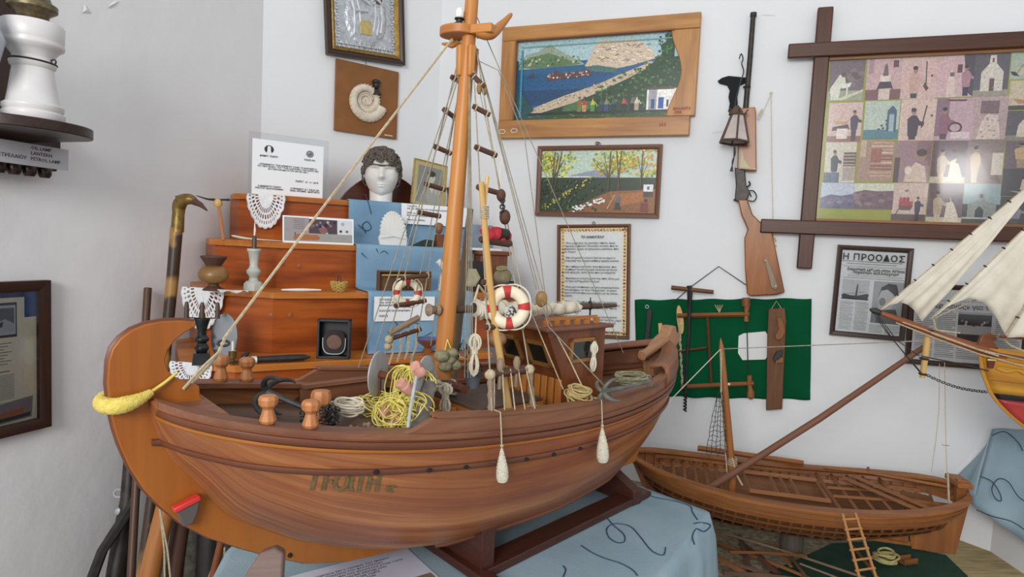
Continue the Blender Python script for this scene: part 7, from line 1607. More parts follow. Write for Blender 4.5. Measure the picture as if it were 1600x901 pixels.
# ================================================================ chamfered corner wall
M, w, h = WC.rect((505, -95), (627, -72), (627, 108), (505, 80), .006)
t = thing('framed_icon', 'silver religious icon in a dark frame with a gold inner edge', 'framed icon', M.translation)
mb = MB(M); mitred(mb, w, h, .022, .024); mb.box((0, 0, .001), (w - .01, h - .01, .002)); mb.build('frame', m_dark, t, angle=30)
mb = MB(M @ Matrix.Translation((0, 0, .0))); mitred(mb, w - .042, h - .042, .016, .022, prof=[(0, 0), (0, .020), (.005, .022), (.010, .016), (.016, .010), (.016, 0)]); mb.build('gold_edge', mat('aged_gold', '8a6c34', 'ad8c48', rough=.35, metal=.6, scale=80), t, angle=30)
iw, ih = w - .07, h - .07
m_silver = mat('embossed_silver', 'b0b4b8', 'c8ccd0', rough=.32, metal=.75, scale=60, bump=1.0, bscale=160)
mb = MB(M @ Matrix.Translation((0, 0, .008)))
def relief(u, v):
    x, y = (u - .5), (v - .5); r = .0
    def bump(cx, cy, sx, sy, hh): return hh * max(0, 1 - ((x - cx) / sx) ** 2 - ((y - cy) / sy) ** 2) ** .5
    r += max(bump(-.02, -.16, .30, .32, .010), bump(.02, .12, .16, .16, .008), bump(.22, -.12, .13, .24, .009), bump(.22, .06, .08, .08, .009)); r += .0008 * math.sin(x * 70) * math.sin(y * 60) + (.002 if abs(x) > .42 or abs(y) > .43 else 0) * math.sin((x + y) * 90)
    return ((u - .5) * iw, (v - .5) * ih, r)
mb.grid(relief, 60, 70); mb.build('silver_relief', m_silver, t, angle=80)
mb = MB(M @ Matrix.Translation((0, 0, .012)))
for k in range(30):
    for sx in (-1, 1): mb.sphere((sx * iw * .45, lerp(-.46, .46, k / 29) * ih, 0), .0045, 6, 4)
for k in range(22): mb.sphere((lerp(-.42, .42, k / 21) * iw, -ih * .46, 0), .0045, 6, 4)
mb.torus((.005, ih * .13, .004), .040, .0035, n=30); mb.torus((.048, ih * .06, .004), .024, .003, n=24)
for (xa, ya, xb, yb, r) in ((-.06, .03, -.045, -.10, .006), (-.045, .05, -.02, -.10, .005), (-.03, .02, .02, -.005, .008), (-.05, -.035, .01, -.03, .008), (.04, .01, .03, -.10, .005), (.065, .01, .06, -.10, .006), (.05, -.02, .045, -.11, .004), (-.03, .07, -.06, .03, .006), (-.055, -.06, -.05, -.12, .004), (.03, .03, .075, .0, .006)):
    mb.tube([(xa, ya, 0), ((xa + xb) / 2 + .004, (ya + yb) / 2, .006), (xb, yb, 0)], r, 8)
mb.build('embossed_figures', mat('bright_silver', 'c4c8cc', 'd6d9dc', rough=.3, metal=.7, scale=60), t)
p = Pic(M @ Matrix.Translation((0, 0, .0185)), iw, ih); p.ell(.52, .37, .11, .10, '5e3e34', 16); p.ell(.72, .44, .06, .05, '54382e', 14); p.build('painted_faces', t, paintmat('oil_paint', .35, .16, 160))
mb = MB(M @ Matrix.Translation((-.002, -ih * .26, .016))); mb.box((0, 0, 0), (.048, .052, .006)); mb.build('gilt_book', mat('pale_gilt', 'b8a468', 'c8b67c', rough=.4, metal=.5, scale=90), t, bevel=.001)
M, w, h = WC.rect((522, 92), (620, 112), (620, 219), (523, 203), .006)
t = thing('ammonite_plaque', 'brown board with a cream spiral shell relief and a small black bust', 'wall plaque', M.translation)
mb = MB(M); mb.box((0, 0, .004), (w, h, .009)); mb.build('brown_board', mat('brown_board', '7c4e1e', '8a5826', rough=.5, scale=12), t, bevel=.0015)
m_cream = mat('cream_plaster', 'c8bca8', 'dcd2c0', rough=.8, scale=40); cx, cy = -.006, -.004; mb = MB(M @ Matrix.Translation((cx, cy, .009)))
K_ = 1.42; mb.lathe([(.058, 0), (.056, .001), (.0001, .001)], 30); P = []; R_ = []; T0 = 2.6 * 2 * math.pi
for i in range(150): a = T0 * i / 149; r = .004 + .043 * (i / 149) ** 1.15; P.append(V((r * K_ * math.cos(a - .55 - T0 + 6.6), r * K_ * math.sin(a - .55 - T0 + 6.6), .004))); R_.append((.0022 + .0135 * (i / 149) ** 1.6) * K_ * .92)
mb.tube(P, R_, 10, flat=.8)
for i in range(40, 150, 2): d_ = P[i].normalized(); q = P[i] + V((d_.x, d_.y, 0)) * R_[i] * .75; mb.sphere(q * 1.02 + V((0, 0, .006)), .0036, 6, 4)
mb.build('spiral_shell', m_cream, t)
mb = MB(M @ Matrix.Translation((.030, .052, .010)) @ Matrix.Scale(1.5, 4)); mb.sphere((0, .006, .006), .0105, 12, 8, (.85, 1.05, .8)); mb.sphere((0, .014, .006), .0115, 12, 8, (1, .6, .85)); mb.tube([(0, -.006, .005), (.002, -.018, .005)], [.007, .012], 10); mb.build('black_bust', m_black, t)
mb = MB(M @ Matrix.Translation((.038, .058, .021))); mb.sphere((0, 0, 0), .007, 8, 6, (.7, 1.4, .6)); mb.build('bust_face', mat('grey_face', '7c7468', rough=.7), t)
p = Pic(M @ Matrix.Translation((w * .36, -h * .46, .0092)), .035, .005); p.rect(0, 0, 1, 1, 'c8bca0'); p.build('signature_strip', t)
cord('hanging_wire', [WC.px(571, 92, .012), WC.px(572, 105, .012)], .001, m_iron, t)
# ================================================================ rifle, lantern, ornaments
def Wp(x, y, o=.02): return WB.px(x, y, o)
rf = thing('hunting_rifle', 'old hunting rifle with long dark barrel hanging upright on the white wall', 'rifle', Wp(1205, 460)); m_gun = mat('gun_steel', '2e2a28', '403a36', rough=.45, metal=.4, scale=60); m_stock = wood('rifle_stock', '8a4e16', 'a0621e', '743e10', rough=.3, fine=50, along=5)
mb = MB(); mb.tube([Wp(1177, 22), Wp(1172, 90), Wp(1166, 160), Wp(1158, 250), Wp(1157, 285)], [.0085, .009, .0095, .011, .012], 14); mb.tube([Wp(1177.5, 20), Wp(1177, 26)], .011, 14); mb.torus(Wp(1167, 136), .010, .0035, z=(0, 0, 1)); mb.build('barrel', m_gun, rf)
def wallpoly(pts, z0, z1, name, m, parent, bevel=.003, **k):
    P = [WB.px(x, y, .02) for x, y in pts]; c = sum(P, V((0, 0, 0))) / len(P); M = WB.frame(c); Mi = M.inverted(); mb = MB(M); mb.prism([((Mi @ q).x, (Mi @ q).y) for q in P], z0, z1, swap=True); return mb.build(name, m, parent, bevel=bevel, **k)
wallpoly([(1155, 170), (1180, 168), (1181, 175), (1182, 268), (1152, 266)], -.012, .012, 'fore_end', m_stock, rf)
wallpoly([(1148, 262), (1164, 266), (1166, 290), (1172, 300), (1168, 312), (1156, 318), (1148, 312), (1150, 290)], -.012, .013, 'receiver', m_gun, rf)
wallpoly([(1153, 312), (1168, 312), (1176, 335), (1188, 347), (1204, 352), (1206, 362), (1226, 456), (1213, 460), (1172, 462), (1167, 458), (1164, 420), (1163, 372), (1168, 358), (1158, 335)], -.014, .014, 'stock', m_stock, rf, .004)
mb = MB(); mb.tube(smoothpath([Wp(1169, 298), Wp(1177, 298), Wp(1182, 306), Wp(1178, 314), Wp(1169, 313)], 4), .0022, 6); mb.tube([Wp(1171, 300), Wp(1174, 307)], .002, 6); mb.build('trigger_guard', m_gun, rf)
mb = MB(); mb.tube(smoothpath([Wp(1167, 292), Wp(1172, 288), Wp(1170, 283)], 4), .003, 6); mb.tube([Wp(1146, 312), Wp(1151, 313)], .003, 6); mb.build('hammer', m_gun, rf)
wallpoly([(1194, 404), (1199, 404), (1215, 446), (1212, 452), (1205, 448)], .010, .022, 'brass_plate', wood('worn_strip', '7c6a52', '94826a'), rf, .001)
for x, y in ((1196, 407), (1212, 447)): mb = MB(); mb.sphere(Wp(x, y, .042), .004, 8, 6, (1, .5, 1)); mb.build('plate_screw', mat('pale_metal', 'b4b0a4', rough=.4, metal=.5), rf)
wallpoly([(1155, 262), (1172, 263), (1163, 250), (1158, 230), (1157, 246)], .010, .016, 'ivory_inlay', mat('ivory', 'c4b898', rough=.6), rf, .001)
b_ = MB(); b_.tube([Wp(1156, 262, .04), Wp(1181, 264, .04)], .004, 6); b_.build('pale_band', mat('ivory', 'c4b898'), rf)
# black cut-out ornament behind the barrel
hs_ = wallpoly([(1121, 125), (1128, 120), (1138, 117), (1150, 118), (1168, 120), (1170, 126), (1156, 132), (1152, 150), (1153, 170), (1147, 178), (1138, 172), (1140, 160), (1138, 150), (1140, 140), (1136, 132), (1124, 129)], -.018, -.012, 'black_cutout', mat('black_felt', '17181a', rough=.9), None, .001, label='black flat axe-shaped cut-out hanging behind the rifle barrel', cat='ornament')
ln = thing('paper_lantern', 'small dark framed lantern with pale panes hanging in front of the rifle', 'lantern', Wp(1148, 225, .07)); m_ln = mat('rusty_iron', '4c3a32', '5e483c', rough=.7, scale=80)
a_, b_ = Wp(1148, 174, .075), Wp(1147, 222, .075); hL = (a_ - b_).length; MB_ = ZR(b_, .35)
rb, rt = .050, .022
mb = MB(MB_ @ Matrix.Rotation(.07, 4, 'Y')); 
for k in range(6):
    a0_, a1_ = k * math.pi / 3, (k + 1) * math.pi / 3; f_ = .90; r0, r1 = rb * .97, rt * .97
    def pt_(r, a, z): return V((r * math.cos(a), r * math.sin(a), z))
    mb.add([pt_(r0, a0_, .004), pt_(r0, a1_, .004), pt_(r1, a1_, hL - .012), pt_(r1, a0_, hL - .012)], [(0, 1, 2, 3)])
mb.build('pale_pane', mat('horn_pane', 'b8aca6', 'c8beb8', rough=.7, scale=20), ln, smooth=False)
mb = MB(MB_ @ Matrix.Rotation(.07, 4, 'Y'))
for k in range(6):
    a0_, a1_ = k * math.pi / 3, (k + 1) * math.pi / 3; mb.tube([pt_(rb, a0_, 0), pt_(rt, a0_, hL - .010)], .0035, 5); mb.tube([pt_(rb, a0_, 0), pt_(rb, a1_, 0)], .0045, 5); mb.tube([pt_(rt, a0_, hL - .01), pt_(rt, a1_, hL - .01)], .004, 5); mb.tube([pt_(rt, a0_, hL - .012), pt_(rt * 1.6, a0_, hL + .006)], .0025, 5)
mb.build('iron_frame', m_ln, ln); mb = MB(MB_); mb.lathe([(.025, hL - .012), (.022, hL), (.010, hL + .012), (.009, hL + .018), (.0001, hL + .018)], 12); mb.build('top_cap', m_ln, ln)
mb = MB(); P = smoothpath([Wp(1148, 172, .075), Wp(1151, 150, .06), Wp(1157, 128, .05), Wp(1162, 112, .05), Wp(1159, 100, .05), Wp(1161, 92, .05), Wp(1158, 84, .05), Wp(1155, 92, .05)], 4); mb.tube(P, .0022, 6); mb.build('wire_hook', m_iron, ln)
mb = MB()
for k in range(3): mb.tube(smoothpath([Wp(1147, 224, .075), Wp(1147 + k, 240, .07), Wp(1146 - k, 252, .07), Wp(1141 + k * 2, 268, .07)], 3), .0018, 5)
mb.build('tassel', m_iron, ln)
# string with a hook at the right of the rifle
mb = MB(); mb.tube([Wp(1205, 145, .006), Wp(1206, 250, .006), Wp(1208, 350, .008), Wp(1209, 372, .010)], .0016, 5); mb.tube([Wp(1205, 146, .006), Wp(1196, 165, .02), Wp(1185, 186, .03)], .0014, 5); mb.sphere(Wp(1205, 145, .006), .005, 8, 6)
for i in range(10): mb.torus(Wp(1209 + 2 * math.sin(i * 2), 372 + i * 3, .012), .004, .0016, z=(random.random(), 1, random.random()), n=9, m=4)
for i in range(6): mb.torus(Wp(1191 - i * 1.2, 172 + i * 2, .028), .004, .0014, z=(random.random(), 1, random.random()), n=9, m=4)
mb.build('knotted_string', m_white_rope, label='white knotted string hanging down the wall just right of the rifle', cat='string')
# wire triangle
mb = MB(); P = [Wp(1050, 474, .012), Wp(1078, 449, .006), Wp(1123, 416, .006), Wp(1163, 443, .012), Wp(1170, 447, .012)]; mb.tube(P, .0016, 5); mb.build('hanging_wire', m_iron, label='thin wire forming a peak from which the bow saw hangs', cat='wire')
# ================================================================ green felt with tools
def feltp(x, y, o=.003): return WB.px(x, y, o)
cs = [feltp(992, 468), feltp(1268, 466), feltp(1266, 624), feltp(995, 618)]
mb = MB(); mb.grid(lambda u, v: lerp(lerp(cs[0], cs[1], u), lerp(cs[3], cs[2], u), v) + WB.n * (.003 + .0035 * (math.sin(u * 7 + v * 11) + math.sin(u * 17 - v * 6)) * .5 + (.003 * math.sin(u * 40) if v > .93 else 0)) + V((0, 0, .002 * math.sin(u * 31))), 60, 36)
mb.build('green_felt_cloth', m_felt, label='green felt cloth pinned on the wall behind the old tools', cat='cloth', solid=.0015, angle=80, base=False)
m_tool = wood('tool_wood', '7e5028', '926034', '6e4420', rough=.55, fine=80, along=6); m_toold = wood('dark_tool_wood', '5c3a22', '6e4828', rough=.6)
aug = thing('hand_auger', 'black iron hand auger with a wooden crossbar hanging in front of the green felt', 'auger', Wp(1072, 640, .03))
mb = MB(); mb.tube([Wp(1049, 449, .045), Wp(1115, 456, .045)], [.0085, .0075], 10); mb.build('crossbar', m_toold, aug)
mb = MB(); mb.tube([Wp(1077, 446, .045), Wp(1078, 458, .045), Wp(1077, 480, .04)], [.010, .010, .0065], 8); mb.tube([Wp(1077, 478, .04), Wp(1076, 520, .04), Wp(1073, 560, .04), Wp(1071, 612, .04)], [.0065, .006, .0055, .005], 8)
a_, b_ = Wp(1071, 612, .04), Wp(1070, 642, .04); P = []
for i in range(60): u = i / 59; an = u * 6 * 2 * math.pi; P.append(lerp(a_, b_, u) + WB.u * .0045 * math.cos(an) + WB.n * .0045 * math.sin(an))
mb.tube(P, .0032, 6); mb.build('iron_shaft', m_black, aug)
saw = thing('bow_saw', 'wooden frame bow saw with round knob handles hanging on the green felt', 'bow saw', Wp(1115, 610, .02))
def stick(name, a_, b_, r, m, par, o=.018, flat=.7, n=4): mb = MB(); mb.tube([Wp(*a_, o), Wp(*b_, o)], r, n, flat=flat); return mb.build(name, m, par, smooth=n > 4, bevel=.001)
stick('saw_arm', (1058, 493), (1171, 491), .013, m_tool, saw); stick('saw_arm', (1064, 604), (1178, 599), .013, m_tool, saw); stick('saw_stretcher', (1105, 494), (1111, 598), .0075, m_toold, saw); stick('saw_stretcher', (1056, 549), (1104, 543), .008, m_toold, saw)
for P in ([(1166, 466, .013), (1167, 480, .0105), (1166, 488, .007), (1166, 502, .009)],): mb = MB(); mb.tube([Wp(x, y, .02) for x, y, r in P], [r for _, _, r in P], 14); mb.tube([Wp(1165, 465, .02), Wp(1166, 478, .02)], [.013, .016], 14); mb.build('saw_handle', m_tool, saw)
mb = MB(); mb.tube([Wp(x, y, .02) for x, y in ((1171, 586), (1171, 600), (1172, 606), (1173, 612), (1173, 619), (1173, 623))], [.009, .009, .008, .013, .014, .006], 14); mb.build('saw_handle', m_tool, saw)
mb = MB(); mb.tube([Wp(1167, 504, .018), Wp(1169, 585, .018)], .0018, 5); mb.build('saw_blade', m_iron, saw)
mb = MB(); 
for k in (0, 2.1): 
    P = []
    for i in range(30): u = i / 29; P.append(Wp(lerp(1061, 1066, u), lerp(497, 600, u), .018) + WB.u * .003 * math.cos(u * 40 + k) + WB.n * .003 * math.sin(u * 40 + k))
    mb.tube(P, .0026, 5)
mb.build('twisted_cord', m_rope, saw); mb = MB(); mb.sphere(Wp(1139, 600, .032), .005, 10, 6, (1, .4, 1)); mb.build('white_pin', m_marb, saw)
mb = MB()
for dx in (-7, -3, 1, 5): mb.tube([Wp(1124, 488, .02), Wp(1124 + dx, 476, .02)], .0014, 4)
mb.build('string_tie', m_rope, saw)
pp = [Wp(1063 + 7 * math.cos(a) * .8 + (1.5 * math.sin(a)), 499 + 22 * math.sin(a) + 4 * math.cos(a), .012) for a in [2 * math.pi * i / 24 for i in range(24)]]
c = sum(pp, V((0, 0, 0))) / 24; Mx = WB.frame(c); Mi = Mx.inverted(); mb = MB(Mx); mb.prism([((Mi @ q).x, (Mi @ q).y) for q in pp], 0, .006); mb.build('netting_shuttle', m_lath, label='pale oval netting shuttle hanging left of the auger', cat='netting shuttle', bevel=.001)
o = wallpoly([(1010, 486), (1015, 480), (1019, 486), (1017, 500), (1013, 540), (1007, 542), (1006, 536), (1010, 500)], -.012, -.004, 'razor_strop', mat('black_leather', '17161a', rough=.5), None, .001, label='black leather strap with metal clip at the left of the green felt', cat='strap')
mb = MB(); mb.torus(Wp(1011, 479, .012), .006, .0016, z=WB.n, n=14, m=5); mb.build('metal_clip', m_alu, o)
wallpoly([(1028, 505), (1034, 505), (1036, 545), (1030, 550)], -.012, -.006, 'wooden_peg', m_lath, None, .001, label='small pale wooden peg left of the stern head on the felt', cat='peg')
wallpoly([(1154, 525), (1162, 521), (1196, 518), (1200, 524), (1200, 556), (1196, 562), (1160, 563), (1153, 552)], -.012, -.009, 'white_label', m_paper, None, .0005, label='blank white rounded card pinned in the middle of the green felt', cat='card')
pl = thing('wooden_plane_board', 'long brown wooden board tool with carved hook hanging on the felt right side', 'wooden tool', Wp(1208, 640, .02))
wallpoly([(1201, 482), (1226, 481), (1228, 500), (1222, 638), (1197, 640), (1199, 520)], -.012, .010, 'long_board', m_toold, pl, .002)
wallpoly([(1213, 496), (1219, 494), (1224, 505), (1227, 517), (1222, 527), (1214, 531), (1210, 524), (1216, 513)], .010, .022, 'carved_hook', m_tool, pl, .002)
wallpoly([(1207, 558), (1213, 548), (1223, 545), (1221, 556), (1212, 562), (1210, 566)], .010, .022, 'black_strap', m_black, pl, .002)
wallpoly([(1207, 557), (1223, 557), (1223, 565), (1208, 566)], .010, .017, 'small_clamp', m_tool, pl, .001)
cord('hanging_cord', [Wp(1205, 483, .024), Wp(1213, 470, .012), Wp(1221, 482, .024)], .0014, m_rope, pl)
mb = MB(); mb.torus(Wp(933, 224, .006), .006, .0014, z=WB.n, n=14, m=5); mb.build('picture_hook', m_iron, label='tiny hanging ring above the autumn painting', cat='hook')
# ================================================================ left wall: shelf with lamp, framed poster, sticks
def Lp(x, y, o=.01): return WL.px(x, y, o)
sh = thing('wall_shelf', 'dark wooden wall shelf with rounded top board and row of pegs at the left edge', 'wall shelf', Lp(60, 270)); m_sh = wood('dark_walnut', '2a1c18', '3a2822', rough=.35)
lz = atY(55, 190, 1.36).z; lc = atY(52, 192, 1.36)
cw = WL.px(20, 200, 0); cw.z = lz - .012
mb = MB(Matrix.Translation(V((0, 0, 0)))); P = []
rr_ = atY(137, 207, 1.47); c0_ = V((lc.x - .02, lc.y + .01, 0))
for i in range(25): a = math.pi * (i / 24) - math.pi / 2; q = c0_ + WL.n * (.10 * math.cos(a)) + WL.u * (.125 * math.sin(a)); P.append((q.x, q.y))
bk0 = V((P[-1][0], P[-1][1], 0)); bk1 = V((P[0][0], P[0][1], 0))
def towall(q, off=.004): d_ = (q - WL.p).dot(WL.n); return q - WL.n * (d_ - off)
P += [tuple(towall(bk0)[:2]), tuple(towall(bk1)[:2])]
mb.prism(P, lz - .022, lz); mb.build('shelf_board', m_sh, sh, bevel=.002)
def lpoly(pts, z0, z1, name, m, parent, o):
    P = [WL.px(x, y, o) for x, y in pts]; c = sum(P, V((0, 0, 0))) / len(P); M = WL.frame(c); Mi = M.inverted(); mb = MB(M); mb.prism([((Mi @ q).x, (Mi @ q).y) for q in P], z0, z1, swap=True); return mb.build(name, m, parent, bevel=.002)
lpoly([(-90, -80), (30, -60), (27, 205), (-90, 205)], -.016, .006, 'back_board', m_sh, sh, .02); lpoly([(-90, 205), (90, 205), (90, 232), (84, 268), (-90, 250)], -.016, .012, 'peg_board', m_sh, sh, .02)
c0q = towall(c0_, .012); Mb = WL.frame(V((c0q.x, c0q.y, lz - .05)), 0)
dd = (c0_ - WL.p).dot(WL.n)
for i in range(5):
    mb = MB(FR(WL.px(70 - i * 24, 266 - i * 3, .055), (0, 0, 1)) @ Matrix.Rotation(math.pi / 2, 4, 'X')); mb.lathe([(.010, -.018), (.014, -.010), (.0145, .0), (.011, .008), (.005, .012), (.0045, .022), (.0001, .024)], 14, M=Matrix.Rotation(-math.pi / 2, 4, 'X')); mb.build('turned_peg', m_sh, sh)
for i in range(2): mb = MB(Mb @ Matrix.Translation((-.03 - i * .16, -.01, .05))); mb.prism([(-.0, -.05), (0, .035), (.01, .035)], -.006, .006, M=Matrix.Rotation(math.pi / 2, 4, 'Y')); mb.box((0, 0, -.02), (.014, .08, .05)); mb.build('bracket', m_sh, sh)
lamp_ = thing('marble_oil_lamp', 'white turned marble oil lamp with an aged brass collar on the round shelf', 'oil lamp', V((lc.x, lc.y, lz))); q = V((lc.x, lc.y, lz))
mb = MB(ZR(q)); prof_ = [(.053, 0), (.056, .004), (.056, .016), (.051, .020), (.054, .024), (.054, .032), (.047, .037), (.043, .06), (.038, .095), (.036, .108), (.040, .112), (.042, .120), (.036, .126), (.036, .132), (.046, .146), (.055, .152), (.056, .158), (.054, .163), (.055, .165), (.056, .195), (.053, .200), (.020, .202)]
mb.lathe(prof_, 40); mb.build('marble_body', mat('lamp_marble', 'd4d2d2', 'e0dede', rough=.35, scale=10), lamp_, angle=50)
mb = MB(ZR(q)); mb.lathe([(.033, .200), (.034, .204), (.028, .212), (.030, .218), (.038, .224), (.044, .228), (.044, .238), (.034, .244), (.030, .255), (.034, .262), (.034, .285), (.018, .30), (.0001, .30)], 32); mb.build('brass_collar', mat('aged_brass', '5c523c', '7c7054', rough=.4, metal=.6, scale=80), lamp_, angle=50)
mb = MB(); mb.torus(q + V((0, 0, .122)), .041, .0022, z=(.05, 0, 1), n=36, m=6); mb.torus(q + V((.043, 0, .124)), .005, .0018, z=(0, 1, 0), n=12, m=5); mb.build('wire_ring', m_iron, lamp_)
q2 = atY(-52, 90, 1.25); mb = MB(ZR(V((q2.x, q2.y, lz)))); mb.lathe([(.03, 0), (.032, .01), (.02, .03), (.02, .06), (.05, .10), (.06, .14), (.04, .19), (.03, .25), (.0001, .25)], 30); mb.build('glass_lamp_globe', mat('grey_white_glass', 'b4bcc4', rough=.2), label='pale glass lamp body just entering at the left edge on the shelf', cat='lamp')
# acrylic label under the shelf
tl_, tr_, br_, bl_ = (-70, 205), (105, 234), (108, 267), (-70, 243); dq = dd + .085
ps = [WL.px(*x, .135) for x in (tl_, tr_, br_, bl_)]; c = sum(ps, V((0, 0, 0))) / 4; u_ = ((ps[1] - ps[0]) + (ps[2] - ps[3])); w_ = u_.length / 2; u_.normalize(); h_ = ((ps[0] - ps[3]) + (ps[1] - ps[2])).length / 2; ro = math.atan2(u_.z, u_.dot(WL.u)); Ml = WL.frame(c, ro)
t = thing('shelf_label', 'clear plastic label with lamp names fixed below the round shelf', 'label', c); mb = MB(Ml); mb.box((0, 0, 0), (w_, h_, .002)); mb.build('plastic_plate', mat('grey_plastic', 'a8a8ac', 'b2b2b6', rough=.25, scale=10), t, smooth=False)
text('printed_text', 'OIL LAMP\nLANTERN\nPETROL LAMP', Ml @ Matrix.Translation((w_ * .13, h_ * .26, .0014)), .0105, m_txt, t, bold=.0002, leading=1.15); text('printed_text', 'ΛΥΧΝΑΡΙ\nΦΑΝΑΡΙ\nΛΑΜΠΑ ΠΕΤΡΕΛΑΙΟΥ', Ml @ Matrix.Translation((-w_ * .38, h_ * .26, .0014)), .0105, m_txt, t, bold=.0002, leading=1.15)
# framed poster, cut by the left edge
M, w, h = WL.rect((-120, 440), (73, 440), (71, 663), (-120, 712), .008, roll=0)
t = thing('framed_poster', 'dark framed poster with ship pictures cut off by the left edge', 'framed poster', M.translation)
mb = MB(M); mitred(mb, w, h, .026, .02); mb.box((0, 0, .001), (w - .004, h - .004, .002)); mb.build('frame', m_dark, t, angle=30)
p = Pic(M, w - .05, h - .05, .005); p.rect(0, 0, 1, 1, 'e0d8c0'); p.rect(0, 0, .96, .045, '24365e'); p.rect(.86, 0, 1, .20, '24488a'); p.rect(0, .045, .86, .99, 'dcd6c4')
_w = p.w; o_poly = p.poly; p.poly = lambda pts, col: o_poly([(.36 + .72 * a, b_) for a, b_ in pts], col)
p.rect(.1, .08, .58, .34, '30343c'); p.rect(.12, .10, .56, .32, 'b0b4bc'); p.rect(.14, .12, .54, .3, '5c5a6a'); p.poly([(.14, .26), (.4, .2), (.54, .24), (.54, .3), (.14, .3)], 'a4a4b4'); p.poly([(.2, .24), (.38, .22), (.36, .26), (.22, .27)], '2c2c34')
for i in range(8): p.rect(.2, .38 + i * .022, .5 - .06 * (i % 3), .386 + i * .022, '6a685e')
p.rect(.2, .59, .47, .597, '44423c')
for i in range(16): p.rect(.12, .62 + i * .012, .53, .625 + i * .012, '8c8a80')
p.poly([(.08, .845), (.82, .81), (.8, .975), (.08, .99)], '8c8a82'); p.poly([(.1, .855), (.79, .825), (.77, .965), (.1, .98)], '8a7a84'); p.poly([(.2, .92), (.4, .9), (.7, .89), (.66, .93), (.3, .945)], 'a8623a'); p.poly([(.1, .95), (.78, .935), (.77, .965), (.1, .98)], '3c3434'); p.rect(.1, .25, .11, .26, 'dcd6c4')
p.build('poster_print', t, paintmat('print', .6, .03)); g = MB(M); g.box((0, 0, .014), (w - .05, h - .05, .001)); g.build('glass_pane', m_glass, t, smooth=False)
# sticks leaning in the corner
def lstick(P, rs, name, m, parent=None, n=12, **k):
    if (parent is None or name in ('shaft', 'gun_stock')) and P[-1].z < .9:
        d_ = (P[-1] - P[-2]).normalized(); P = list(P) + [P[-1] + d_ * ((P[-1].z - .01) / max(.3, -d_.z))]; P[-1].z = .01
        if isinstance(rs, list): rs = rs + [rs[-1]]
    mb = MB(); mb.tube(P, rs, n); return mb.build(name, m, parent, **k)
def LY(x, y, Y): return EYE + ray(x, y) * Y
cane = thing('carved_walking_stick', 'carved walking stick with a brass duck head handle leaning by the display unit', 'walking stick', LY(228, 935, 1.72)); m_cane = mat('burnt_cane', '3c2c20', 'a07840', rough=.4, scale=9, lo=.52, hi=.6, detail=2)
lstick([LY(276, 356, 1.82), LY(270, 430, 1.81), LY(263, 500, 1.80), LY(250, 640, 1.78), LY(240, 760, 1.75), LY(226, 935, 1.70)], [.0165, .016, .015, .015, .0145, .014], 'shaft', m_cane, cane, 14)
lstick([LY(277, 362, 1.82), LY(279, 330, 1.82)], [.0175, .016], 'brass_collar', m_brass, cane, 14)
lstick(smoothpath([LY(279, 334, 1.82), LY(280, 322, 1.82), LY(285, 313, 1.815), LY(296, 311, 1.81), (LY(306, 314, 1.81))], 4), [.016, .0165, .017, .0175, .018, .0185, .0185, .018, .0175, .017, .0165, .016, .0155, .014, .012, .010, .008], 'duck_head', m_brass, cane, 12)
lstick([LY(300, 313, 1.81), LY(314, 320, 1.80), LY(324, 329, 1.80)], [.011, .007, .002], 'dark_beak', m_rung, cane, 10); lstick([LY(276, 306, 1.82), LY(279, 313, 1.82)], [.004, .008], 'crest_tuft', m_rung, cane, 8)
lstick([LY(231, 450, 1.84), LY(224, 560, 1.78), LY(216, 700, 1.70)], .0105, 'round_stick', wood('brown_stick', '4a3428', '5c4436'), label='plain brown round stick standing against the grey left wall', cat='stick')
mus = thing('old_musket', 'dark old musket with leather strap leaning in the left corner below the bow', 'musket', LY(176, 930, 1.62)); m_mus = mat('dark_gunwood', '201c1a', '38322e', rough=.4, scale=30)
lstick([LY(206, 690, 1.74), LY(200, 780, 1.71), LY(190, 840, 1.69), LY(176, 940, 1.65)], [.017, .020, .024, .028], 'gun_stock', m_mus, mus); lstick([LY(211, 640, 1.77), LY(205, 700, 1.75)], [.016, .017], 'red_brown_fitting', m_house, mus)
lstick([LY(222, 745, 1.70), LY(206, 790, 1.67), LY(180, 830, 1.64), LY(160, 860, 1.62), LY(134, 930, 1.6)], [.004, .013, .014, .013, .014], 'leather_strap', mat('black_strap_leather', '242220', '2e2c2a', rough=.5, scale=50), mus, 6)
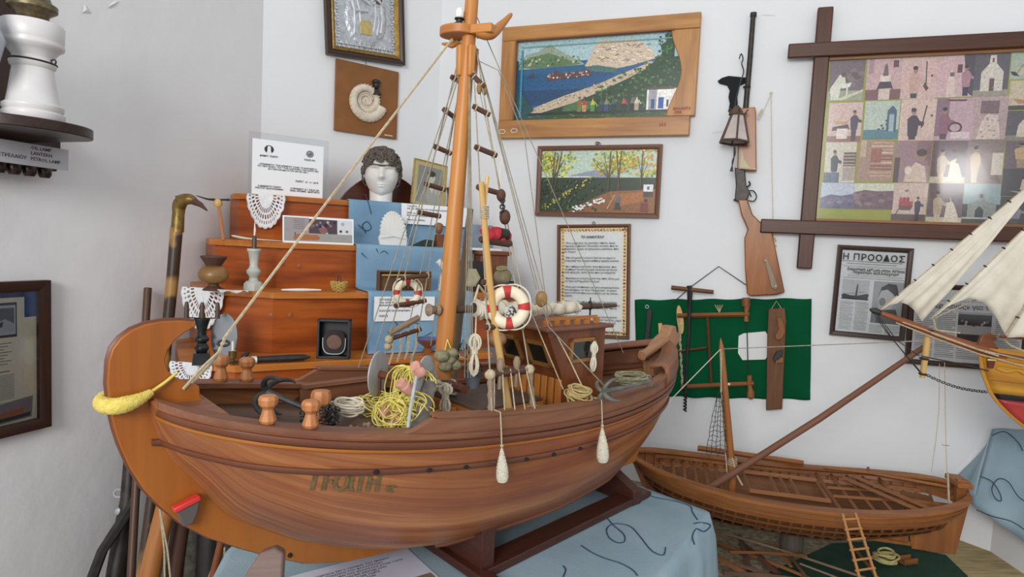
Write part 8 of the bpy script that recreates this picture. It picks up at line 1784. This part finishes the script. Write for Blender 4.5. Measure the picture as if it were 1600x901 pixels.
mb = MB(); mb.torus(LY(185, 770, 1.71), .011, .0025, z=(.2, -1, 0), n=20, m=5); mb.build('strap_ring', m_alu, mus); mb = MB(); mb.sphere(LY(186, 799, 1.69), .011, 12, 8, (1, .6, 1)); mb.build('steel_lock', m_alu, mus)
lstick([LY(262, 780, 1.50), LY(240, 870, 1.47), LY(222, 960, 1.44)], [.022, .023, .025], 'round_pole', wood('orange_pole', '9a6030', 'ae7440', rough=.5), label='thick orange-brown wooden pole leaning under the bow', cat='pole')
lstick([LY(248, 700, 1.62), LY(236, 790, 1.59), LY(222, 900, 1.55)], .0135, 'patched_cane', m_cane, label='cane with burnt yellow patches behind the orange pole', cat='stick')
lstick([LY(285, 800, 1.55), LY(262, 960, 1.5)], .02, 'dark_pole', m_rung, label='dark brown pole just right of the orange pole', cat='pole')
lstick([LY(306, 790, 1.58), LY(300, 860, 1.56), LY(292, 960, 1.53)], [.022, .026, .022], 'hairy_staff', mat('hairy_hide', '3a3832', '57534a', rough=1, scale=60, bump=1), label='grey shaggy staff standing under the bow', cat='stick')
lstick([LY(330, 800, 1.56), LY(322, 960, 1.52)], .030, 'wooden_post', mat('blackened_wood', '1a1817', '262220', rough=.6, scale=30), label='thick blackened wooden post under the bow', cat='post')
lstick([LY(357, 820, 1.5), LY(352, 960, 1.46)], .026, 'wooden_post', mat('blackened_wood', '1a1817'), label='rightmost blackened post standing next to the table cloth under the bow', cat='post')
lstick([LY(352, 820, 1.36), LY(318, 960, 1.33)], .008, 'red_brown_stick', m_house, label='thin red-brown stick slanting under the bow', cat='stick')
for P, lab in (([(250, 795), (262, 860), (272, 960)], 'pale cord looped over the orange pole, slanting right'), ([(250, 795), (257, 860), (258, 960)], 'pale cord hanging straight from the orange pole'), ([(345, 850), (325, 905), (318, 940)], 'pale cord slanting left under the bow'), ([(351, 855), (351, 940)], 'pale cord hanging vertically under the bow')):
    lstick([LY(x, y, 1.40) for x, y in P], .0022, 'looped_cord', m_rope, n=6, label=lab, cat='cord', group='cords under the bow')
